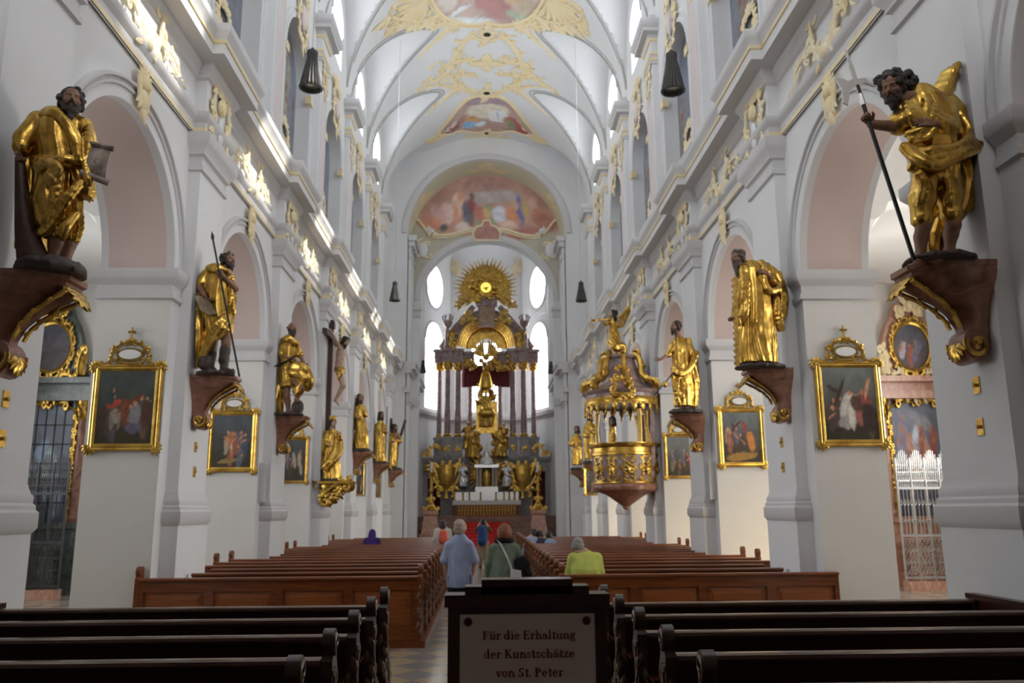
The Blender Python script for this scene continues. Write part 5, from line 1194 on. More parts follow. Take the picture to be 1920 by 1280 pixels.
# ------------------------------------------------------------------ pews
def bench_profile(h):
    k = h/1.27; P = [(-.05, 0), (.42, 0), (.43, .1), (.38, .2), (.4, .42), (.33, .5), (.2, .56), (.11, .66), (.09, .8), (.13, .92), (.14, 1.02), (.1, 1.09)]
    P += [(.035+.085*math.cos(a), 1.185+.085*math.sin(a)) for a in [(-20+250*i/9)*PI/180 for i in range(10)]]
    P += [(-.055, 1.08), (-.06, .6)]
    return [(y, z*k) for y, z in P]
def make_pew(name, x_in, x_out, h_rail, h_end, mats, label, ends=(True, True), panel=False, seat=True):
    """x_in: aisle end, x_out: wall end; the sitter looks towards the altar; origin at the foot of the backrest"""
    s = 1 if x_out > 0 else -1; body, top, carve = mats; t = .07
    r = thing(name, (0, 0, 0), label, 'pew')
    xa, xb = x_in+s*t, x_out-s*(t if ends[1] else 0)
    mb = MB(); mb.box(xa, xb, -.02, .025, .1, h_rail-.05)
    if panel:
        n = 4; w = abs(xb-xa)/n; rw = .11
        mb.box(xa, xb, -.05, -.02, h_rail-.2, h_rail-.05); mb.box(xa, xb, -.05, -.02, .1, .3)
        for i in range(n+1):
            c = xa+s*w*i; mb.box(max(min(c-rw*.6, max(xa, xb)), min(xa, xb)), min(max(c+rw*.6, min(xa, xb)), max(xa, xb)), -.05, -.02, .3, h_rail-.2)
    else:
        mb.box(xa, xb, -.03, -.02, h_rail-.17, h_rail-.05)
    mb.build('backrest', body, r, smooth=False)
    if panel:
        for i in range(4):
            a, b = xa+s*(w*i+.1), xa+s*(w*(i+1)-.1); mb = MB(); lo_, hi_ = min(a, b), max(a, b)
            mb.box(lo_+.07, hi_-.07, -.035, -.02, .4, h_rail-.3); mb.grid([[(lo_, -.022, .31), (hi_, -.022, .31), (hi_, -.022, h_rail-.21), (lo_, -.022, h_rail-.21)], [(lo_+.07, -.035, .4), (hi_-.07, -.035, .4), (hi_-.07, -.035, h_rail-.3), (lo_+.07, -.035, h_rail-.3)]], 0, True)
            mb.build('panel', 'pew_panel', r, smooth=False)
    mb = MB(); pr = [(-.07, -.05), (-.085, -.03), (-.08, -.008), (-.05, 0), (.02, 0), (.045, -.015), (.045, -.05)]
    mb.grid([[(x, y, h_rail+z) for y, z in pr] for x in (xa, xb)], 0, True, True); mb.build('top_rail', top, r)
    if seat:
        mb = MB(); mb.box(xa, xb, .025, .42, .42, .455); mb.box(xa, xb, .3, .33, .1, .42); mb.build('seat', body, r, smooth=False)
        if not panel: mb = MB(); mb.box(xa, xb, -.28, -.06, .78, .8); mb.build('book_rest', body, r, smooth=False)
    pf = bench_profile(h_end)
    for i, (x0, x1) in enumerate(((x_in, x_in+s*t), (x_out-s*t, x_out))):
        if not ends[i]: continue
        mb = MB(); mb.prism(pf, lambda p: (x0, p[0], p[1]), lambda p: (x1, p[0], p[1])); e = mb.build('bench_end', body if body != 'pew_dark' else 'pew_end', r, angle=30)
        if i == 0:
            mb = MB(); fm = Plane((x0-s*.0, 0, 0), (0, 1, 0), (0, 0, 1), h_end/1.27, -.004 if s > 0 else .004); rg = random.Random(3)
            stroke(mb, spiral((.035, 1.185), .07, .015, 4.4, -2.5, 14), .018, .012, fm, .8, .1)
            cscroll(mb, (.06, 1.02), (.1, .62), -.25, .022, fm, 0, 4, rg); cscroll(mb, (.3, .44), (.1, .1), .2, .022, fm, 0, 4, rg); cscroll(mb, (.1, .55), (.28, .3), .3, .02, fm, 0, 3, rg)
            # carved rear edge
            fe = Plane((x0+s*.035, -.055, 0), (s, 0, 0), (0, 0, 1), h_end/1.27)
            for q in range(7): leaf(mb, (.012*(1 if q % 2 else -1), .95-.11*q), -1.57, .12, .026, fe, 0, .9, .3*(1 if q % 2 else -1))
            mb.ball((x0+s*.035, -.06, .55*h_end/1.27), .04, 8, 6, 0, (.8, .8, 1.4))
            mb.build('carving', carve, e)
    return r
ORD = ['first', 'second', 'third', 'fourth', 'fifth', 'sixth', 'seventh', 'eighth', 'ninth', 'tenth', 'eleventh', 'twelfth', 'thirteenth', 'fourteenth', 'fifteenth', 'sixteenth', 'seventeenth', 'eighteenth', 'nineteenth']
XI = 1.04
for s in (-1, 1):
    sn = side_name[s]
    near = [8.45, 7.5, 6.53, 5.54, 4.55, 3.58, 2.6]
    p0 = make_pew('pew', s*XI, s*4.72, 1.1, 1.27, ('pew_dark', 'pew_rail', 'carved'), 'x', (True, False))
    for i, y in enumerate(near):
        lb = '%s dark pew of the near %s block, counted from its altar end' % (ORD[i], sn); gp = 'dark pews of the near %s block' % sn
        if i == 0: p0.location = (0, y, .0); tag(p0, lb, None, gp)
        else: copy_tree(p0, (0, y, 0), lb, gp)
    # wooden side wall of the near block
    r = thing('pew_partition', (s*4.78, 5.4, 0), 'dark wooden partition closing the near %s pews along the pier' % sn, 'partition')
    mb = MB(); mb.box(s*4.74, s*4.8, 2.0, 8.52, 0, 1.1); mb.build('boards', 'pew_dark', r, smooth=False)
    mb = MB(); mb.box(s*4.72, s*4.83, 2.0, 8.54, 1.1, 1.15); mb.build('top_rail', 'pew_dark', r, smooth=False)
    # far block on its platform
    mb = MB(); mb.box(s*.98, s*5.02, 12.98, 31.0, 0, .1); struct(mb, 'floor_platform_'+sn, 'pew')
    base = thing
    q0 = make_pew('pew', s*XI, s*5.3, 1.03, 1.2, ('pew', 'pew', 'carved'), 'x', (True, s < 0), panel=True)
    q0.location = (0, 13.05, 0); tag(q0, 'rear pew of the far %s block with a broad panelled back facing the entrance' % sn, None, 'brown pews of the far %s block' % sn)
    ql = qs = None
    for i in range(1, 19):
        y = 13.05+.985*i; lng = min(abs(y-p) for p in PY) > 1.05
        lb = '%s brown pew of the far %s block, counted from the panelled back' % (ORD[i], sn); gp = 'brown pews of the far %s block' % sn
        if lng:
            if ql is None: ql = make_pew('pew', s*XI, s*5.4, 1.03, 1.2, ('pew', 'pew', 'carved'), 'x'); ql.location = (0, y, 0); tag(ql, lb, None, gp)
            else: copy_tree(ql, (0, y, 0), lb, gp)
        else:
            if qs is None: qs = make_pew('pew', s*XI, s*4.8, 1.03, 1.2, ('pew', 'pew', 'carved'), 'x', (True, False)); qs.location = (0, y, 0); tag(qs, lb, None, gp)
            else: copy_tree(qs, (0, y, 0), lb, gp)
# ------------------------------------------------------------------ the sign in the aisle
GL = {}
def _stem(x, w=.11, h=.68, y0=0.0): return [('r', x, y0, x+w, y0+h)]
def _ser(x, y, w=.24, t=.045): return [('r', x-w/2, y, x+w/2, y+t)]
def _bowl(cx, cy, rx, ry, a0=0, a1=360, w=.1, thin=.05): return [('a', cx, cy, rx, ry, a0, a1, w, thin)]
def _ln(x0, y0, x1, y1, w=.09): return [('l', x0, y0, x1, y1, w)]
# strokes on a 1-em grid: x height .46, cap height .68; (strokes, advance)
GL['F'] = (_stem(.09)+_ser(.145, 0)+_ser(.12, .635, .2)+[('r', .09, .63, .5, .68), ('r', .45, .54, .5, .68), ('r', .2, .33, .42, .375), ('r', .38, .27, .42, .43)], .56)
GL['E'] = (_stem(.09)+[('r', .03, 0, .52, .05), ('r', .03, .63, .5, .68), ('r', .47, 0, .52, .15), ('r', .45, .54, .5, .68), ('r', .2, .33, .42, .375), ('r', .38, .27, .42, .43)], .6)
GL['u'] = (_stem(.09, .1, .46)+_ser(.11, .42, .14, .04)+_bowl(.25, .14, .16, .15, 180, 330, .09, .05)+_stem(.38, .1, .46)+_ser(.4, .42, .14, .04)+_ser(.46, 0, .12, .04), .57)
GL['ü'] = (GL['u'][0]+[('c', .17, .6, .058), ('c', .36, .6, .058)], .57)
GL['r'] = (_stem(.09, .1, .46)+_ser(.14, 0)+_ser(.1, .42, .13, .04)+_bowl(.27, .33, .12, .12, 50, 150, .09, .05)+[('c', .34, .405, .052)], .42)
GL['d'] = (_bowl(.23, .23, .2, .24)+_stem(.35, .1, .72)+_ser(.36, .68, .15, .04)+_ser(.45, 0, .12, .04), .56)
GL['i'] = (_stem(.1, .1, .46)+_ser(.15, 0)+_ser(.11, .42, .14, .04)+[('c', .15, .61, .06)], .31)
GL['e'] = (_bowl(.24, .23, .2, .24, 0, 315)+[('r', .08, .23, .44, .27)], .5)
GL['h'] = (_stem(.09, .1, .72)+_ser(.14, 0)+_ser(.1, .68, .14, .04)+_bowl(.31, .3, .13, .16, 0, 160, .09, .05)+_stem(.39, .1, .31)+_ser(.44, 0), .58)
GL['n'] = (_stem(.09, .1, .46)+_ser(.14, 0)+_ser(.1, .42, .14, .04)+_bowl(.31, .3, .13, .16, 0, 160, .09, .05)+_stem(.39, .1, .31)+_ser(.44, 0), .58)
GL['a'] = (_bowl(.21, .15, .16, .15, 60, 300, .09, .05)+_bowl(.22, .31, .15, .15, 0, 150, .09, .05)+_stem(.32, .1, .33)+_ser(.43, 0, .12, .04)+[('c', .1, .37, .05)], .5)
GL['ä'] = (GL['a'][0]+[('c', .15, .6, .058), ('c', .34, .6, .058)], .5)
GL['l'] = (_stem(.1, .1, .72)+_ser(.15, 0)+_ser(.11, .68, .14, .04), .31)
GL['t'] = (_stem(.12, .1, .6)+[('r', .03, .42, .34, .46)]+_bowl(.27, .1, .1, .1, 180, 320, .09, .05), .36)
GL['g'] = (_bowl(.23, .3, .17, .17)+_bowl(.24, -.06, .21, .13, 0, 360, .06, .05)+[('r', .36, .4, .5, .45)]+_ln(.14, .14, .12, .06, .07)+_ln(.12, .07, .36, .04, .07), .52)
GL['s'] = (_bowl(.2, .34, .13, .125, 40, 250, .08, .06)+_bowl(.2, .13, .14, .135, -130, 75, .08, .06)+[('r', .3, .34, .34, .46), ('r', .05, 0, .09, .12)], .41)
GL['c'] = (_bowl(.24, .23, .2, .24, 45, 315)+[('c', .37, .37, .05)], .46)
GL['z'] = ([('r', .05, .41, .42, .46), ('r', .04, 0, .44, .05), ('r', .05, .33, .09, .46), ('r', .4, 0, .44, .14)]+_ln(.1, .03, .36, .43, .09), .48)
GL['v'] = (_ln(.1, .45, .25, .01, .1)+_ln(.4, .45, .26, .01, .055)+_ser(.1, .42, .2, .04)+_ser(.41, .42, .17, .04), .5)
GL['o'] = (_bowl(.25, .23, .21, .24), .5)
GL['K'] = (_stem(.09)+_ser(.145, 0)+_ser(.145, .635)+_ln(.2, .32, .5, .66, .055)+_ln(.27, .38, .55, .02, .11)+_ser(.5, .635, .2)+_ser(.56, 0, .2), .68)
GL['S'] = (_bowl(.25, .5, .17, .18, 40, 255, .1, .06)+_bowl(.25, .19, .18, .2, -130, 80, .1, .06)+[('r', .39, .52, .43, .68), ('r', .05, 0, .09, .18)], .53)
GL['P'] = (_stem(.09)+_ser(.145, 0)+_ser(.12, .635, .2)+_bowl(.26, .49, .22, .19, -95, 95, .1, .05), .57)
GL['.'] = ([('c', .1, .05, .062)], .22)
GL[' '] = ([], .24)
def lettering(mb, text, cx, base, size, fmap, depth=.002):
    W = sum(GL[c][1] for c in text)*size; x = cx-W/2
    def poly(pts, again=True):
        if again: poly([(u+.016*size, v) for u, v in pts], False)
        n = len(pts); A = [fmap(u, v, 0) for u, v in pts]; B = [fmap(u, v, depth) for u, v in pts]
        mb.add(A+B, [tuple(range(n, 2*n))]+[(i, (i+1) % n, n+(i+1) % n, n+i) for i in range(n)])
    for c in text:
        st, adv = GL[c]
        for q in st:
            if q[0] == 'r': P = [(q[1], q[2]), (q[3], q[2]), (q[3], q[4]), (q[1], q[4])]; poly([(x+a*size, base+b*size) for a, b in P])
            elif q[0] == 'c': poly([(x+(q[1]+q[3]*math.cos(2*PI*i/10))*size, base+(q[2]+q[3]*math.sin(2*PI*i/10))*size) for i in range(10)])
            elif q[0] == 'l':
                _, a, b, c2, d, w = q; L = math.hypot(c2-a, d-b); nx, ny = -(d-b)/L*w/2, (c2-a)/L*w/2
                poly([(x+u*size, base+v*size) for u, v in ((a-nx, b-ny), (c2-nx, d-ny), (c2+nx, d+ny), (a+nx, b+ny))])
            else:
                _, ax, ay, rx, ry, a0, a1, w, th = q; n = max(5, int(abs(a1-a0)/24))
                def ring(a, inner):
                    a = math.radians(a); t = (th+(w-th)*math.cos(a)**2)*(1 if inner else 0)
                    return (x+(ax+(rx-t)*math.cos(a))*size, base+(ay+(ry-t*.85)*math.sin(a))*size)
                for i in range(n):
                    p, r_ = a0+(a1-a0)*i/n, a0+(a1-a0)*(i+1)/n
                    poly([ring(p, 0), ring(r_, 0), ring(r_, 1), ring(p, 1)])
        x += adv*size
YS = 2.6
sg_ = lambda px, py: at(px, py, YS)
zt = sg_(989, 1085).z; xc = sg_(989, 1200).x; mpp = (sg_(1089, 1200)-sg_(989, 1200)).length/100
r = thing('donation_stand', (xc, YS+.16, 0), 'dark wooden donation stand with a stepped top in the middle of the aisle', 'stand')
mb = MB()
z1, z2, z3 = zt, sg_(989, 1098).z, sg_(989, 1113).z
mb.box(xc-86*mpp, xc+86*mpp, YS-.012, YS+.07, z1-.05, z1); mb.box(xc-117*mpp, xc+117*mpp, YS-.012, YS+.07, z2-.05, z2); mb.box(xc-155*mpp, xc+155*mpp, YS-.02, YS+.08, z3-.035, z3)
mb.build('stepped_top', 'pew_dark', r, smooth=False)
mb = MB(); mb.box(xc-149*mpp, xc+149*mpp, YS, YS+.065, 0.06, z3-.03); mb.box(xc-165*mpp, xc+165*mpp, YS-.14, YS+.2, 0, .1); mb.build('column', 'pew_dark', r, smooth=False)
mb = MB(); zp = sg_(989, 1150).z; mb.box(xc-126*mpp, xc+126*mpp, YS-.008, YS, zp-.42, zp); pl = mb.build('sign_plate', mat('sign_plate', (.84, .7, .64), .35), r, smooth=False)
mb = MB(); fm = lambda u, v, d: (xc+u*mpp, YS-.0085-d, zt-(v)*mpp) 
fm2 = lambda u, v, d: (xc+u*mpp, YS-.0082-d, zp+v*mpp)
for tx, cxp, yb in (('Für die Erhaltung', 3, -45), ('der Kunstschätze', 3, -78), ('von St. Peter', 3, -111)):
    W = sum(GL[c][1] for c in tx); size = {'F': 174, 'd': 170, 'v': 126}[tx[0]]/W
    lettering(mb, tx, cxp, yb, size, fm2)
mb.build('lettering', mat('red_lettering', (.42, .015, .015), .6), pl, smooth=False)
for u in (-111, 111):
    mb = MB(); mb.lathe([(.0, 0), (.013, 0), (.012, .006), (.006, .009), (0, .009)], (0, 0, 0), 12)
    mb.v = [(xc+u*mpp+x, YS-.008-z, zp-13*mpp+y) for x, y, z in mb.v]; mb.build('screw', 'pew_dark', pl)
# ------------------------------------------------------------------ people
def cloth(n, c, v=.25): M[n] = mat(n, c, .85, var=v, vscale=5, bump=.25, bscale=60, spec=.2); return n
cloth('blue_shirt', (.37, .43, .62)); cloth('navy', (.012, .014, .03)); cloth('green_knit', (.16, .2, .15)); cloth('black_cloth', (.012, .011, .012))
cloth('white_top', (.62, .6, .55)); cloth('coral', (.75, .14, .09)); cloth('beige', (.4, .33, .22)); cloth('denim_blue', (.03, .07, .19)); cloth('yellow_shirt', (.62, .68, .16)); cloth('purple', (.06, .03, .16)); cloth('slate', (.05, .055, .09)); cloth('sky_shirt', (.3, .42, .6)); cloth('bag_cloth', (.6, .6, .6)); cloth('brown_jacket', (.1, .08, .05))
M['skin'] = mat('skin', (.55, .3, .21), .5, var=.12, vscale=20); M['ginger'] = mat('ginger_hair', (.24, .07, .02), .5, var=.4, vscale=40, bump=.4); M['grey_hair'] = mat('grey_hair', (.3, .29, .28), .6, var=.3, vscale=40, bump=.4); M['black_hair'] = mat('black_hair', (.012, .01, .009), .45, bump=.4); M['shoe'] = mat('shoe_leather', (.02, .015, .012), .5); M['bald_hair'] = mat('cropped_grey_hair', (.42, .32, .26), .7, var=.3, vscale=60)
def person(label, Y, px, top, h, parts, z0=0.0, wide=.55, deep=.5):
    P = {'skin': ('body', 'skin', None)}
    for k, (n, m) in parts.items(): P[k] = (n, m, None)
    return Fig('person', label, 'person', Y, (px, 1100), top, h, None, wide, P, z0, deep)
def fl(Y, z=0.0): return VPY+(CH-z)/Y*FPX*1.0
# man in a light blue shirt, seen from behind
f = person('person with cropped hair in a light blue short-sleeved shirt, standing in the aisle', 14.0, 862, 978, .012, {'shirt': ('shirt', 'blue_shirt'), 'trousers': ('trousers', 'navy'), 'hair': ('hair', 'bald_hair'), 'shoe': ('shoes', 'shoe')})
f.body('shirt', [(1101, 861, 23, .135, .014), (1085, 861, 23.5, .14, .018), (1060, 861, 21, .13, .014), (1035, 861, 22, .13, .008), (1018, 861, 22, .115, .003), (1009, 862, 16, .09, .001), (1000, 863, 8, .07, 0)], 9, 3, .3)
for sx, e, hnd in ((-1, (833, 1052), (836, 1076)), (1, (890, 1052), (886, 1078))):
    sh = (861+sx*19.5, 1021); A, B, C_ = f.J(*sh), f.J(*e, .02), f.J(*hnd, .05)
    f.sc.f('shirt').rc(A, A.lerp(B, .9), .068, .082, .04); f.sc.f('skin').rc(A.lerp(B, .6), B, .045, .042); f.sc.f('skin').rc(B, C_, .042, .028)
    hand(f.sc, C_, (0, .25, -1), (-sx, .2, 0), 1 if sx < 0 else -1, .5, 1.0)
for sx in (-1, 1):
    H, K_, A_ = f.J(861+sx*11, 1098), f.J(861+sx*11, 1140, .02), f.J(861+sx*11.5, 1171, -.02)
    H.z = .92; K_.z = .5; A_.z = .09
    f.sc.f('trousers').rc(H, K_, .105, .075, .04); f.sc.f('trousers').rc(K_, A_+Vector((0, 0, .02)), .075, .06, .03)
    f.sc.f('skin').rc(K_, A_, .05, .04); f.sc.f('shoe').rc(A_+Vector((0, -.04, -.045)), A_+Vector((0, .16, -.05)), .045, .04)
f.sc.f('trousers').ell(f.J(861, 1098), (.17, .12, .1), .04)
f.sc.f('skin').rc(f.J(861, 1020), f.J(861, 1090), .08, .09)
f.head(863, 990, .02, 165, 0, 1.1, 0, .45, (862, 1008, 0), curls=False); f.done()
# woman with ginger hair
f = person('person with ginger hair and a green cardigan, a pale bag strap across the back', 13.7, 946, 984, .012, {'top': ('cardigan', 'green_knit'), 'scarf': ('scarf', 'black_cloth'), 'trousers': ('trousers', 'black_cloth'), 'hair': ('hair', 'ginger'), 'shoe': ('shoes', 'shoe')})
f.body('top', [(1096, 944, 25, .15, .014), (1080, 944, 24.5, .15, .016), (1055, 944, 22, .14, .012), (1035, 945, 23.5, .135, .006), (1024, 946, 24, .12, .003), (1012, 946, 14, .1, .001)], 9, 6, .2)
for sx, e, hnd in ((-1, (916, 1056), (914, 1084)), (1, (979, 1052), (981, 1076))):
    A, B, C_ = f.J(946+sx*21.5, 1028), f.J(*e, .02), f.J(*hnd, .06 if sx < 0 else .1)
    f.sc.f('top').rc(A, B, .072, .06, .04); f.sc.f('top').rc(B, C_, .06, .045, .03); f.sc.f('skin').rc(A, B, .04, .035); f.sc.f('skin').rc(B, C_, .035, .028)
    hand(f.sc, C_, (0, .3, -1), (-sx, .2, 0), 1 if sx < 0 else -1, .5, .92)
for sx in (-1, 1):
    H, K_, A_ = f.J(944+sx*11, 1098), f.J(944+sx*11, 1140), f.J(944+sx*11, 1171); H.z, K_.z, A_.z = .88, .48, .09
    f.sc.f('trousers').rc(H, K_, .11, .075, .04); f.sc.f('trousers').rc(K_, A_+Vector((0, 0, .02)), .075, .055, .03); f.sc.f('skin').rc(K_, A_, .045, .035); f.sc.f('shoe').rc(A_+Vector((0, -.04, -.045)), A_+Vector((0, .15, -.05)), .042, .036)
f.sc.f('trousers').ell(f.J(944, 1096), (.18, .13, .12), .04); f.sc.f('skin').rc(f.J(945, 1025), f.J(945, 1090), .08, .09)
F = f.sc.f('scarf'); c = f.J(945, 1013)
for i in range(14):
    a, b = 2*PI*i/14, 2*PI*(i+1)/14; F.rc(c+Vector((.115*math.cos(a), .095*math.sin(a), .01*math.sin(3*a))), c+Vector((.115*math.cos(b), .095*math.sin(b), .01*math.sin(3*b))), .042, .042)
f.head(946, 996, .02, 175, 0, 1.0, 0, 1.1, (945, 1012, 0), curls=False)
F = f.sc.f('hair'); F.ell(f.J(946, 997, -.02), (.118, .12, .135), .03); F.ell(f.J(946, 1006, -.03), (.105, .085, .08), .03); F.disp(.007, 9, 3, 2); f.done()
sb = thing('shoulder_bag', f.J(966, 1085, -.17), 'pale cloth shoulder bag hanging from the green cardigan', 'bag')
mb = MB(); P = [f.J(x, y, d) for x, y, d in ((957, 1066, -.17), (977, 1069, -.15), (979, 1094, -.15), (957, 1094, -.17))]
mb.grid([[p+Vector((0, -.035, 0)) for p in P], P, [p+Vector((0, .05, 0)) for p in P]], 0, True, True); mb.build('pouch', 'bag_cloth', sb)
mb = MB(); mb.tube([f.J(933, 1012, -.1), f.J(940, 1022, -.14), f.J(950, 1042, -.17), f.J(960, 1067, -.19)], .017, 6, 0, .35, (0, -1, 0)); mb.build('strap', 'bag_cloth', sb)
jk = thing('jacket', f.J(984, 1080, -.02), 'dark jacket carried over the arm beside the pale bag', 'jacket')
sc = Sculpt(f.J(966, 1104, -.3), f.J(998, 1040, .4), .014); F = sc.f('a'); swag(F, [f.J(975, 1052, -.08), f.J(982, 1062, -.1), f.J(986, 1080, -.08), f.J(984, 1092, -.05)], .05, .045, 3, .05); F.disp(.01, 6, 2, 2)
sc.finish(jk, {'a': ('folded_cloth', 'black_cloth', None)})
# visitor photographing, with a blue backpack
f = person('person with a blue backpack raising both hands to the face, far down the aisle', 29.95, 905, 974, .022, {'top': ('shirt', 'brown_jacket'), 'trousers': ('trousers', 'beige'), 'hair': ('hair', 'black_hair'), 'shoe': ('shoes', 'shoe')}, wide=.6)
f.body('top', [(1024, 906, 9, .13, .01), (1000, 906, 9.5, .13, .01), (990, 906, 10, .12, .004), (985, 906, 6, .09, 0)], 7, 3, .2)
for sx in (-1, 1):
    A, B, C_ = f.J(906+sx*10, 990), f.J(906+sx*14, 996, .2), f.J(906+sx*6, 981, .3); f.sc.f('top').rc(A, B, .07, .055, .03); f.sc.f('skin').rc(B, C_, .05, .035); f.sc.f('skin').rc(A, B, .035, .035); hand(f.sc, C_, (-sx*.4, .2, .8), (-sx, 0, 0), sx, .8, 1.0)
    H, K_, A_ = f.J(906+sx*5, 1022), f.J(906+sx*5, 1045), f.J(906+sx*5.5, 1062); H.z, K_.z, A_.z = .86, .47, .09
    f.sc.f('trousers').rc(H, K_, .11, .085, .04); f.sc.f('trousers').rc(K_, A_+Vector((0, 0, .02)), .085, .075, .03); f.sc.f('skin').rc(K_, A_, .045, .035); f.sc.f('shoe').rc(A_+Vector((0, -.04, -.045)), A_+Vector((0, .15, -.05)), .045, .036)
f.sc.f('trousers').ell(f.J(906, 1021), (.17, .13, .12), .04); f.sc.f('skin').rc(f.J(906, 988), f.J(906, 1020), .07, .08)
f.head(906, 979, .03, 180, 0, 1.0, 0, 1.0, (906, 988, 0), curls=False); f.done()
bp = thing('backpack', f.J(904, 1020, -.2), 'blue backpack worn by the visitor far down the aisle', 'backpack')
sc = Sculpt(f.J(893, 1030, -.5), f.J(916, 980, .3), .022); F = sc.f('a'); F.rc(f.J(904, 992, -.2), f.J(904, 1014, -.21), .14, .17, .05); F.ell(f.J(904, 1013, -.3), (.15, .1, .13), .03)
sc.finish(bp, {'a': ('pack', 'denim_blue', None)})
mb = MB(); 
for sx in (-1, 1): mb.tube([f.J(905+sx*5, 987, -.12), f.J(905+sx*6, 984, .02), f.J(905+sx*7, 992, .14)], .022, 5)
mb.build('shoulder_strap', 'navy', bp)
# visitor with a coral backpack among the pews
f = person('person with black hair, white top and coral backpack standing by the left pews', 25.42, 830, 975, .02, {'top': ('shirt', 'white_top'), 'trousers': ('trousers', 'navy'), 'hair': ('hair', 'black_hair')}, .1, .55)
f.body('top', [(1040, 830, 13, .12, .01), (1010, 830, 13, .12, .01), (995, 830, 13, .12, .004), (988, 830, 8, .09, 0)], 7, 3, .2)
for sx in (-1, 1):
    A, B, C_ = f.J(830+sx*12, 995), f.J(830+sx*15, 1012, -.02), f.J(830+sx*13, 1026, .04); f.sc.f('top').rc(A, B, .075, .06, .03); f.sc.f('top').rc(B, C_, .06, .05, .03); f.sc.f('skin').rc(B, C_, .04, .03); f.sc.f('skin').rc(A, B, .04, .04); hand(f.sc, C_, (0, .2, -1), (-sx, 0, 0), sx, .5, 1.0)
    H, K_ = f.J(830+sx*6, 1040), f.J(830+sx*6, 1060); H.z, K_.z = .9, .14; f.sc.f('trousers').rc(H, K_, .1, .06, .04); f.sc.f('skin').rc(H, K_, .05, .03)
f.sc.f('skin').rc(f.J(830, 990), f.J(830, 1030), .07, .08)
f.head(830, 983, .02, 180, 0, 1.05, 0, 1.2, (830, 992, 0), curls=False); f.done()
bp = thing('backpack', f.J(831, 1018, -.18), 'coral backpack on the white top beside the left pews', 'backpack')
sc = Sculpt(f.J(818, 1040, -.5), f.J(844, 985, .3), .02); F = sc.f('a'); F.rc(f.J(831, 1000, -.16), f.J(831, 1012, -.17), .12, .14, .05); F.ell(f.J(831, 1009, -.24), (.1, .06, .09), .03)
sc.finish(bp, {'a': ('pack', 'coral', None)})
mb = MB()
for sx in (-1, 1): mb.tube([f.J(831+sx*6, 994, -.08), f.J(831+sx*7, 988, .04), f.J(831+sx*8, 1000, .13)], .02, 5)
mb.build('shoulder_strap', 'coral', bp)
def sitter(label, Y, px, top, parts, hw, lean=.1, hairs=1.0, sz=1.0, h=.02, zf=.1, yaw=180, turn=0, arms=True):
    """a person sitting on a pew, back to the entrance"""
    f = person(label, Y, px, top, h, parts, zf, .6, .75); m = at(px, top, Y); k = (at(px+1, top, Y)-m).length
    zh = m.z-.12*sz; b = Vector((m.x, Y, zf))
    hip = Vector((m.x, Y, .55)); ch = Vector((m.x, Y+lean*.5, zh-.42)); nk = Vector((m.x, Y+lean, zh-.09)); hd = Vector((m.x+turn, Y+lean+.06, zh))
    F = f.sc.f('top'); w = hw*k
    F.loft([(.5, m.x, Y, w*.85, .15, .012), (.75, m.x, Y+lean*.25, w*.85, .14, .012), (ch.z+.08, m.x, ch.y, w*.92, .14, .008), (nk.z-.09, m.x, nk.y-.02, w*.92, .12, .003), (nk.z-.03, m.x, nk.y-.01, w*.7, .1, 0), (nk.z+.03, m.x, nk.y+.02, w*.34, .075, 0)], 8, 4, .3)
    for sx in (-1, 1):
        sh = Vector((m.x+sx*w*.78, nk.y-.02, nk.z-.075)); el = Vector((m.x+sx*w*1.12, nk.y+.08, nk.z-.42)); wr = Vector((m.x+sx*w*.5, nk.y+.34, nk.z-.46))
        F.rc(sh, el, .072, .062, .06); F.rc(el, wr, .062, .045, .03); f.sc.f('skin').rc(sh, el, .04, .04); f.sc.f('skin').rc(el, wr+(wr-el)*.12, .035, .032); hand(f.sc, wr, (-sx*.5, .8, 0), (0, 0, -1), -sx, .4, 1.0)
        kn = Vector((m.x+sx*.12, Y+.46, .56)); an = Vector((m.x+sx*.12, Y+.42, zf+.09)); T = f.sc.f('trousers')
        T.rc(hip+Vector((sx*.1, 0, 0)), kn, .1, .08, .04); T.rc(kn, an, .075, .055, .03); f.sc.f('skin').rc(kn, an, .04, .03); f.sc.f('skin').rc(hip, kn, .05, .04); f.sc.f('shoe').rc(an+Vector((0, -.04, -.045)), an+Vector((0, .14, -.05)), .04, .035)
    f.sc.f('skin').rc(hip, nk, .08, .07)
    n = head(f.sc, hd, frame(R_(yaw), R_(-lean*140)), sz, 0, hairs, False); f.sc.f('skin').rc(n, nk+Vector((0, 0, -.04)), .058*sz, .065*sz, .03)
    f.done(); return f
base_ = lambda top, hair: {'top': ('shirt', top), 'trousers': ('trousers', 'navy'), 'hair': ('hair', hair), 'shoe': ('shoes', 'shoe')}
sitter('grey-haired person in a yellow shirt sitting bowed in the rear right pew', 13.34, 1098, 1010, base_('yellow_shirt', 'grey_hair'), 30, .16, 1.0, 1.0, .013, turn=-.1)
sitter('person in a purple hooded top sitting among the far left pews', 25.12, 697, 993, base_('purple', 'purple'), 14, .1, 1.2, 1.05)
sitter('person in a light blue shirt, leftmost of three sitting in the far right pews', 25.08, 996, 992, base_('blue_shirt', 'black_hair'), 11, .12, 1.0, 1.05, turn=.1)
sitter('dark-clothed person in the middle of the three sitting in the far right pews', 25.12, 1013, 995, base_('slate', 'black_hair'), 11, .1, 1.0, 1.0)
sitter('person in a pale blue top, rightmost of the three sitting in the far right pews', 25.1, 1030, 998, base_('sky_shirt', 'black_hair'), 10, .1, 1.0, .95)
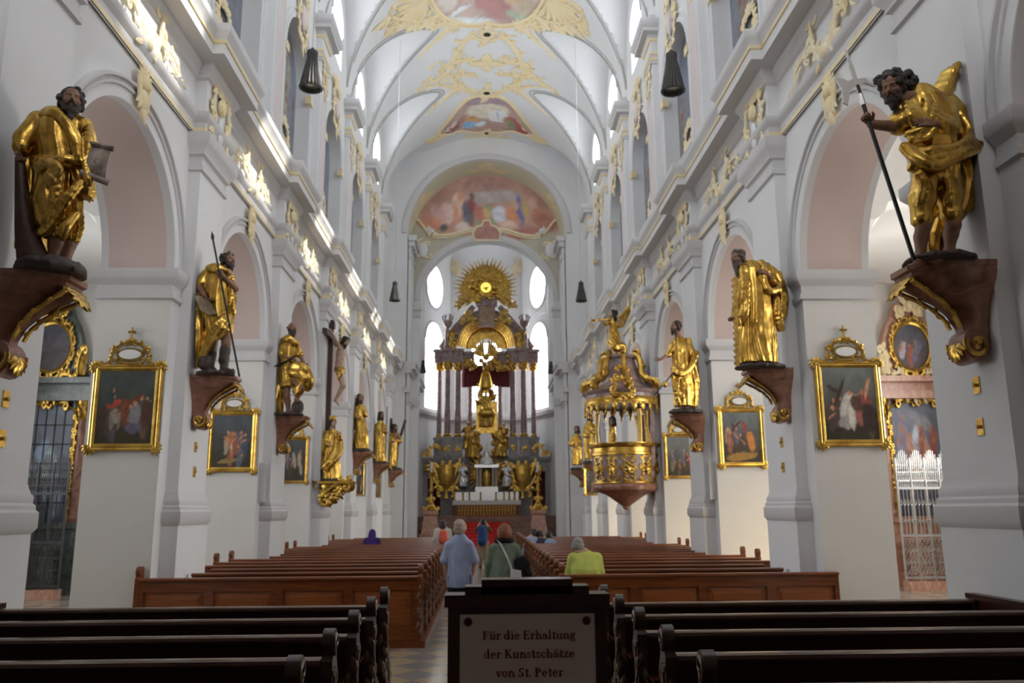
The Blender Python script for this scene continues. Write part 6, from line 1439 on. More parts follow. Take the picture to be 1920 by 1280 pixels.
# ------------------------------------------------------------------ framed paintings on the piers
def fig_blobs(rg, n, cols, y0=.12, y1=.55, sc=1.0):
    B = []
    for i in range(n):
        x = rg.uniform(.12, .88); y = rg.uniform(y0, y1); h = rg.uniform(.14, .24)*sc; col = lin(*rg.choice(cols))
        B.append((x, y, .07*sc*rg.uniform(.8, 1.3), h, rg.uniform(-.4, .4), col)); B.append((x+rg.uniform(-.03, .03), y+h*.9, .026*sc, .034*sc, 0, lin(150, 105, 80)))
        B.append((x+rg.uniform(-.07, .07), y+h*.3, .02*sc, .09*sc, rg.uniform(-1.2, 1.2), lin(140, 95, 70)))
    return B
def station(label, Y, x0, x1, y0, y1, seed, blobs, sky, group='framed paintings on the piers'):
    """x0..x1, y0..y1: outer frame in the photograph; the frame hangs on a jamb that faces the entrance"""
    a, b = at((x0+x1)/2, y1, Y), at((x0+x1)/2, y0, Y); w = (at(x1, (y0+y1)/2, Y)-at(x0, (y0+y1)/2, Y)).length; h = b.z-a.z
    cx = (a.x+b.x)/2; r = thing('framed_painting', (cx, Y, a.z), label, 'painting', group)
    fw = .1*w; mb = MB(); x_, X_ = cx-w/2, cx+w/2; z_, Z_ = a.z, b.z
    prof = [(0, 0), (.0, .035), (.25, .06), (.4, .05), (.6, .06), (.85, .052), (1, .046)]
    rows = []
    prof[0] = (0, -.02)
    for t, d in prof:
        o = fw*t; rows.append([(x_+o, Y-d-.005, z_+o), (X_-o, Y-d-.005, z_+o), (X_-o, Y-d-.005, Z_-o), (x_+o, Y-d-.005, Z_-o)])
    for k in range(4): mb.grid([[rw[k], rw[(k+1) % 4]] for rw in rows])
    rg = random.Random(seed); fm = Plane((cx, Y-.045, z_), (1, 0, 0), (0, 0, 1))
    for sx in (-1, 1):
        for zz, up in ((0, -1), (h, 1)):
            cc = (sx*(w/2-fw*.4), zz-up*fw*.4)
            for q in range(6): leaf(mb, cc, math.atan2(up, sx)+(q-2.5)*.55, fw*1.15, fw*.3, fm, 0, .6)
            mb.ball((cx+cc[0], Y-.05, z_+cc[1]), fw*.35, 8, 6, 0, (1, .5, 1))
    mb.build('frame', 'gold', r)
    nx, ny = 44, 56; u, v = np.meshgrid(np.linspace(0, 1, nx), np.linspace(0, 1, ny)); u, v = u.ravel(), v.ravel()
    mb = MB(); mb.grid([[(x_+fw*.9+(w-1.8*fw)*i/(nx-1), Y-.049, z_+fw*.9+(h-1.8*fw)*j/(ny-1)) for i in range(nx)] for j in range(ny)])
    cv = mb.build('canvas', 'paint', r)
    t = np.clip(v*1.25-.2, 0, 1)[:, None]; base = lin(42, 38, 26)*(1-t)+np.array(sky)*t; base = base*(1+.35*noise2(u, v, seed, 1.6))[:, None]
    set_paint(cv, np.clip(paint_blobs(u, v, np.clip(base, 0, 1), blobs, seed)*2.1, 0, .8))
    # crest with a small inscribed plate and a cross
    mb = MB(); fm = Plane((cx, Y-.03, Z_), (1, 0, 0), (0, 0, 1), w)
    for sx in (-1, 1):
        cscroll(mb, (sx*.42, .01), (sx*.26, .1), .3*sx, .022, fm, 0, 3, rg); cscroll(mb, (sx*.25, .06), (sx*.22, .22), -.25*sx, .028, fm, 0, 3, rg); cscroll(mb, (sx*.23, .22), (sx*.03, .33), -.15*sx, .026, fm, 0, 3, rg)
        leaf(mb, (sx*.24, .2), 1.57-sx*.9, .08, .022, fm)
    cscroll(mb, (-.2, .05), (.2, .05), -.12, .022, fm, 0, 4, rg)
    for q in range(5): leaf(mb, (0, .31), .5+.53*q, .1, .025, fm)
    p = fm(0, .36); mb.tube([p, p+Vector((0, 0, .2*w))], .016*w, 6); mb.tube([p+Vector((-.055*w, 0, .13*w)), p+Vector((.055*w, 0, .13*w))], .016*w, 6)
    el = [(.2*math.cos(2*PI*i/20), .15+.1*math.sin(2*PI*i/20)) for i in range(20)]
    mb.prism(el, lambda p: tuple(fm(*p)+Vector((0, -.002, 0))), lambda p: tuple(fm(*p)+Vector((0, .028, 0)))); cr = mb.build('crest', 'gold', r)
    el = [(.155*math.cos(2*PI*i/20), .15+.072*math.sin(2*PI*i/20)) for i in range(20)]
    mb = MB(); mb.prism(el, lambda p: tuple(fm(*p)+Vector((0, -.03, 0))), lambda p: tuple(fm(*p)+Vector((0, 0, 0)))); mb.build('plate', 'white', cr)
    return r
FL = [(112, 68, 52), (128, 80, 55), (74, 74, 86), (95, 80, 62), (60, 46, 36), (126, 118, 104), (52, 58, 66), (80, 56, 44)]
rg = random.Random(44); BG = lambda n, y0=.2, y1=.5: fig_blobs(rg, n, [(72, 56, 44), (60, 50, 44), (88, 66, 50), (64, 60, 66)], y0, y1, .9)
rg = random.Random(2); JY = lambda k: PY[k+1]-HJ
B1 = BG(9)+[(.3, .38, .16, .2, 0, lin(60, 50, 42)), (.34, .38, .11, .1, .1, lin(112, 104, 94)), (.26, .3, .03, .12, .1, lin(95, 88, 80)), (.4, .3, .03, .12, -.1, lin(95, 88, 80)), (.3, .54, .13, .045, .2, lin(128, 52, 32)), (.24, .62, .06, .1, 0, lin(40, 48, 60)), (.26, .74, .025, .035, 0, lin(140, 100, 75)), (.58, .55, .26, .03, .5, lin(85, 42, 25)), (.68, .4, .09, .16, -.1, lin(100, 98, 100)), (.66, .55, .028, .035, 0, lin(150, 110, 85)), (.66, .22, .14, .07, 0, lin(75, 70, 85)), (.5, .42, .07, .18, 0, lin(90, 50, 30)), (.86, .4, .1, .2, 0, lin(65, 42, 30)), (.12, .3, .08, .2, 0, lin(50, 38, 28))]
station('gilt-framed dark painting with a white horse and red cloth, nearest one on the left', JY(1), 172, 303, 684, 845, 3, B1, lin(52, 58, 56))
B2 = BG(6)+[(.3, .62, .03, .26, -.5, lin(50, 36, 28)), (.22, .68, .14, .03, -.4, lin(50, 36, 28)), (.45, .4, .13, .24, -.15, lin(150, 146, 140)), (.42, .25, .16, .1, .2, lin(120, 115, 112)), (.5, .64, .035, .045, 0, lin(165, 115, 90)), (.66, .34, .09, .14, .2, lin(125, 70, 65)), (.62, .5, .12, .12, 0, lin(70, 50, 40)), (.8, .52, .09, .15, .3, lin(108, 52, 44)), (.5, .3, .05, .16, .1, lin(165, 158, 148)), (.56, .62, .08, .02, -.3, lin(150, 110, 88)), (.84, .7, .03, .16, -.4, lin(150, 110, 85)), (.72, .66, .03, .04, 0, lin(150, 105, 80)), (.85, .3, .14, .22, .4, lin(45, 34, 32))]
station('gilt-framed painting of a brown cross above a pale-robed figure, nearest one on the right', JY(1), 1530, 1653, 678, 837, 4, B2, lin(88, 92, 90))
rg = random.Random(5)
station('second framed painting on the left, showing a pale standing figure', JY(2), 391, 482, 770, 885, 5, [(.5, .45, .06, .22, 0, lin(160, 140, 115))]+fig_blobs(rg, 7, FL)+[(.4, .12, .25, .04, .1, lin(110, 90, 50))], lin(58, 64, 68))
station('second framed painting on the right, a dark cross among figures', JY(2), 1346, 1432, 765, 875, 6, [(.3, .66, .03, .28, -.9, lin(60, 40, 30)), (.35, .62, .03, .2, .6, lin(60, 40, 30)), (.6, .7, .06, .12, .3, lin(105, 52, 42)), (.75, .42, .1, .2, .2, lin(150, 95, 45))]+fig_blobs(rg, 5, FL)+[(.5, .12, .4, .08, .1, lin(120, 90, 45))], lin(80, 84, 86))
station('third framed painting on the left, below the man with the knife', JY(3), 527, 578, 820, 906, 7, fig_blobs(rg, 6, FL)+[(.5, .5, .08, .2, .3, lin(120, 115, 105))], lin(56, 60, 60))
station('third framed painting on the right, between the pulpit and the reaching statue', JY(3), 1245, 1300, 814, 897, 8, [(.9, .4, .08, .14, 0, lin(150, 50, 40))]+fig_blobs(rg, 6, FL), lin(90, 94, 92))
station('fourth framed painting on the left, behind the gilded candle arms', JY(5), 664, 684, 868, 928, 9, fig_blobs(rg, 5, FL), lin(58, 60, 60), None)
station('farthest small framed painting on the left', JY(6), 702, 714, 884, 932, 10, fig_blobs(rg, 5, FL), lin(58, 60, 60), None)
station('framed painting half hidden behind the pulpit', JY(6), 1095, 1132, 868, 928, 11, fig_blobs(rg, 5, FL), lin(70, 72, 70), None)
# ------------------------------------------------------------------ hanging lamps, wall plates, loudspeakers
def hanging_lamp(px, py0, py1, Y, label):
    a, b = at(px, py0, Y), at(px, py1, Y); H = a.z-b.z; k = H/.9; c = Vector((b.x, Y, b.z)); r = thing('hanging_lamp', c, label, 'lamp', 'fluted lamps hung from the vault')
    mb = MB(); n = 40; rows = []
    for z, rad, fl_ in ((0, .235, .012), (.04, .24, .012), (.05, .225, .012), (.72, .1, .006), (.76, .11, .004), (.84, .11, .002), (.87, .06, 0), (.93, .02, 0)):
        rows.append([(c.x+(rad+fl_*math.cos(PI*j))*k*math.cos(2*PI*j/n), c.y+(rad+fl_*math.cos(PI*j))*k*math.sin(2*PI*j/n), c.z+z*k) for j in range(n)])
    mb.grid(rows, 0, True); mb.grid([[(c.x+q*k*math.cos(2*PI*j/n), c.y+q*k*math.sin(2*PI*j/n), c.z+z*k) for j in range(n)] for q, z in ((.235, 0), (.2, .0), (.19, .1))], 0, True)
    mb.build('shade', 'lamp_shade', r, angle=20)
    mb = MB(); mb.ball((c.x, c.y, c.z+.12*k), .1*k, 10, 7, 0, (1, 1, .6)); mb.build('bulb', 'lamp_glass', r)
    mb = MB(); mb.lathe([(.19*k, .1*k), (.0, .12*k)], c, 20); mb.build('reflector', 'silver', r)
    top = vault_z(c.x, Y) if Y < 46 else 18.6
    mb = MB(); mb.tube([(c.x, c.y, c.z+.9*k), (c.x, c.y, top)], .012, 5); mb.build('cable', 'grey', r)
M['lamp_shade'] = mat('lamp_shade', (.075, .072, .068), .5, .4, var=.3, vscale=6); M['lamp_glass'] = mat('lamp_glass', (.55, .5, .35), .15)
hanging_lamp(583, 92, 166, 17.0, 'large fluted dark lamp hanging on the upper left, nearest of the left row')
hanging_lamp(1262, 96, 172, 17.0, 'large fluted dark lamp hanging on the upper right, nearest of the right row')
hanging_lamp(740, 527, 564, 34.1, 'smaller dark lamp hanging in the middle of the left row')
hanging_lamp(1090, 527, 565, 34.1, 'smaller dark lamp hanging in the middle of the right row')
hanging_lamp(793, 675, 699, 50.5, 'tiny dark lamp hanging in front of the left apse window')
hanging_lamp(1033, 677, 700, 50.5, 'tiny dark lamp hanging in front of the right apse window')
def atX(px, py, X):
    d = CR @ Vector(((px-960)/FPX, -(py-640)/FPX, -1)); t = (X-CX)/d.x; return Vector((X, d.y*t, CH+d.z*t))
for s, px, py, lb in ((-1, 10, 748, 'upper small brass plate on the nearest left pier'), (-1, 3, 822, 'lower small brass plate on the nearest left pier'), (1, 1832, 722, 'upper small brass plate on the nearest right pier'), (1, 1839, 800, 'lower small brass plate on the nearest right pier'),
                      (-1, 366, 838, 'upper small brass plate on the second left pier'), (-1, 364, 884, 'lower small brass plate on the second left pier'), (1, 1466, 829, 'upper small brass plate on the second right pier'), (1, 1469, 876, 'lower small brass plate on the second right pier')):
    p = atX(px, py, s*(XP-.001)); y = min(max(p.y, 7.95), 8.9) if p.y < 11 else min(max(p.y, 13.7), 14.6)
    r = thing('wall_plate', (p.x, y, p.z), lb, 'plate', 'brass plates on the piers')
    mb = MB(); mb.box(p.x, p.x-s*.012, y-.055, y+.055, p.z-.085, p.z+.085); mb.build('plate', 'gold', r)
    mb = MB(); mb.lathe([(.018, 0), (.022, .03), (.0, .035)], (0, 0, 0), 8); mb.v = [(p.x-s*(.012+z), y+x, p.z+yy) for x, yy, z in mb.v]; mb.build('knob', 'gold_dark', r)
for s, px, y0, y1 in ((-1, 496, 868, 940), (1, 1327, 866, 936)):
    p = at(px, (y0+y1)/2, PY[3]-.82); r = thing('loudspeaker', (s*(XW-.09), PY[3]-.82, at(px, y1, PY[3]-.82).z), 'slim grey column loudspeaker on the %s pier wall behind the second statue' % side_name[s], 'loudspeaker')
    z0, z1 = at(px, y1, PY[3]-.82).z, at(px, y0, PY[3]-.82).z; y = PY[3]-.82
    mb = MB(); mb.box(s*(XW-.01), s*(XW-.15), y-.07, y+.07, z0, z1); mb.build('cabinet', 'grey', r)
    mb = MB(); mb.box(s*(XW-.15), s*(XW-.155), y-.055, y+.055, z0+.03, z1-.03); mb.build('speaker_grille', 'line', r)
# ------------------------------------------------------------------ pulpit
class Cyl:
    """ornament plane wrapped on a vertical drum: u along the rim, v up"""
    def __init__(s, c, rf): s.c = c; s.rf = rf; s.normal = None
    def at(s, a0): s.a0 = a0; s.normal = (math.cos(a0), math.sin(a0), 0); return s
    def __call__(s, u, v):
        r = s.rf(v); a = s.a0+u/r; return Vector((s.c[0]+r*math.cos(a), s.c[1]+r*math.sin(a), s.c[2]+v))
YPU = 25.3; PX_ = at(1171, 850, YPU).x
pz = lambda py: at(1171, py, YPU).z
r = thing('pulpit', (PX_, YPU, pz(950)), 'marble and gilt pulpit with a tasselled canopy on the right pier', 'pulpit')
c = (PX_, YPU, 0); zb, zf, zt, zlo, zhi = pz(956), pz(918), pz(833), pz(904), pz(856)
mb = MB(); rad = 1.0
mb.lathe([(.02, zb), (.09, zb+.05), (.11, zb+.12), (.26, zb+.22), (.48, zb+.38), (.62, zb+.46), (.96, zf-.02), (1.0, zf+.05), (1.0, zf+.1), (.95, zlo-.04)], c, 40)
mb.build('base', 'redmarble', r)
H_ = zhi-zlo; rf = lambda v: .93+.06*math.sin(PI*min(max(v/H_, 0), 1)*.6)
mb = MB(); mb.lathe([(rf(H_*i/8), zlo+H_*i/8) for i in range(9)], c, 40); mb.build('basket', 'violetmarble', r)
mb = MB(); mb.lathe([(.99, zhi), (1.04, zhi+.02), (1.04, zhi+.08), (1.0, zhi+.1), (1.0, zt-.14), (1.06, zt-.12), (1.1, zt-.04), (1.1, zt), (.9, zt)], c, 40, cap=False)
mb.lathe([(.95, zlo-.05), (.98, zlo-.04), (.98, zlo), (.94, zlo+.01)], c, 40, cap=False); mb.build('cornice', 'gold', r)
rg = random.Random(8)
for i, a in enumerate((-152, -122, -93, -60, -26)):
    cy = Cyl((c[0], c[1], zlo), lambda v: rf(v)+.02).at(math.radians(a)); mb = MB(); w = .15 if i in (1,) else .21; h = H_
    for sg in (-1, 1):
        cscroll(mb, (sg*w*.9, h*.08), (sg*w*.9, h*.5), .25*sg, .026, cy, 0, 4, rg); cscroll(mb, (sg*w, h*.5), (sg*w*.8, h*.92), .25*sg, .026, cy, 0, 4, rg); cscroll(mb, (sg*.02, h*.96), (sg*w*.8, h*.85), .3*sg, .024, cy, 0, 2, rg); cscroll(mb, (sg*.02, h*.03), (sg*w*.8, h*.12), -.3*sg, .024, cy, 0, 2, rg)
        for q in range(4): leaf(mb, (sg*.03, h*(.25+.15*q)), PI/2-sg*.9, .13, .03, cy)
    p = cy(0, h*.45); mb.ball(p, .07, 8, 6, 0, (1, 1, 1.8)); mb.ball(cy(0, h*.68), .045, 8, 6); mb.build('relief', 'gold', r)
# back panel with a small figure, and curtained sides
xb_ = XP-.02; mb = MB(); zc0 = pz(775)
mb.box(xb_-.12, xb_, YPU-.75, YPU+.75, zt-.6, zc0); mb.build('back_panel', 'violetmarble', r)
for sg in (-1, 1):
    mb = MB()
    for q in range(4): mb.tube([(xb_-.16-.03*q, YPU+sg*(.6+.05*q), zc0), (xb_-.2, YPU+sg*(.55+.04*q), (zt+zc0)/2), (xb_-.16, YPU+sg*(.62+.04*q), zt)], [.07, .05, .08], 7)
    mb.build('curtain', 'gold_dark', r)
# posts
for dx, dy in ((-.72, .55), (.35, -.8)):
    mb = MB(); mb.tube([(c[0]+dx, c[1]+dy, zt-.02), (c[0]+dx*1.05, c[1]+dy*1.05, (zt+zc0)/2), (c[0]+dx, c[1]+dy, zc0+.05)], [.07, .045, .07], 8); mb.build('post', 'gold_dark', r)
# canopy
zl, zk, zq = pz(760), pz(741), pz(668)
mb = MB(); mb.lathe([(1.0, zl), (1.14, zl+.02), (1.16, zk-.05), (1.22, zk), (1.24, zk+.06), (1.1, zk+.1), (.92, zk+.16), (.64, zk+.36), (.52, zk+.62), (.46, zk+.9), (.4, zq-.12), (.5, zq-.08), (.5, zq), (.2, zq+.02)], c, 40); mb.build('canopy', 'violetmarble', r)
mb = MB(); mb.lathe([(1.15, zl-.02), (1.19, zl), (1.2, zl+.1), (1.17, zl+.16)], c, 40, cap=False)
cy = Cyl((c[0], c[1], zl), lambda v: 1.17)
for q in range(26):
    cy.at(2*PI*q/26); leaf(mb, (0, .02), -PI/2, .3, .085, cy, 0, .4, 0); p = cy(0, -.3); mb.ball(p, .04, 6, 5, 0, (1, 1, 1.6))
    cscroll(mb, (-.12, 0), (.12, 0), -.4, .03, cy, 0, 0, rg)
mb.build('valance', 'gold', r)
for q in range(7):
    a = 2*PI*(q+.2)/7; U = Vector((math.cos(a), math.sin(a), 0)); fm = Plane((c[0], c[1], zk+.08), U, (0, 0, 1)); mb = MB()
    pts = bez([(1.12, .02), (1.5, .55), (.7, .05), (.3, .5), (1.0, .95), (.42, zq-zk-.05)], 18); stroke(mb, pts, .11, .08, fm, .9, .25, 4)
    stroke(mb, spiral((1.1, .2), .18, .03, -1.2, 4.5, 14), .075, .05, fm, .9); stroke(mb, spiral((.55, zq-zk-.05), .12, .02, 3, -3, 12), .05, .035, fm, .9)
    for w_ in range(4): leaf(mb, pts[4+3*w_], rg.uniform(0, 2), .2, .06, fm)
    mb.build('scroll', 'gold', r)
mb = MB(); fm = Plane((c[0]-.2, c[1]-1.24, zk+.02), (1, 0, 0), (0, 0, 1), 1, .0)
cscroll(mb, (-.35, 0), (.35, 0), -.3, .06, fm, 0, 5, rg); cscroll(mb, (-.3, .16), (.3, .16), .3, .06, fm, 0, 4, rg)
fm = Plane((c[0]-.1, c[1]-.66, zk+.5), (1, 0, 0), (0, 0, 1), 1, .0); cscroll(mb, (-.25, 0), (.25, 0), -.3, .05, fm, 0, 5, rg); cscroll(mb, (-.2, .2), (.2, .2), .3, .05, fm, 0, 4, rg)
mb.build('cartouche', 'gold', r)
f = Fig('statue', 'gilded angel blowing a trumpet on top of the pulpit canopy', 'statue', YPU, (1156, 672), 578, .018, None, .95)
f.body('robe', [(672, 1158, 5, .14, .02), (655, 1160, 7, .2, .04), (635, 1154, 8.5, .22, .045), (618, 1150, 8, .19, .03), (604, 1150, 7, .14, .01), (597, 1150, 4, .1, 0)], 11, 3, .8)
f.swag('robe', [(1146, 640, -.2), (1154, 650, -.25), (1166, 650, -.15), (1164, 668, -.1)], .1, .08, 2, .1)
f.arm((1146, 601, 0), (1136, 606, -.1), (1128, 601, -.2), (-.8, 0, .3), (0, -.6, -.6), (.07, .06, .045), .5, 1, .9)
f.arm((1154, 601, 0), (1162, 610, -.1), (1160, 600, -.2), (0, 0, 1), (-1, 0, 0), (.07, .06, .045), .5, -1, .6)
f.head(1148, 590, -.03, -80, 12, 1.25, 0, 1.2, (1150, 600, 0))
K = f.sc.f('cloak')
for i in range(8):
    t = i/7; a_, b_ = f.J(1154+2*t, 606-3*t, .12), f.J(lerp(1166, 1178, t), lerp(604, 577, t), .3); K.rc(a_, b_, .07, .05, .03); K.rc(b_, b_+Vector((.05, .05, -.12)), .05, .035, .03)
f.done(skin=('body', 'flesh_pale', None), cloak=('wing', 'gold', None))
tp = thing('trumpet', f.J(1128, 601, -.2), 'golden trumpet blown by the angel above the pulpit', 'trumpet'); mb = MB(); mb.tube([f.J(1144, 597, -.14), f.J(1118, 600, -.25), f.J(1112, 601, -.27), f.J(1109, 601, -.28)], [.02, .025, .05, .1], 8); mb.build('horn', 'gold', tp)
f = Fig('statue', 'small gilded figure standing inside the pulpit below the canopy', 'statue', YPU+.3, (1148, 832), 783, .025, None, .5)
f.b.x += 0; f.body('robe', [(832, 1148, 7, .16, .03), (815, 1148, 6.5, .16, .03), (800, 1148, 5.5, .13, .01), (793, 1148, 2.5, .08, 0)], 9, 3, .3); f.head(1148, 789, 0, -20, 0, 1.1, 0, 1.1, (1148, 796, 0)); f.done(skin=('body', 'flesh_pale', None))
# ------------------------------------------------------------------ sanctuary steps and platform
ZS = 1.6
mb = MB(); n = 9
for i in range(n): w_ = 4.5 if i < 2 or i == n-1 else 2.7; mb.box(-w_, w_, 47.3+.62*i-(.7 if i == n-1 else 0), 47.3+.62*(i+1)+(9 if i == n-1 else 4 if i < 2 else 0.01), 0, ZS*(i+1)/n)
mb.build('x', 'brownmarble').name = 'floor_steps'; tag(bpy.data.objects['floor_steps'], None, None, None, 'structure')
r = thing('carpet', (0, 47.3, 0), 'red carpet running up the sanctuary steps', 'carpet'); mb = MB(); pts = []
for i in range(n): y = 47.3+.62*i; pts += [(y-.012, ZS*i/n+.012), (y-.012, ZS*(i+1)/n+.012)]
pts.append((53.2, ZS+.012)); mb.grid([[(x, y, z) for y, z in pts] for x in (-1.35, 1.35)]); mb.grid([[(x, y+.01, z-.008) for y, z in pts] for x in (-1.35, 1.35)]); mb.build('runner', 'red', r, smooth=False)
r = thing('altar_rail', (0, 52.9, ZS), 'low reddish wooden rail in front of the high altar table', 'rail')
mb = MB(); mb.box(-2.1, 2.1, 52.85, 53.0, ZS+.62, ZS+.7); mb.box(-2.1, 2.1, 52.87, 52.98, ZS, ZS+.08); mb.build('rail', 'pew_panel', r)
mb = MB()
for i in range(22): mb.lathe([(.03, 0), (.06, .15), (.035, .3), (.06, .42), (.03, .55)], (-2.02+4.04*i/21, 52.92, ZS+.07), 8)
mb.build('balusters', 'pew_panel', r)
# ------------------------------------------------------------------ high altar
YA = 57.0; A = lambda px, py, dy=0.0: at(px, py, YA+dy); az_ = lambda py: at(910, py, YA).z; ax = lambda px: at(px, 760, YA).x-.02
r = thing('high_altar', (0, YA, ZS), 'towering high altar of violet marble columns and gilding in the apse', 'altar')
zs, zled, zcb, zct, zen = ZS, az_(862), az_(820), az_(681), az_(656)
mb = MB()
for x0, x1 in ((-4.3, -3.95), (-3.1, -1.55), (1.55, 3.1), (3.95, 4.3)): mb.box(x0, x1, YA-.3, YA+.6, zs, zled)
mb.box(-3.95, -3.1, YA-.3, YA+.6, zs+2.9, zled); mb.box(3.1, 3.95, YA-.3, YA+.6, zs+2.9, zled); mb.box(-1.55, 1.55, YA+.1, YA+.7, zs, zled+.3); mb.build('base', 'greymarble', r, smooth=False)
mb = MB()
for s in (-1, 1): mb.box(s*4.45, s*1.5, YA-.55, YA+.7, zled, zled+.16); mb.box(s*4.38, s*1.5, YA-.45, YA+.7, zled-.12, zled)
mb.build('ledge', 'greymarble', r, smooth=False)
for s in (-1, 1):
    mb = MB()
    for q in range(6): mb.tube([(s*(3.18+.14*q), YA+.2, zs+.02), (s*(3.18+.14*q), YA+.2, zs+2.9)], .085, 7)
    mb.build('curtain', 'redcurtain', r)
cols = [(824, .15, .8), (840, -.35, 1), (859, -.1, 1), (881, .9, .85), (939, .9, .85), (962, -.1, 1), (982, -.35, 1), (1001, .15, .8)]
for px, dy, k in cols:
    x, y = ax(px), YA+dy; R = .21*k
    pc = MB(); pc.box(x-.33, x+.33, y-.33, y+.33, zled+.16, zcb-.15); pc.box(x-.38, x+.38, y-.38, y+.38, zcb-.15, zcb); pc.box(x-.37, x+.37, y-.37, y+.37, zled+.16, zled+.28); pe = pc.build('pedestal', 'greymarble', r, smooth=False)
    mb = MB(); fm = Plane((x, y-.34, (zled+zcb)/2), (1, 0, 0), (0, 0, 1)); rg = random.Random(px)
    for q in range(9): leaf(mb, (rg.uniform(-.08, .08), rg.uniform(-.15, .12)), rg.uniform(0, 6.3), .22, .07, fm)
    mb.build('gilded_cartouche', 'gold', pe)
    mb = MB(); mb.lathe([(R*1.02, zcb+.22), (R, zcb+1.2), (R*.94, zct-1.2), (R*.86, zct-.55)], (x, y, 0), 20); sh = mb.build('column', 'violetmarble', r)
    mb = MB(); mb.lathe([(R*1.45, zcb), (R*1.5, zcb+.06), (R*1.2, zcb+.1), (R*1.35, zcb+.16), (R*1.1, zcb+.24)], (x, y, 0), 20); mb.build('base_ring', 'gold', sh)
    mb = MB(); mb.lathe([(R*.9, zct-.56), (R*1.0, zct-.5), (R*1.1, zct-.2), (R*1.5, zct-.08), (R*1.5, zct)], (x, y, 0), 16)
    cy = Cyl((x, y, zct-.5), lambda v: R*1.05+.05+max(v, 0)*.15)
    for q in range(8):
        cy.at(2*PI*q/8); leaf(mb, (0, 0), PI/2, .26, .07, cy, 0, .6); cy.at(2*PI*(q+.5)/8); leaf(mb, (0, .1), PI/2, .34, .07, cy, 0, .6)
    for q in range(4): a = PI/4+PI/2*q; mb.ball((x+R*1.5*math.cos(a), y+R*1.5*math.sin(a), zct-.1), .085, 7, 5)
    mb.build('capital', 'gold', sh)
    mb = MB(); e = .34 if dy < .5 else .3; mb.box(x-e, x+e, y-e, y+e, zct, zct+.35); mb.box(x-e-.03, x+e+.03, y-e-.03, y+e+.03, zct+.35, zct+.45); mb.box(x-e, x+e, y-e, y+e, zct+.45, zen-.2); mb.box(x-e-.12, x+e+.12, y-e-.12, y+e+.12, zen-.2, zen); mb.build('entablature_block', 'violetmarble', r, smooth=False)
mb = MB()
for s in (-1, 1):
    mb.box(s*3.4, s*1.75, YA+.05, YA+.6, zct+.03, zen-.2); mb.box(s*3.5, s*1.65, YA-.05, YA+.65, zen-.2, zen-.05)
    mb.box(s*1.75, s*.95, YA+.75, YA+1.2, zct+.03, zen-.2); mb.box(s*1.85, s*.9, YA+.65, YA+1.25, zen-.2, zen-.05)
mb.build('entablature', 'violetmarble', r, smooth=False)
# arched gable with gilded soffit
za, Ra = az_(648), 1.95; zk_ = az_(606)
mb = MB()
for a0, a1, m_ in ((0, PI, 0),):
    rows = []
    for rr, dd in ((Ra, .0), (Ra+.45, .0), (Ra+.5, -.12), (Ra+.6, -.12), (Ra+.6, .6)):
        rows.append([(rr*math.cos(a0+(a1-a0)*i/30), YA+dd, za+rr*1.02*math.sin(a0+(a1-a0)*i/30)) for i in range(31)])
    mb.grid(rows)
mb.build('gable_arch', 'violetmarble', r)
mb = MB()
for q in range(5):
    rr = Ra-.05-.02*q; mb.grid([[(rr_*math.cos(PI*i/30), YA+yy, za+rr_*1.02*math.sin(PI*i/30)) for i in range(31)] for rr_, yy in ((Ra-.12*q, .22*q), (Ra-.12*q-.02, .22*q+.1), (Ra-.12*q-.12, .22*q+.22))])
mb.grid([[(rr_*math.cos(PI*i/30), YA+1.1, za+rr_*.95*math.sin(PI*i/30)+.0) for i in range(31)] for rr_ in (Ra-.5, .75)]); mb.grid([[((Ra-.02)*math.cos(PI*i/30)*k, YA-.03, za+(Ra-.02)*1.02*math.sin(PI*i/30)*k) for i in range(31)] for k in (1, 1.05)]); mb.build('gilded_soffit', 'gold', r)
mb = MB()         # fluted gold tablet and crowning block
for i in range(9): mb.tube([(-.52+.13*i, YA-.15, az_(610)), (-.42+.105*i, YA-.15, az_(575))], .06, 6)
mb.build('fluted_tablet', 'gold_dark', r)
mb = MB(); mb.box(-.75, .75, YA-.25, YA+.4, az_(574), az_(560)); mb.box(-.6, .6, YA-.2, YA+.3, az_(612), az_(574)); mb.build('crowning_block', 'violetmarble', r, smooth=False)
for s in (-1, 1):
    mb = MB(); fm = Plane((0, YA-.05, 0), (1, 0, 0), (0, 0, 1)); pts = bez([(s*3.2, zen+.05), (s*2.7, zen+.3), (s*2.75, az_(615)), (s*1.6, az_(610)), (s*1.35, az_(585)), (s*.9, az_(575))], 20); stroke(mb, pts, .28, .2, fm, .9, .05)
    stroke(mb, spiral((s*2.95, zen+.45), .3, .06, PI/2, PI/2+s*5, 14), .13, .1, fm, .9); mb.build('volute', 'violetmarble', r)
    mb = MB(); rg = random.Random(3+s)
    for px, py in ((876, 588), (870, 600), (884, 597), (866, 566), (872, 558), (861, 572)):
        p = at(px if s < 0 else 1822-px, py, YA-.4); mb.ball(p, .2, 8, 6, 0, (1, .7, 1.2)); fm2_ = Plane(p, (1, 0, 0), (0, 0, 1))
        for q in range(6): leaf(mb, (0, 0), rg.uniform(0, 6.3), .42, .1, fm2_)
    mb.build('gilded_cherubs', 'gold_dark', r)
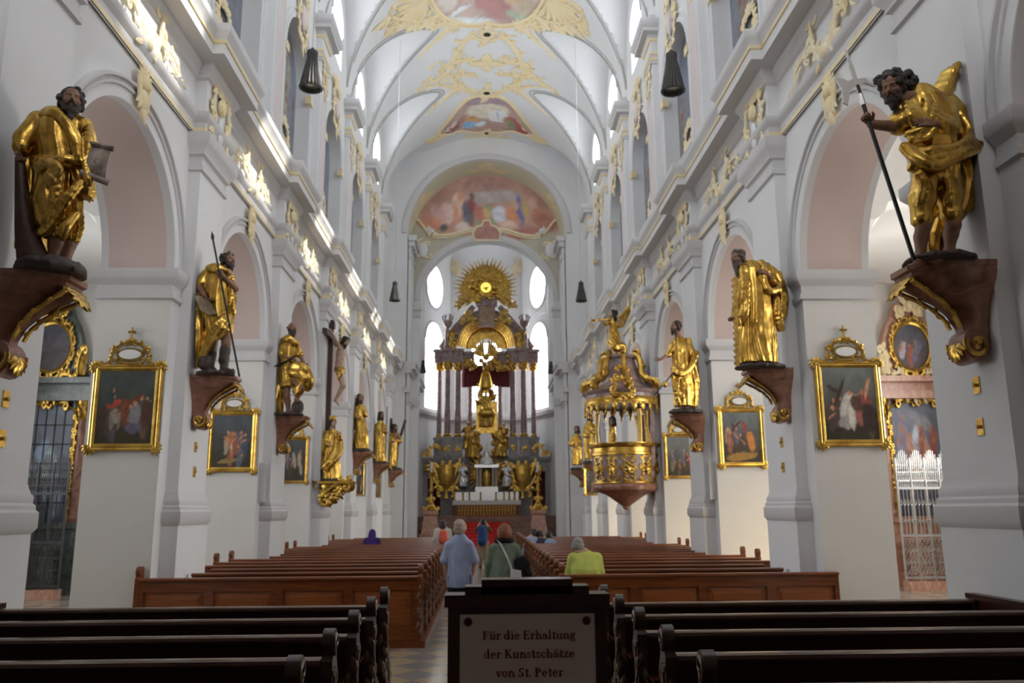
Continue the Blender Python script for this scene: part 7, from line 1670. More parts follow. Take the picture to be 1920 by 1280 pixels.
# sunburst with yellow glass
g = thing('sunburst', A(911, 541, -.1), 'gilded sunburst of rays around a round yellow light above the high altar', 'sunburst')
O = A(911, 541, -.15); mb = MB(); rg = random.Random(6)
for i in range(96):
    a = -.75+(PI+1.5)*i/95; L = rg.uniform(2.0, 2.35)*(1 if i % 3 else .82); d = Vector((math.cos(a), 0, math.sin(a))); mb.tube([O+d*.4, O+d*L*.55, O+d*L], [.035, .075, .02], 5, 0, .35, (0, 1, 0))
mb.build('ray', 'gold', g)
mb = MB()
for i in range(26):
    a = rg.uniform(0, 2*PI); q = rg.uniform(.5, 1.15); p = O+Vector((q*math.cos(a), -.1, q*math.sin(a)*.8-.1)); mb.ball(p, rg.uniform(.15, .28), 8, 6, 0, (1.2, .6, .9))
mb.build('cloud', 'gold', g)
mb = MB(); mb.v = []; el = [(.37*math.cos(2*PI*i/28), .37*math.sin(2*PI*i/28)) for i in range(28)]
mb.prism(el, lambda p: (O.x+p[0], O.y-.32, O.z+p[1]), lambda p: (O.x+p[0], O.y-.22, O.z+p[1])); mb.build('yellow_glass', glow('yellow_glass', (1.0, .78, .12), 1.5), g)
mb = MB(); mb.tube([(O.x+.4*math.cos(2*PI*i/28), O.y-.3, O.z+.4*math.sin(2*PI*i/28)) for i in range(29)], .06, 6); mb.build('ring', 'gold_dark', g)
mb = MB(); fm = Plane((O.x, O.y-.33, O.z), (1, 0, 0), (0, 0, 1))
for a in (-.2, 3.3, 4.4, 5.0): leaf(mb, (0, 0), a, .24, .06, fm)
leaf(mb, (0, -.05), -1.57, .15, .08, fm); mb.build('dove', 'gold_dark', g)
# curtains of the canopy and radiant eagle
mb = MB()
for s in (-1, 1):
    for q in range(6): mb.tube([(s*(.1+.28*q), YA+.8, az_(682)), (s*(.25+.26*q), YA+.75, az_(700)), (s*(.75+.17*q), YA+.85, az_(720)-.02*q)], [.17, .2, .14], 8)
mb.build('draped_curtain', 'redcurtain', r)
mb = MB(); fm = Plane(A(911, 668, -.5), (1, 0, 0), (0, 0, 1)); rg = random.Random(9)
for sg in (-1, 1):
    for q in range(7): leaf(mb, (sg*.1, .05), PI/2-sg*(.35+.2*q), 1.3-.08*q, .11, fm, 0, .6, sg*.3)
for q in range(34): mb.ball(fm(rg.uniform(-1.6, 1.6), rg.uniform(-.85, .02)), rg.uniform(.16, .27), 8, 6)
mb.build('gilded_eagle', 'gold', r)
for s in (-1, 1):
    mb = MB(); p = A(839 if s < 0 else 984, 655, -.35); mb.lathe([(.3, 0), (.26, .2), (.18, .4), (.22, .9), (.16, 1.3), (.1, 1.5), (.28, 1.7), (.34, 1.95), (.22, 2.05)], p, 14)
    for q in range(6): a = q*PI/3; mb.tube([p+Vector((.25*math.cos(a), .25*math.sin(a), 2.0)), p+Vector((.36*math.cos(a), .36*math.sin(a), 2.3)), p+Vector((.2*math.cos(a), .2*math.sin(a), 2.5))], [.05, .06, .03], 5)
    mb.build('urn', 'violetmarble', r)
def gold_fig(label, px, py, Y, hgt, yaw=0, mtl='gold', flesh='gold', hh=.045, wide=.6, seat=False, fan=0):
    """a small gilded figure of the altar"""
    b = at(px, py, Y); rt = thing('statue', b, label, 'statue'); k = hgt/1.8; sc = Sculpt((b.x-wide*k*1.2, b.y-.6*k, b.z-.05), (b.x+wide*k*1.2, b.y+.6*k, b.z+hgt+.2), hh); F = sc.f('robe'); x, y, z = b
    F.loft([(z, x, y, .34*k, .3*k, .06*k), (z+.5*k, x, y, .32*k, .28*k, .06*k), (z+.95*k, x, y, .22*k, .19*k, .03*k), (z+1.3*k, x, y, .24*k, .17*k, .02*k), (z+1.48*k, x, y, .12*k, .1*k, 0)], 9, px, .4)
    if seat: F.rc((x-.2*k, y-.35*k, z+.62*k), (x+.2*k, y-.35*k, z+.62*k), .2*k, .2*k, .08)
    rg = random.Random(px*7+py); K = sc.f('skin')
    for sg in (-1, 1):
        sh = Vector((x+sg*.22*k, y, z+1.38*k)); el = Vector((x+sg*.38*k, y-.1*k, z+(1.1+.2*fan*(sg > 0))*k)); wr = Vector((x+sg*(.22+.3*fan*rg.random())*k, y-.35*k, z+(1.15+.4*fan*rg.random())*k)); F.rc(sh, el, .09*k, .08*k, .03); F.rc(el, wr, .08*k, .05*k, .03); K.ell(wr, (.06*k,)*3, .02); 
    swag(F, [(x-.25*k, y-.1*k, z+1.2*k), (x, y-.3*k, z+.9*k), (x+.3*k, y-.2*k, z+.7*k), (x+.25*k, y-.1*k, z+.3*k)], .07*k, .06*k, 2, .1*k, 3)
    nk = head(sc, Vector((x, y-.05*k, z+1.66*k)), frame(R_(yaw), R_(-8)), 1.05*k, 0, 1.0, False); K.rc(nk, (x, y, z+1.42*k), .06*k, .07*k)
    F.disp(.02*k, 2.2/k, 3, 2); sc.finish(rt, {'robe': ('robe', mtl, None), 'skin': ('body', flesh, None), 'hair': ('hair', mtl, None)}); return rt
gold_fig('gilded enthroned figure at the centre of the high altar', 911, 800, YA-.1, 2.6, 0, seat=True, fan=1)
gold_fig('gilded figure with raised staff left of the enthroned one, on the high altar', 886, 858, YA-.7, 2.2, 40, fan=1); gold_fig('gilded figure right of the enthroned one, on the high altar', 938, 856, YA-.7, 2.15, -40, fan=1)
gold_fig('upper gilded figure leaning towards the throne from the left, high altar', 878, 842, YA-.2, 1.9, 30, fan=1); gold_fig('upper gilded figure leaning towards the throne from the right, high altar', 945, 842, YA-.2, 1.8, -30, fan=1)
gold_fig('silver angel kneeling left of the tabernacle', 868, 912, YA-1.0, 1.6, 30, 'silver', 'silver'); gold_fig('silver angel kneeling right of the tabernacle', 950, 912, YA-1.0, 1.6, -30, 'silver', 'silver')
gold_fig('gilded angel beside the left urn on top of the high altar', 848, 655, YA-.5, 1.5, 20, fan=1); gold_fig('gilded angel beside the right urn on top of the high altar', 974, 655, YA-.5, 1.5, -20, fan=1)
# halo and throne back
mb = MB(); O2 = A(911, 740, .15); rg = random.Random(5)
for i in range(40): a = 2*PI*i/40; d = Vector((math.cos(a), 0, math.sin(a))); mb.tube([O2+d*.2, O2+d*(.75 if i % 2 else 1.0)], [.07, .02], 5)
mb.lathe([(.55, 0), (.5, .3), (.35, .9), (.2, 1.2), (.05, 1.6)], A(911, 727, .1), 12); mb.box(-.75, .75, YA, YA+.35, az_(812), az_(752)); mb.build('gilded_throne', 'gold', r)
mb = MB()
for s in (-1, 1):
    for q in range(9): mb.ball((s*rg.uniform(.5, 1.3), YA-.2, rg.uniform(zled+.1, zled+1.6)), rg.uniform(.18, .3), 8, 6, 0, (1, .7, 1))
mb.build('cloud_bank', 'gold_dark', r)
for s in (-1, 1):
    mb = MB(); fm = Plane((0, YA-.5, zled+.16), (1, 0, 0), (0, 0, 1)); cscroll(mb, (s*3.9, .1), (s*3.3, .8), -.3*s, .09, fm, 0, 6, rg); cscroll(mb, (s*4.3, .08), (s*3.8, .25), -.3*s, .08, fm, 0, 5, rg); mb.build('gilded_scroll', 'gold', r)
# altar table with cloth, gradine, tabernacle, candlesticks
t = thing('altar_table', (0, 55.2, ZS), 'white-clothed altar table with a gilded front below the high altar', 'altar'); zm = at(910, 938, 55).z
mb = MB(); mb.box(-1.95, 1.95, 54.75, 55.9, ZS, zm-.1); mb.build('frontal', 'gold_dark', t, smooth=False)
mb = MB(); mb.box(-2.2, 2.2, 54.6, 56.0, zm-.1, zm); mb.box(-2.2, 2.2, 54.59, 54.6, zm-.3, zm); mb.build('cloth', 'white', t, smooth=False)
mb = MB(); mb.box(-2.1, 2.1, 55.5, 55.95, zm, zm+.55); gr = mb.build('gradine', 'silver', t, smooth=False)
for i in range(8):
    px = (852, 868, 880, 901, 930, 945, 955, 965)[i]; mb = MB(); p = at(px, 934, 55.3); q = thing('candlestick', (p.x, 55.25, zm), 'small gilded candlestick on the altar table, %s from the left' % ORD[i], 'candlestick', 'candlesticks on the altar table')
    mb.lathe([(.11, 0), (.12, .03), (.05, .1), (.04, .25), (.06, .3), (.035, .36), (.07, .5), (.08, .53)], (p.x, 55.25, zm), 10); mb.build('stem', 'gold', q)
tb = thing('tabernacle', (0, 55.9, zm+.55), 'silver temple-shaped tabernacle in a golden halo of rays', 'tabernacle'); mb = MB(); z0 = zm+.55
mb.box(-.75, .75, 55.6, 56.2, z0, z0+.35)
for x in (-.62, -.42, .42, .62): mb.lathe([(.08, .35), (.07, 1.5), (.1, 1.6)], (x, 55.75, z0), 8)
mb.box(-.8, .8, 55.6, 56.2, z0+1.6, z0+1.8); mb.lathe([(.6, 1.8), (.5, 2.1), (.3, 2.3), (.28, 2.5), (.1, 2.7), (.03, 3.2)], (0, 55.9, z0), 12); mb.build('temple', 'silver', tb)
mb = MB(); O3 = Vector((0, 56.35, z0+1.3))
for i in range(56): a = 2*PI*i/56; d = Vector((math.cos(a), 0, math.sin(a))); L = 1.45 if i % 2 else 1.1; mb.tube([O3+d*.3, O3+d*L*.6, O3+d*L], [.09, .08, .02], 5)
mb.build('halo', 'gold', tb); mb = MB(); mb.lathe([(.2, .4), (.28, .8), (.25, 1.2), (.1, 1.45)], (0, 55.7, z0), 10); mb.build('golden_vessel', 'gold', tb)
for s, px in ((-1, 836), (1, 980)):
    v = thing('reliquary', at(px, 932, YA-.8), 'large flaring gilded shield of scrolls %s of the tabernacle' % ('left' if s < 0 else 'right'), 'ornament'); p = at(px, 934, YA-.8); fm = Plane(p, (1, 0, 0), (0, 0, 1)); mb = MB(); rg = random.Random(11)
    H = (at(px, 868, YA-.8)-p).z; mb.lathe([(.28, 0), (.15, .15), (.12, .5), (.3, .8), (.55, 1.3), (.6, 1.8), (.45, 2.2), (.1, H-.2)], p, 14, sy=.5); mb.build('body', 'gold', v); mb = MB()
    for sg in (-1, 1):
        cscroll(mb, (sg*.2, .7), (sg*.85, 2.3), -.3*sg, .1, fm, 0, 6, rg); cscroll(mb, (sg*.7, 2.1), (sg*.2, 2.4), .3*sg, .1, fm, 0, 4, rg); cscroll(mb, (sg*.15, .6), (sg*.5, .1), .3*sg, .08, fm, 0, 4, rg)
        for q in range(8): leaf(mb, (sg*(.3+.07*q), .9+.18*q), PI/2-sg*.6, .55, .09, fm)
    mb.build('scrollwork', 'gold', v)
    cd = at(808 if s < 0 else 1009, 955, 50.3); zc = at(910, 866, 50.3).z
    k = thing('pedestal', (cd.x, 50.3, ZS*2/9), 'pink marble pedestal carrying the tall candlestick %s of the altar steps' % ('left' if s < 0 else 'right'), 'pedestal'); mb = MB(); zp = at(808, 957, 50.3).z; zq_ = ZS*2/9
    mb.box(cd.x-.62, cd.x+.62, 49.7, 50.9, zq_, zq_+.25); mb.grid([[(cd.x+sx*w, 50.3+sy*w, z) for sx, sy in ((-1, -1), (1, -1), (1, 1), (-1, 1))] for z, w in ((zq_+.25, .52), (zp-.3, .38), (zp-.22, .46), (zp-.1, .46), (zp, .42))], 0, True, True); mb.build('block', 'pinkmarble', k, smooth=False)
    k = thing('candlestick', (cd.x, 50.3, zp), 'tall gilded candlestick with a white candle %s of the altar steps' % ('left' if s < 0 else 'right'), 'candlestick'); mb = MB(); h = at(910, 885, 50.3).z-zp
    mb.lathe([(.36, 0), (.4, .08), (.3, .2), (.14, .45), (.2, .62), (.1, .8), (.09, 1.0), (.17, 1.15), (.1, 1.35), (.08, h-.25), (.2, h-.1), (.22, h)], (cd.x, 50.3, zp), 14)
    fm = Plane((cd.x, 50.0, zp), (1, 0, 0), (0, 0, 1)); rg = random.Random(2)
    for sg in (-1, 1): cscroll(mb, (sg*.45, .05), (sg*.12, .75), .35*sg, .07, fm, 0, 3, rg)
    mb.build('stem', 'gold', k); mb = MB(); mb.lathe([(.075, h), (.07, zc-zp), (.0, zc-zp+.03)], (cd.x, 50.3, zp), 12); mb.build('candle', 'white', k)
# window in the back wall of the apse, glimpsed between the columns
wn += 1
mb = MB(); mb.box(-1.2, -1.08, 60.45, 60.58, 9, 14.2); mb.box(1.08, 1.2, 60.45, 60.58, 9, 14.2); mb.box(-.04, .04, 60.5, 60.57, 9, 14.2); mb.box(-1.2, 1.2, 60.45, 60.58, 14.08, 14.2)
fr = struct(mb, 'window_%d' % wn, 'grey'); mb = MB(); mb.quad((-1.1, 60.57, 9), (1.1, 60.57, 9), (1.1, 60.57, 14.1), (-1.1, 60.57, 14.1)); mb.build('pane', 'apse_pane', fr)
# ------------------------------------------------------------------ side altars and iron screens in the aisles
def side_altar(s, label, m1, m2, dark):
    X = s*11.6; yc = 22.4; r = thing('side_altar', (X, yc, 0), label, 'altar'); nx = -s; r.rotation_euler.z = s*PI/2; r.scale = (.8, .62, 1)
    Pn = lambda d: X+nx*d
    fm = lambda d, sc=1.0: Plane((Pn(d), yc, 0), (0, -nx, 0), (0, 0, 1), sc)
    mb = MB(); mb.box(Pn(0), Pn(.9), yc-2.1, yc+2.1, 0, .35); mb.box(Pn(0), Pn(.6), yc-1.9, yc+1.9, .35, 1.6); mb.box(Pn(0), Pn(.7), yc-1.95, yc+1.95, 1.6, 1.75); mb.build('base', m1, r, smooth=False)
    mb = MB(); mb.box(Pn(0), Pn(.2), yc-1.9, yc+1.9, 1.75, 4.85); mb.build('backboard', m1, r, smooth=False)
    for sg in (-1, 1):
        mb = MB(); mb.lathe([(.22, 1.75), (.25, 1.85), (.19, 1.95), (.18, 3.2), (.16, 4.35)], (Pn(.4), yc+sg*1.6, 0), 16); co = mb.build('column', m2, r)
        mb = MB(); mb.lathe([(.17, 4.35), (.2, 4.4), (.22, 4.65), (.3, 4.75), (.3, 4.85)], (Pn(.4), yc+sg*1.6, 0), 12); cy = Cyl((Pn(.4), yc+sg*1.6, 4.38), lambda v: .22+v*.2)
        for q in range(8): cy.at(q*PI/4); leaf(mb, (0, 0), PI/2, .36, .07, cy, 0, .6)
        mb.build('capital', 'gold', co)
    mb = MB(); mb.box(Pn(0), Pn(.75), yc-2.0, yc+2.0, 4.85, 5.05); mb.box(Pn(0), Pn(.6), yc-1.9, yc+1.9, 5.05, 5.3); mb.box(Pn(0), Pn(.85), yc-2.1, yc+2.1, 5.3, 5.45); mb.build('entablature', m1, r, smooth=False)
    rows = []
    for z, w in ((5.45, 1.75), (5.7, 1.5), (6.0, 1.3), (6.5, 1.2), (6.9, 1.0), (7.15, .75), (7.4, .6), (7.55, .5)): rows.append([(Pn(.05), yc-w, z), (Pn(.35), yc-w, z), (Pn(.35), yc+w, z), (Pn(.05), yc+w, z)])
    mb = MB(); mb.grid(rows, 0, True, True); mb.build('upper_storey', m1, r)
    rg = random.Random(7+s); zo, ro, rv = 6.3, .78, .62
    n = 40; mb = MB(); rows = [[(Pn(.36+d), yc+(ro+o)*math.cos(2*PI*i/n), zo+(rv+o)*math.sin(2*PI*i/n)) for i in range(n)] for o, d in ((0, .02), (0, .1), (.06, .13), (.12, .1), (.15, 0))]
    mb.grid([q+[q[0]] for q in rows]); F = fm(.46)
    for q in range(12): a = 2*PI*q/12; cscroll(mb, ((ro+.12)*math.cos(a), zo+(rv+.12)*math.sin(a)), ((ro+.16)*math.cos(a+.45), zo+(rv+.16)*math.sin(a+.45)), -.35, .045, F, 0, 3, rg)
    mb.build('oval_frame', 'gold', r)
    def canvas(name, w, h, zc, oval, blobs, sky, ground, seed, d):
        nx_, nz = 40, 48; mb = MB(); rows = []; U = []
        for j in range(nz+1):
            row = []
            for i in range(nx_+1):
                u, v = i/nx_*2-1, j/nz*2-1; U.append(((u+1)/2, (v+1)/2))
                if oval: rr = max(abs(u), abs(v)); l = math.hypot(u, v) or 1; u, v = u*rr/l, v*rr/l
                row.append((Pn(d), yc-nx*-1*u*w*(-1), zc+v*h))
            rows.append(row)
        mb.grid(rows); o = mb.build(name, 'paint', r); U = np.array(U); u, v = U[:, 0], U[:, 1]
        base = ground*(1-v[:, None])+sky*v[:, None]; base = base*(1+.4*noise2(u, v, seed, 2))[:, None]; set_paint(o, np.clip(paint_blobs(u, v, np.clip(base, 0, 1), blobs, seed)*1.6, 0, .85))
    rb = random.Random(3)
    pal = [(150, 140, 150), (110, 100, 120), (160, 120, 100), (90, 95, 120), (130, 70, 60)]
    canvas('oval_painting', ro, rv, zo, True, [] if dark else fig_blobs(rb, 4, pal, .25, .5, 1.3), lin(80, 80, 90), lin(70, 60, 60), 5, .385)
    canvas('altarpiece', 1.15, 1.5, 3.25, False, [(.2+.13*q, .25+.1*(q % 4), .09, .2, .3*q, lin(130+12*(q % 3), 145+12*(q % 3), 165)) for q in range(6)] if dark else [(.5, .62, .14, .2, .1, lin(170, 175, 195)), (.6, .45, .12, .2, .3, lin(140, 145, 165)), (.4, .4, .1, .2, -.2, lin(120, 120, 140)), (.42, .84, .24, .07, .3, lin(120, 122, 132))]+fig_blobs(rb, 8, pal, .1, .7), lin(100, 105, 118), lin(70, 74, 92), 6, .26)
    mb = MB(); rows = []
    for o, d in ((0, .25), (0, .33), (.07, .36), (.14, .33), (.16, .22)): rows.append([(Pn(d), yc-1.15-o, 1.75-o*0), (Pn(d), yc-1.15-o, 4.6), (Pn(d), yc-.6, 4.78+o), (Pn(d), yc, 4.72+o), (Pn(d), yc+.6, 4.78+o), (Pn(d), yc+1.15+o, 4.6), (Pn(d), yc+1.15+o, 1.75)])
    mb.grid(rows); F = fm(.37)
    for sg in (-1, 1):
        for q in range(5): cscroll(mb, (sg*1.22, 4.5-.5*q), (sg*1.22, 4.05-.5*q), .3*sg, .04, F, 0, 3, rg)
        cscroll(mb, (0, 4.8), (sg*.9, 4.75), .2*sg, .06, F, 0, 5, rg)
    mb.build('altarpiece_frame', 'gold', r)
    if dark:
        mb = MB()
        for q in range(1, 6): mb.box(Pn(.27), Pn(.29), yc-1.15+.383*q-.015, yc-1.15+.383*q+.015, 1.75, 4.75)
        for q in range(1, 6): mb.box(Pn(.27), Pn(.29), yc-1.15, yc+1.15, 1.75+.5*q-.015, 1.75+.5*q+.015)
        mb.build('leading', 'iron', r)
    mb = MB(); F = fm(.5)
    for sg in (-1, 1):
        cscroll(mb, (sg*.1, 7.6), (sg*.6, 7.3), -.4*sg, .09, F, 0, 6, rg); cscroll(mb, (sg*1.3, 5.6), (sg*1.5, 6.3), .35*sg, .08, F, 0, 5, rg); cscroll(mb, (sg*.5, 5.5), (sg*1.1, 5.35), .35*sg, .06, F, 0, 4, rg); mb.ball(F(sg*.42, 7.3), .16, 8, 6); mb.ball(F(sg*1.45, 5.95), .17, 8, 6); mb.ball(F(sg*1.42, 5.7), .22, 8, 6, 0, (.8, .8, 1.3))
    for q in range(11): leaf(mb, (0, 7.5), .1+2.9*q/10, .5, .09, F)
    cscroll(mb, (-.5, 5.15), (.5, 5.15), -.25, .07, F, 0, 6, rg); mb.ball(F(0, 7.45), .2, 8, 6); mb.build('gilded_crest', 'gold' if dark else 'ochre', r)
    mb = MB(); mb.box(Pn(.9), Pn(1.8), yc-1.3, yc+1.3, .12, 1.1); mb.box(Pn(.85), Pn(1.85), yc-1.4, yc+1.4, 1.1, 1.2); mb.build('altar_block', m1, r, smooth=False)
    # wrought-iron screen in front
    X2 = s*11.6; g = thing('iron_screen', (X2, yc, 0), 'tall %s wrought-iron screen before the %s side altar' % ('dark' if dark else 'silvery', side_name[s]), 'screen'); mi = 'iron_dark' if dark else 'iron_bright'
    g.rotation_euler.z = s*PI/2; g.scale = (1, .45, 1)
    mb = MB(); mb.box(X2-.18, X2+.18, yc-3.2, yc+3.2, 0, .22); mb.build('kerb', 'pinkmarble', g, smooth=False)
    mb = MB(); F = Plane((X2, yc, 0), (0, s, 0), (0, 0, 1))
    for z in (.3, 1.3, 2.45): mb.box(X2-.025, X2+.025, yc-3.2, yc+3.2, z-.03, z+.03)
    for i in range(9): y = yc-3.2+.8*i; mb.box(X2-.03, X2+.03, y-.03, y+.03, .22, 3.2)
    mb.build('frame', mi, g, smooth=False)
    for i in range(8):
        mb = MB(); y0 = -3.2+.8*i
        for q in range(4):
            for w in range(3):
                a, b = y0+.1+.2*q, .45+.28*w; mb.tube([F(*p) for p in spiral((a, b), .11, .02, q+w, q+w+9, 14)], .013, 4); mb.tube([F(*p) for p in spiral((a, b+.14), .1, .05, 0, 6.3, 10)], .011, 4)
            mb.tube([F(y0+.1+.2*q, 1.3), F(y0+.1+.2*q, 2.45)], .015, 5); mb.tube([F(*p) for p in spiral((y0+.1+.2*q, 1.62), .085, .03, 0, 7, 12)], .013, 4); mb.tube([F(*p) for p in spiral((y0+.1+.2*q, 2.1), .085, .03, 2, 9, 12)], .013, 4)
        top = lambda u: 3.1+.3*math.cos((u-y0-.4)*PI/.8)
        for q in range(7):
            u = y0+.05+.115*q
            mb.tube([F(u, 2.45), F(u+.05, top(u))], .013, 4); mb.tube([F(u+.1, 2.45), F(u-.05, top(u))], .013, 4)
            for w in range(3): mb.tube([F(*p) for p in spiral((u+.05, 2.58+.2*w), .075, .02, w, w+8, 10)], .014, 4)
        mb.build('lattice', mi, g)
    g.location.y = 20.7
    mb = MB(); mb.box(s*10.1, s*13.05, 22.42, 22.7, 0, 8.4); struct(mb, 'wall_chapel_'+side_name[s], 'plaster_warm')
M['iron_bright'] = mat('pale_iron', (.5, .5, .49), .3, .8); M['iron_dark'] = mat('dark_grey_iron', (.07, .07, .075), .45, .5)
side_altar(1, 'pink marble side altar with an oval painting, seen through the right arch', 'pinkmarble', 'pinkmarble', False)
side_altar(-1, 'dark green marble side altar with an oval mirror-like picture, through the left arch', 'greenmarble', 'redmarble', True)
# ------------------------------------------------------------------ stucco ornament of walls
def orn(name, mb, m, org, label, cat='ornament', group=None): return tag(mb.build(name, m, None, org), label, cat, group)
def clone(o, loc, label):
    c = o.copy(); COL.objects.link(c); c.location = loc; c['label'] = label; return c
M['dark_glass'] = mat('dark_glass', (.1, .105, .11), .1)
BN = ['', 'nearest', 'second', 'third', 'fourth', 'fifth', 'sixth']
def shell(mb, p, r, a0, a1, fm, n=7, w=.05, m=0):
    for i in range(n): leaf(mb, p, lerp(a0, a1, i/(n-1)), r, w, fm, m, .6, 0)
for s in (-1, 1):
    sn = side_name[s]; U = (0, -s, 0); V = (0, 0, 1); rg = random.Random(12)
    y0 = bays[1]
    # keystone with rising arms
    mb = MB(); fm = Plane((s*(XW-.1), y0, 7.6), U, V)
    shell(mb, (0, .35), .34, -2.4, -.74, fm, 6, .055); shell(mb, (0, .5), .3, .3, 2.84, fm, 7, .05)
    stroke(mb, [(-.12, .1), (-.14, .3), (-.2, .55)], .05, .06, fm); stroke(mb, [(.12, .1), (.14, .3), (.2, .55)], .05, .06, fm); mb.ball(fm(0, .5), .14, 8, 6, 0, (.6, 1, 1)); mb.ball(fm(0, .25), .12, 8, 6, 0, (.5, 1, 1.6)); leaf(mb, (0, .2), -PI/2, .32, .09, fm)
    kb = orn('keystone_ornament', mb, 'ochre', (s*XW, y0, 7.6), 'x', 'ornament', 'gilded keystones of the arcade arches')
    # frieze spray: two arms and trailing leaves
    mb = MB(); fm = Plane((s*(XW-.09), y0, 8.7), U, V)
    shell(mb, (0, 0), .3, .4, 2.7, fm, 6, .05); mb.ball(fm(0, .06), .13, 8, 6, 0, (.6, 1, 1))
    for sg in (-1, 1):
        cscroll(mb, (sg*.1, .0), (sg*.38, .92), -.3*sg, .06, fm, 0, 5, rg); cscroll(mb, (sg*.2, .1), (sg*.75, .3), .35*sg, .045, fm, 0, 4, rg); cscroll(mb, (sg*.3, .9), (sg*.62, .8), .4*sg, .04, fm, 0, 3, rg)
        cscroll(mb, (sg*.7, .35), (sg*1.25, .25), .3*sg, .035, fm, 0, 4, rg)
        for q in range(5): leaf(mb, (sg*(.9+.14*q), .3-.03*q), -PI/2+sg*(1+rg.uniform(-.6, .8)), .22-.02*q, .035, fm)
    fb = orn('frieze_ornament', mb, 'cream', (s*XW, y0, 8.7), 'x', 'ornament', 'cream and gold sprays on the frieze')
    # frieze tracery between spray and pilaster
    # crowning cartouche over the upper recess
    mb = MB(); fm = Plane((s*(XU-.1), y0, 15.75), U, V)
    for sg in (-1, 1):
        cscroll(mb, (sg*.12, -.1), (sg*.42, .9), -.35*sg, .07, fm, 0, 4, rg); cscroll(mb, (sg*.4, .9), (sg*.1, 1.6), -.3*sg, .07, fm, 0, 4, rg); cscroll(mb, (sg*.2, 1.5), (sg*.7, 1.5), .4*sg, .06, fm, 0, 4, rg); leaf(mb, (sg*.3, .3), PI/2-sg*1.2, .4, .07, fm)
    shell(mb, (0, 1.6), .4, .5, 2.64, fm, 6, .06); leaf(mb, (0, -.1), -PI/2, .45, .09, fm); mb.ball(fm(0, .7), .3, 10, 7, 1, (.35, .8, 1.4))
    cb = orn('cartouche', mb, ['ochre', 'pink'], (s*XU, y0, 15.75), 'x', 'cartouche', 'gilded cartouches over the upper recesses')
    # foliage at the foot of the painted panel, with blocks at the springing
    mb = MB(); fm = Plane((s*(XU+.3), y0, 12.2), U, V)
    for sg in (-1, 1): cscroll(mb, (sg*.05, .05), (sg*.6, .45), .3*sg, .06, fm, 0, 6, rg); cscroll(mb, (sg*.3, .2), (sg*.15, .95), -.3*sg, .06, fm, 0, 5, rg)
    shell(mb, (0, .8), .35, .6, 2.54, fm, 5, .06); shell(mb, (0, .1), .4, .5, 2.6, fm, 7, .06)
    gb = orn('acanthus_ornament', mb, 'ochre', (s*XU, y0, 12.2), 'x', 'ornament', 'gilded foliage below the upper wall paintings')
    # painted panel and gallery window below it
    def panel(yc, k):
        r = thing('wall_painting', (s*(XU+.4), yc, 12.2), 'tall arched wall painting in the %s upper bay on the %s' % (BN[k], sn), 'painting', 'arched paintings of the upper wall')
        nx, nz = 16, 36; mb = MB(); rows = []; Uv = []
        for j in range(nz+1):
            row = []
            for i in range(nx+1):
                u = i/nx; y = yc+(u-.5)*2.9; top = arch_z(y, yc, 1.5, 14.6, 1.5); z = lerp(12.25, top, j/nz); row.append((s*(XU+.38), y, z)); Uv.append((u, j/nz))
            rows.append(row)
        mb.grid(rows); o = mb.build('painted_panel', 'fresco', r); Uv = np.array(Uv); u, v = Uv[:, 0], Uv[:, 1]; rg2 = random.Random(k*7+s)
        pal = [(150, 140, 132), (130, 136, 150), (165, 155, 142), (140, 125, 120), (120, 126, 132)]
        base = lin(130, 128, 132)*(1-v[:, None])+lin(120, 130, 150)*v[:, None]; set_paint(o, paint_blobs(u, v, base*(1+.3*noise2(u, v, k, 2))[:, None], fig_blobs(rg2, 7, pal, .1, .75), k+3))
        mb = MB(); mb.box(s*(XU+.2), s*(XU+.42), yc-1.58, yc+1.58, 12.05, 12.25); mb.box(s*(XU+.14), s*(XU+.42), yc-1.6, yc+1.6, 12.18, 12.25); mb.build('sill', 'plaster', r)
        mb = MB(); 
        for a, b in ((-1.5, -.06), (.06, 1.5)):
            mb.box(s*(XU+.3), s*(XU+.4), yc+a, yc+a+.1, 10.6, 12.0); mb.box(s*(XU+.3), s*(XU+.4), yc+b-.1, yc+b, 10.6, 12.0); mb.box(s*(XU+.3), s*(XU+.4), yc+a, yc+b, 11.9, 12.02)
            for q in (1, 2): mb.box(s*(XU+.33), s*(XU+.36), yc+lerp(a, b, q/3)-.015, yc+lerp(a, b, q/3)+.015, 10.6, 12)
            for zz in (11.0, 11.45): mb.box(s*(XU+.33), s*(XU+.36), yc+a, yc+b, zz-.012, zz+.012)
        wf = mb.build('window_frame', 'grey', r); mb = MB(); mb.quad((s*(XU+.37), yc-1.5, 10.6), (s*(XU+.37), yc+1.5, 10.6), (s*(XU+.37), yc+1.5, 12.0), (s*(XU+.37), yc-1.5, 12.0)); mb.build('dark_glass', 'dark_glass', wf)
        mb = MB()
        for sg in (-1, 1): mb.box(s*(XU-.1), s*(XU+.1), yc+sg*1.62-.17, yc+sg*1.62+.17, 14.45, 14.7)
        mb.build('springing_block', 'ochre', r)
    for k in range(1, 7):
        yc = bays[k]; t_ = '%s bay on the %s' % (BN[k], sn); panel(yc, k)
        for o, lb in ((kb, 'gilded shell keystone over the arcade arch of the '+t_), (fb, 'cream spray of scrolls on the frieze above the arch, '+t_), (cb, 'gilded cartouche crowning the upper recess of the '+t_), (gb, 'gilded acanthus below the upper wall painting, '+t_)):
            if k == 1: o['label'] = lb
            else: clone(o, o.location+Vector((0, yc-y0, 0)), lb)
    # cartouches on the frieze over each pilaster and foliage drops on the upper pilasters
    y0 = PY[1]; mb = MB(); fm = Plane((s*(XP-.07), y0, 8.55), U, V)
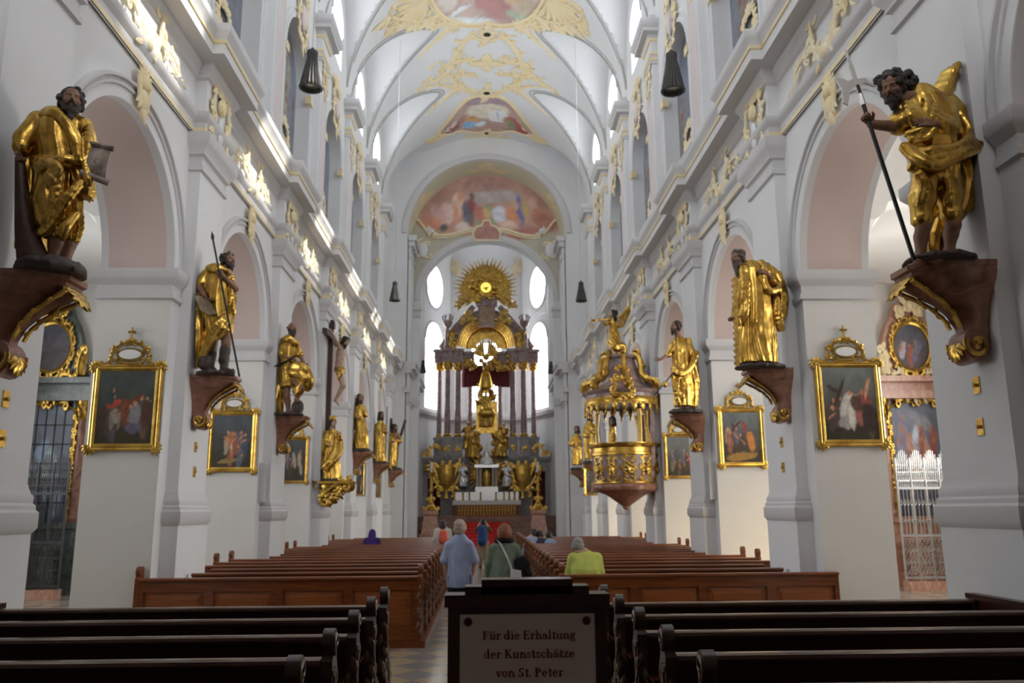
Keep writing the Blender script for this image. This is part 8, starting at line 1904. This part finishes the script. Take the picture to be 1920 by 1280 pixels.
    for sg in (-1, 1):
        cscroll(mb, (sg*.1, -.35), (sg*.38, .3), -.3*sg, .05, fm, 0, 4, rg); cscroll(mb, (sg*.38, .3), (sg*.16, .92), -.3*sg, .05, fm, 0, 4, rg); leaf(mb, (sg*.2, .1), PI/2-sg*.9, .4, .05, fm); leaf(mb, (sg*.25, .8), PI/2-sg*1.6, .3, .05, fm)
    mb.ball(fm(0, .62), .16, 8, 6, 0, (.5, 1, 1)); leaf(mb, (0, -.2), -PI/2, .35, .08, fm); shell(mb, (0, .75), .26, .6, 2.5, fm, 5, .045); mb.ball(fm(0, .15), .15, 8, 6, 1, (.3, .9, 1.8))
    pb = orn('cartouche', mb, ['ochre', 'plaster'], (s*XP, y0, 8.55), 'x', 'cartouche', 'gilded cartouches over the pilasters')
    mb = MB(); fm = Plane((s*(XUP-.04), y0, 16.35), U, V)
    for sg in (-1, 1): cscroll(mb, (sg*.02, -.1), (sg*.3, -.4), .35*sg, .05, fm, 0, 4, rg); cscroll(mb, (sg*.25, 0), (sg*.05, -.75), .25*sg, .045, fm, 0, 4, rg)
    for q in range(4): leaf(mb, (0, -.2-.22*q), -PI/2+rg.uniform(-.5, .5), .3, .06, fm)
    db = orn('foliage_drop', mb, 'ochre', (s*XUP, y0, 16.35), 'x', 'ornament', 'gilded foliage drops under the upper capitals')
    for k in range(1, 8):
        if k == 7: break
        t_ = '%s pilaster on the %s' % (BN[k], sn)
        for o, lb in ((pb, 'gilded cartouche on the frieze over the '+t_), (db, 'gilded foliage drop below the upper capital of the '+t_)):
            if k == 1: o['label'] = lb
            else: clone(o, o.location+Vector((0, PY[k]-y0, 0)), lb)
# ------------------------------------------------------------------ stucco and frescoes of the vault
class Vault:
    normal = (0, 0, -1)
    def __init__(s, off=.03): s.off = off
    def __call__(s, u, v):
        z = vault_z(u, v); n = Vector((-(vault_z(u+.01, v)-vault_z(u-.01, v))/.02, 0, 1)).normalized(); return Vector((u, v, z))-n*s.off
VF = Vault(.02); rg = random.Random(21)
def soft(C, k=.72, g=1.45): m = C.mean(1, keepdims=True); return (m+(C-m)*k)*g+.03
def fresco(name, label, B, ctr, cols, nr=26, nt=96, off=.035):
    """B(t): boundary point at parameter t in 0..1"""
    mb = MB(); rows = []; uv = []
    for i in range(nr+1):
        r_ = max(i/nr, .002); row = []
        for j in range(nt):
            b = B(j/nt); x, y = ctr[0]+(b[0]-ctr[0])*r_, ctr[1]+(b[1]-ctr[1])*r_; row.append(tuple(Vault(off)(x, y))); uv.append((x, y))
        rows.append(row)
    mb.grid(rows, 0, True); r = thing(name, (ctr[0], ctr[1], vault_z(*ctr)), label, 'painting'); o = mb.build('painted_field', 'fresco', r, angle=180)
    set_paint(o, np.clip(soft(cols(np.array(uv))), 0, .9)); mb = MB(); P = [B(j/nt) for j in range(nt+1)]
    mb.tube([Vault(.03)(*p) for p in P], .1, 8, 0, .7, (0, 0, -1)); mb.tube([Vault(.03)(ctr[0]+(p[0]-ctr[0])*1.05, ctr[1]+(p[1]-ctr[1])*1.04) for p in P], .05, 6); mb.build('gilded_frame', 'ochre', r); return r
def colsA(P):
    u, v = (P[:, 0]+3)/6, (P[:, 1]-24.5)/10; base = lin(176, 150, 140)+np.zeros((len(P), 3)); base = base*(1+.28*noise2(u*2, v*2, 4, 1.6))[:, None]
    r2 = random.Random(9); B = [(.25, .93, .2, .03, .2, lin(200, 215, 220)), (.22, .88, .16, .02, -.3, lin(190, 208, 215)), (.3, .95, .25, .025, 0, lin(190, 200, 200)), (.6, .9, .12, .05, 0, lin(160, 125, 118)), (.55, .84, .14, .07, .3, lin(165, 110, 105)), (.75, .9, .12, .03, .2, lin(150, 165, 140)), (.8, .82, .1, .05, 0, lin(170, 150, 120))]
    for i in range(30): B.append((r2.uniform(.1, .9), r2.uniform(0, .85), r2.uniform(.04, .12), r2.uniform(.03, .08), r2.uniform(-1, 1), lin(*r2.choice([(170, 130, 120), (190, 180, 170), (150, 160, 170), (180, 150, 110), (150, 120, 125)]))))
    return paint_blobs(u, v, base, B, 3, .25)
def BA(t):
    a = 2*PI*t; c, q = math.cos(a), math.sin(a); return (2.55*math.copysign(abs(c)**.75, c), 29.2+5.15*math.copysign(abs(q)**.8, q))
fresco('ceiling_painting', 'large ceiling painting in a gilded frame at the top of the picture', BA, (0, 29.2), colsA)
def BB(t):
    K = [(0, 40.95), (-.9, 41.15), (-1.5, 41.9), (-2.1, 43.0), (-2.75, 44.1), (-2.2, 44.75), (-1.5, 44.8), (-.8, 45.25), (0, 45.45), (.8, 45.25), (1.5, 44.8), (2.2, 44.75), (2.75, 44.1), (2.1, 43.0), (1.5, 41.9), (.9, 41.15)]
    q = t*16; i = int(q) % 16; f_ = q-int(q); a, b, c, d = K[i-1], K[i], K[(i+1) % 16], K[(i+2) % 16]
    return tuple(.5*(2*b[k]+(c[k]-a[k])*f_+(2*a[k]-5*b[k]+4*c[k]-d[k])*f_**2+(3*b[k]-a[k]-3*c[k]+d[k])*f_**3) for k in (0, 1))
def colsB(P):
    u, v = (P[:, 0]+2.8)/5.6, (P[:, 1]-41)/4.5; base = lin(172, 138, 128)+np.zeros((len(P), 3)); base = base*(1+.22*noise2(u*2, v, 4, 1.6))[:, None]
    return paint_blobs(u, v, base, [(.5, .1, .25, .12, 0, lin(150, 120, 130)), (.5, .38, .22, .2, 0, lin(200, 190, 165)), (.62, .5, .11, .15, 0, lin(215, 225, 232)), (.62, .45, .01, .15, 0, lin(160, 175, 190)), (.5, .85, .3, .12, 0, lin(170, 130, 110)), (.35, .6, .06, .12, .2, lin(200, 140, 60)), (.32, .72, .08, .1, 0, lin(110, 165, 205)), (.43, .72, .05, .09, .3, lin(190, 210, 220)), (.24, .6, .05, .2, .3, lin(170, 120, 100)), (.14, .72, .06, .18, .4, lin(130, 70, 80)), (.17, .62, .03, .08, .4, lin(200, 180, 160)), (.8, .66, .09, .22, -.4, lin(170, 60, 60)), (.88, .8, .06, .12, -.4, lin(160, 50, 55)), (.74, .7, .04, .16, 0, lin(120, 130, 90)), (.7, .6, .03, .1, 0, lin(150, 130, 70)), (.86, .55, .05, .1, -.4, lin(170, 150, 120))], 5, .25)
fresco('ceiling_painting', 'smaller winged ceiling painting with a bright window shape, towards the chancel', BB, (0, 43.3), colsB)
def vorn(label, f): mb = MB(); f(mb); return orn('stucco_ornament', mb, 'ochre', (0, 0, 0), label, 'ornament', 'gilded stucco on the vault')
def shells(mb):
    for sg in (-1, 1):
        for q in range(9): leaf(mb, (sg*2.6, 31.6), (PI/2-sg*PI/2)+sg*(1.5-.32*q), 1.5, .2, VF, 0, .5)
        cscroll(mb, (sg*2.2, 33.0), (sg*3.9, 30.8), .3*sg, .16, VF, 0, 8, rg); cscroll(mb, (sg*1.9, 33.6), (sg*3.2, 32.6), .3*sg, .12, VF, 0, 6, rg); cscroll(mb, (sg*3.3, 32.5), (sg*4.1, 31.6), .3*sg, .1, VF, 0, 5, rg)
        for q in range(7): leaf(mb, (sg*(2.3+.25*q), 33.2-.22*q), PI/2-sg*rg.uniform(-.3, .9), .7, .1, VF)
vorn('gilded shell corners of the large ceiling painting', shells)
def holes(mb, y):
    for q in range(10): leaf(mb, (0, y), 2*PI*q/10, .5, .13, VF)
    leaf(mb, (0, y+.2), PI/2, 1.1, .2, VF); leaf(mb, (0, y-.2), -PI/2, .7, .2, VF)
    for sg in (-1, 1): cscroll(mb, (sg*.15, y+.5), (sg*.7, y-.2), .3*sg, .08, VF, 0, 3, rg)
for y, w in ((35.07, 'first'), (40.62, 'second'), (45.7, 'third')):
    r_ = thing('vault_rosette', (0, y, vault_z(0, y)), 'small gilded rosette round a dark hole on the vault ridge, %s from the top' % w, 'rosette', 'rosettes on the vault ridge'); mb = MB(); holes(mb, y); mb.build('rosette', 'ochre', r_)
    mb = MB(); mb.lathe([(.17, -.09), (.15, -.1), (0.001, -.1)], (0, y, vault_z(0, y)), 16); mb.build('dark_hole', 'iron', r_)
def xarms(mb):
    for sg in (-1, 1):
        for P in ([(.55, 35.2), (1.3, 35.4), (1.2, 36.4), (1.9, 36.9), (1.7, 37.6)], [(1.7, 37.4), (1.9, 38.2), (2.3, 38.0), (2.6, 38.4), (3.4, 38.3)], [(.5, 40.5), (1.2, 40.4), (1.3, 39.6), (1.9, 39.0), (1.8, 38.3)], [(.6, 37.2), (1.1, 37.4), (1.7, 37.2), (2.1, 37.3)], [(.6, 38.7), (1.1, 38.6), (1.7, 38.5), (2.2, 38.2)]):
            pts = bez([(sg*a, b) for a, b in P], 16); stroke(mb, pts, .15, .1, VF, .5, .55, 6)
            for q in range(6): leaf(mb, pts[2+2*q], rg.uniform(0, 2*PI), rg.uniform(.4, .7), .11, VF, 0, .5, rg.uniform(-.8, .8))
            stroke(mb, spiral(pts[-1], .22, .05, 0, 7, 10), .07, .05, VF)
        for q in range(12): leaf(mb, (sg*rg.uniform(1.3, 2.9), rg.uniform(37, 38.8)), rg.uniform(0, 6.3), .5, .11, VF)
vorn('branching gilded stucco on the vault between the two ceiling paintings', xarms)
def diamond(mb):
    for a, L in ((0, .95), (PI, .95), (PI/2, .9), (-PI/2, .9)): leaf(mb, (0, 37.7), a, L, .3, VF, 0, .4, 0)
    for q in range(8): leaf(mb, (0, 37.7), PI/8+q*PI/4, .5, .12, VF)
    mb.ball(VF(0, 37.7), .22, 10, 6, 0, (1, 1, .5))
vorn('gilded diamond-shaped star in the middle of the vault', diamond)
for k, yc in enumerate(bays):
    if k < 4: continue
    for sg in (-1, 1):
        def apex(mb):
            x = sg*1.75
            shell(mb, (x, yc), .75, PI/2-sg*PI/2-1.3+PI, PI/2-sg*PI/2+1.3+PI, VF, 7, .12)
            for w in (-1, 1):
                pts = bez([(x, yc), (x+sg*.2, yc+w*.6), (x+sg*.9, yc+w*1.0), (x+sg*1.5, yc+w*1.45)], 14); stroke(mb, pts, .13, .04, VF, .5, .4, 5)
                for q in range(4): leaf(mb, pts[2+3*q], rg.uniform(0, 6.3), .35, .08, VF)
        vorn('gilded tuft at the tip of the %s vault cap on the %s' % (('fifth', 'sixth', 'seventh')[k-4] if k < 7 else 'last', side_name[sg]), apex)
def garl(mb):
    for sg in (-1, 1):
        cscroll(mb, (sg*2.4, 44.6), (sg*3.4, 44.3), .3*sg, .12, VF, 0, 7, rg)
        for q in range(8): leaf(mb, (sg*(2.3+.16*q), 44.2+.03*q), rg.uniform(0, 6.3), .5, .1, VF)
        cscroll(mb, (sg*.6, 45.75), (sg*1.3, 45.6), .3*sg, .07, VF, 0, 6, rg)
vorn('gilded foliage at the tips of the smaller ceiling painting', garl)
# chancel arch soffit ornament
class Soffit:
    normal = None
    def __call__(s, u, v): a = PI/2-u/CA; return Vector(((CA-.03)*math.cos(a), v, CZ+(CA-.03)*math.sin(a)))
SF = Soffit()
mb = MB()
for a, n_ in ((0, 10), (-4.6, 8), (4.6, 8)):
    SF.normal = tuple((Vector((0, 0, CZ))-Vector((SF(a, 47).x, 0, SF(a, 47).z))).normalized())
    for q in range(n_): leaf(mb, (a+rg.uniform(-.3, .3), 47.3), rg.uniform(0, 6.3), rg.uniform(.5, .9), .14, SF)
    for sg in (-1, 1): cscroll(mb, (a, 46.7), (a+sg*1.1, 47.6), .3*sg, .1, SF, 0, 6, rg)
orn('stucco_ornament', mb, 'ochre', (0, 47, CZ+CA), 'gilded sprays on the painted soffit of the chancel arch', 'ornament')
# painted lunette over the choir arch
r = thing('lunette_painting', (0, YL-.03, 18.2), 'half-round painting with many figures above the choir arch', 'painting'); mb = MB(); uv = []; rows = []
nx, nz = 72, 40
for j in range(nz+1):
    row = []
    for i in range(nx+1):
        x = lerp(-4.5, 4.5, i/nx); lo = (LZ+(LRISE+.36)*math.sqrt(max(0, 1-(x/(LA+.36))**2)) if abs(x) < LA+.36 else LZ); hi = CZ+math.sqrt(max(CA**2-x*x, 0)); z = lerp(lo, hi, j/nz); row.append((x, YL-.03, z)); uv.append((x, z))
    rows.append(row)
mb.grid(rows); o = mb.build('painted_field', 'fresco', r, angle=180); P = np.array(uv); x, z = P[:, 0], P[:, 1]; u, v = (x+4.5)/9, (z-17)/5.3
up = np.clip((z-(18.35+.12*np.cos(x*1.6)+.1*np.abs(x)))*5, 0, 1)[:, None]
base = lin(182, 128, 108)*(1+.3*noise2(u*1.5, v, 7, 2))[:, None]*up+lin(165, 160, 138)*(1+.15*noise2(u*2, v*2, 9, 3))[:, None]*(1-up)
bl = [(.5, .85, .16, .12, 0, lin(168, 120, 105)), (.52, .72, .2, .08, .1, lin(165, 150, 150)), (.4, .55, .03, .2, 0, lin(140, 60, 60)), (.37, .52, .025, .18, .1, lin(90, 90, 110)), (.4, .74, .018, .03, 0, lin(110, 80, 70)), (.49, .47, .075, .13, 0, lin(140, 150, 105)), (.475, .5, .045, .08, .3, lin(190, 150, 80)), (.45, .5, .03, .1, .2, lin(190, 100, 85)), (.58, .5, .05, .1, 0, lin(190, 190, 210)), (.72, .55, .02, .2, .15, lin(80, 90, 170)), (.67, .5, .04, .08, .2, lin(205, 120, 60)), (.68, .62, .03, .06, .4, lin(190, 150, 110)), (.76, .58, .02, .14, 0, lin(190, 160, 70)), (.82, .6, .03, .12, 0, lin(200, 150, 130)), (.86, .48, .05, .1, .2, lin(190, 110, 70)), (.9, .4, .06, .12, .4, lin(170, 100, 80)), (.3, .6, .04, .16, 0, lin(215, 170, 150)), (.27, .5, .05, .12, .2, lin(200, 130, 90)), (.22, .5, .05, .14, 0, lin(210, 170, 160)), (.33, .72, .03, .06, 0, lin(210, 140, 100)), (.16, .48, .05, .12, .2, lin(195, 150, 140)), (.12, .38, .06, .09, .4, lin(200, 120, 80)), (.2, .34, .03, .05, 0, lin(90, 80, 75)), (.35, .36, .05, .06, 0, lin(205, 180, 170)), (.63, .38, .06, .05, 0, lin(210, 170, 150)), (.18, .26, .1, .04, 0, lin(165, 140, 85)), (.75, .28, .15, .06, .1, lin(170, 95, 75)), (.3, .28, .1, .04, 0, lin(180, 125, 95))]
set_paint(o, np.clip(soft(paint_blobs(u, v, base, bl, 4, .3, .2), .7, 1.4), 0, .9))
mb = MB(); fm = Plane((0, YL-.08, 0), (1, 0, 0), (0, 0, 1))
for sg in (-1, 1):
    pts = bez([(sg*.75, 18.75), (sg*1.6, 18.7), (sg*2.0, 18.2), (sg*3.3, 18.35)], 16); stroke(mb, pts, .09, .09, fm, .8, .05); stroke(mb, [(p[0], p[1]-.16) for p in pts], .05, .05, fm, .8, .05)
    stroke(mb, bez([(sg*3.4, 18.4), (sg*3.8, 18.7), (sg*3.9, 19.1), (sg*4.25, 19.35)], 10), .09, .08, fm, .8, .05)
    cscroll(mb, (sg*3.1, 18.3), (sg*3.6, 18.7), .3*sg, .06, fm, 1, 3, rg); cscroll(mb, (sg*3.6, 17.9), (sg*3.4, 16.9), .4*sg, .07, fm, 0, 6, rg); cscroll(mb, (sg*4.2, 18.0), (sg*4.3, 16.9), -.3*sg, .06, fm, 0, 5, rg)
    mb.ball(fm(sg*3.85, 17.4), .3, 10, 7, 1, (1, .3, 1.6)); mb.ball(fm(sg*3.4, 18.6), .16, 8, 6, 1); 
    for q in range(4): leaf(mb, (sg*3.45, 18.6), rg.uniform(0, 6.3), .35, .08, fm, 1)
mb.build('painted_cornice', ['cream', 'plaster'], r)
mb = MB(); pl = [(-.75, 18.0), (.75, 18.0), (.85, 18.5), (.6, 18.85), (.28, 18.95), (.2, 19.25), (-.2, 19.25), (-.28, 18.95), (-.6, 18.85), (-.85, 18.5)]
mb.prism(pl, lambda p: (p[0], YL-.12, p[1]), lambda p: (p[0], YL-.02, p[1])); ct = mb.build('cartouche', mat('rose_tablet', (.5, .26, .22), .6, var=.2), r)
mb = MB(); mb.tube([(p[0], YL-.13, p[1]) for p in pl+pl[:1]], .07, 6); mb.build('cartouche_border', 'cream', ct)
# ornament of the apse vault
for sg in (-1, 1):
    mb = MB(); fm = Plane((sg*2.4, 60.55, 19.3), (1, 0, 0), (0, 0, 1)); cscroll(mb, (-.1*sg, 0), (sg*.2, 1.2), .3*sg, .1, fm, 0, 7, rg); shell(mb, (0, .3), .7, .3, 2.8, fm, 7, .12)
    orn('stucco_ornament', mb, 'cream', (sg*2.4, 60.5, 19.3), 'cream stucco spray %s of the sunburst on the apse wall' % ('left' if sg < 0 else 'right'), 'ornament')
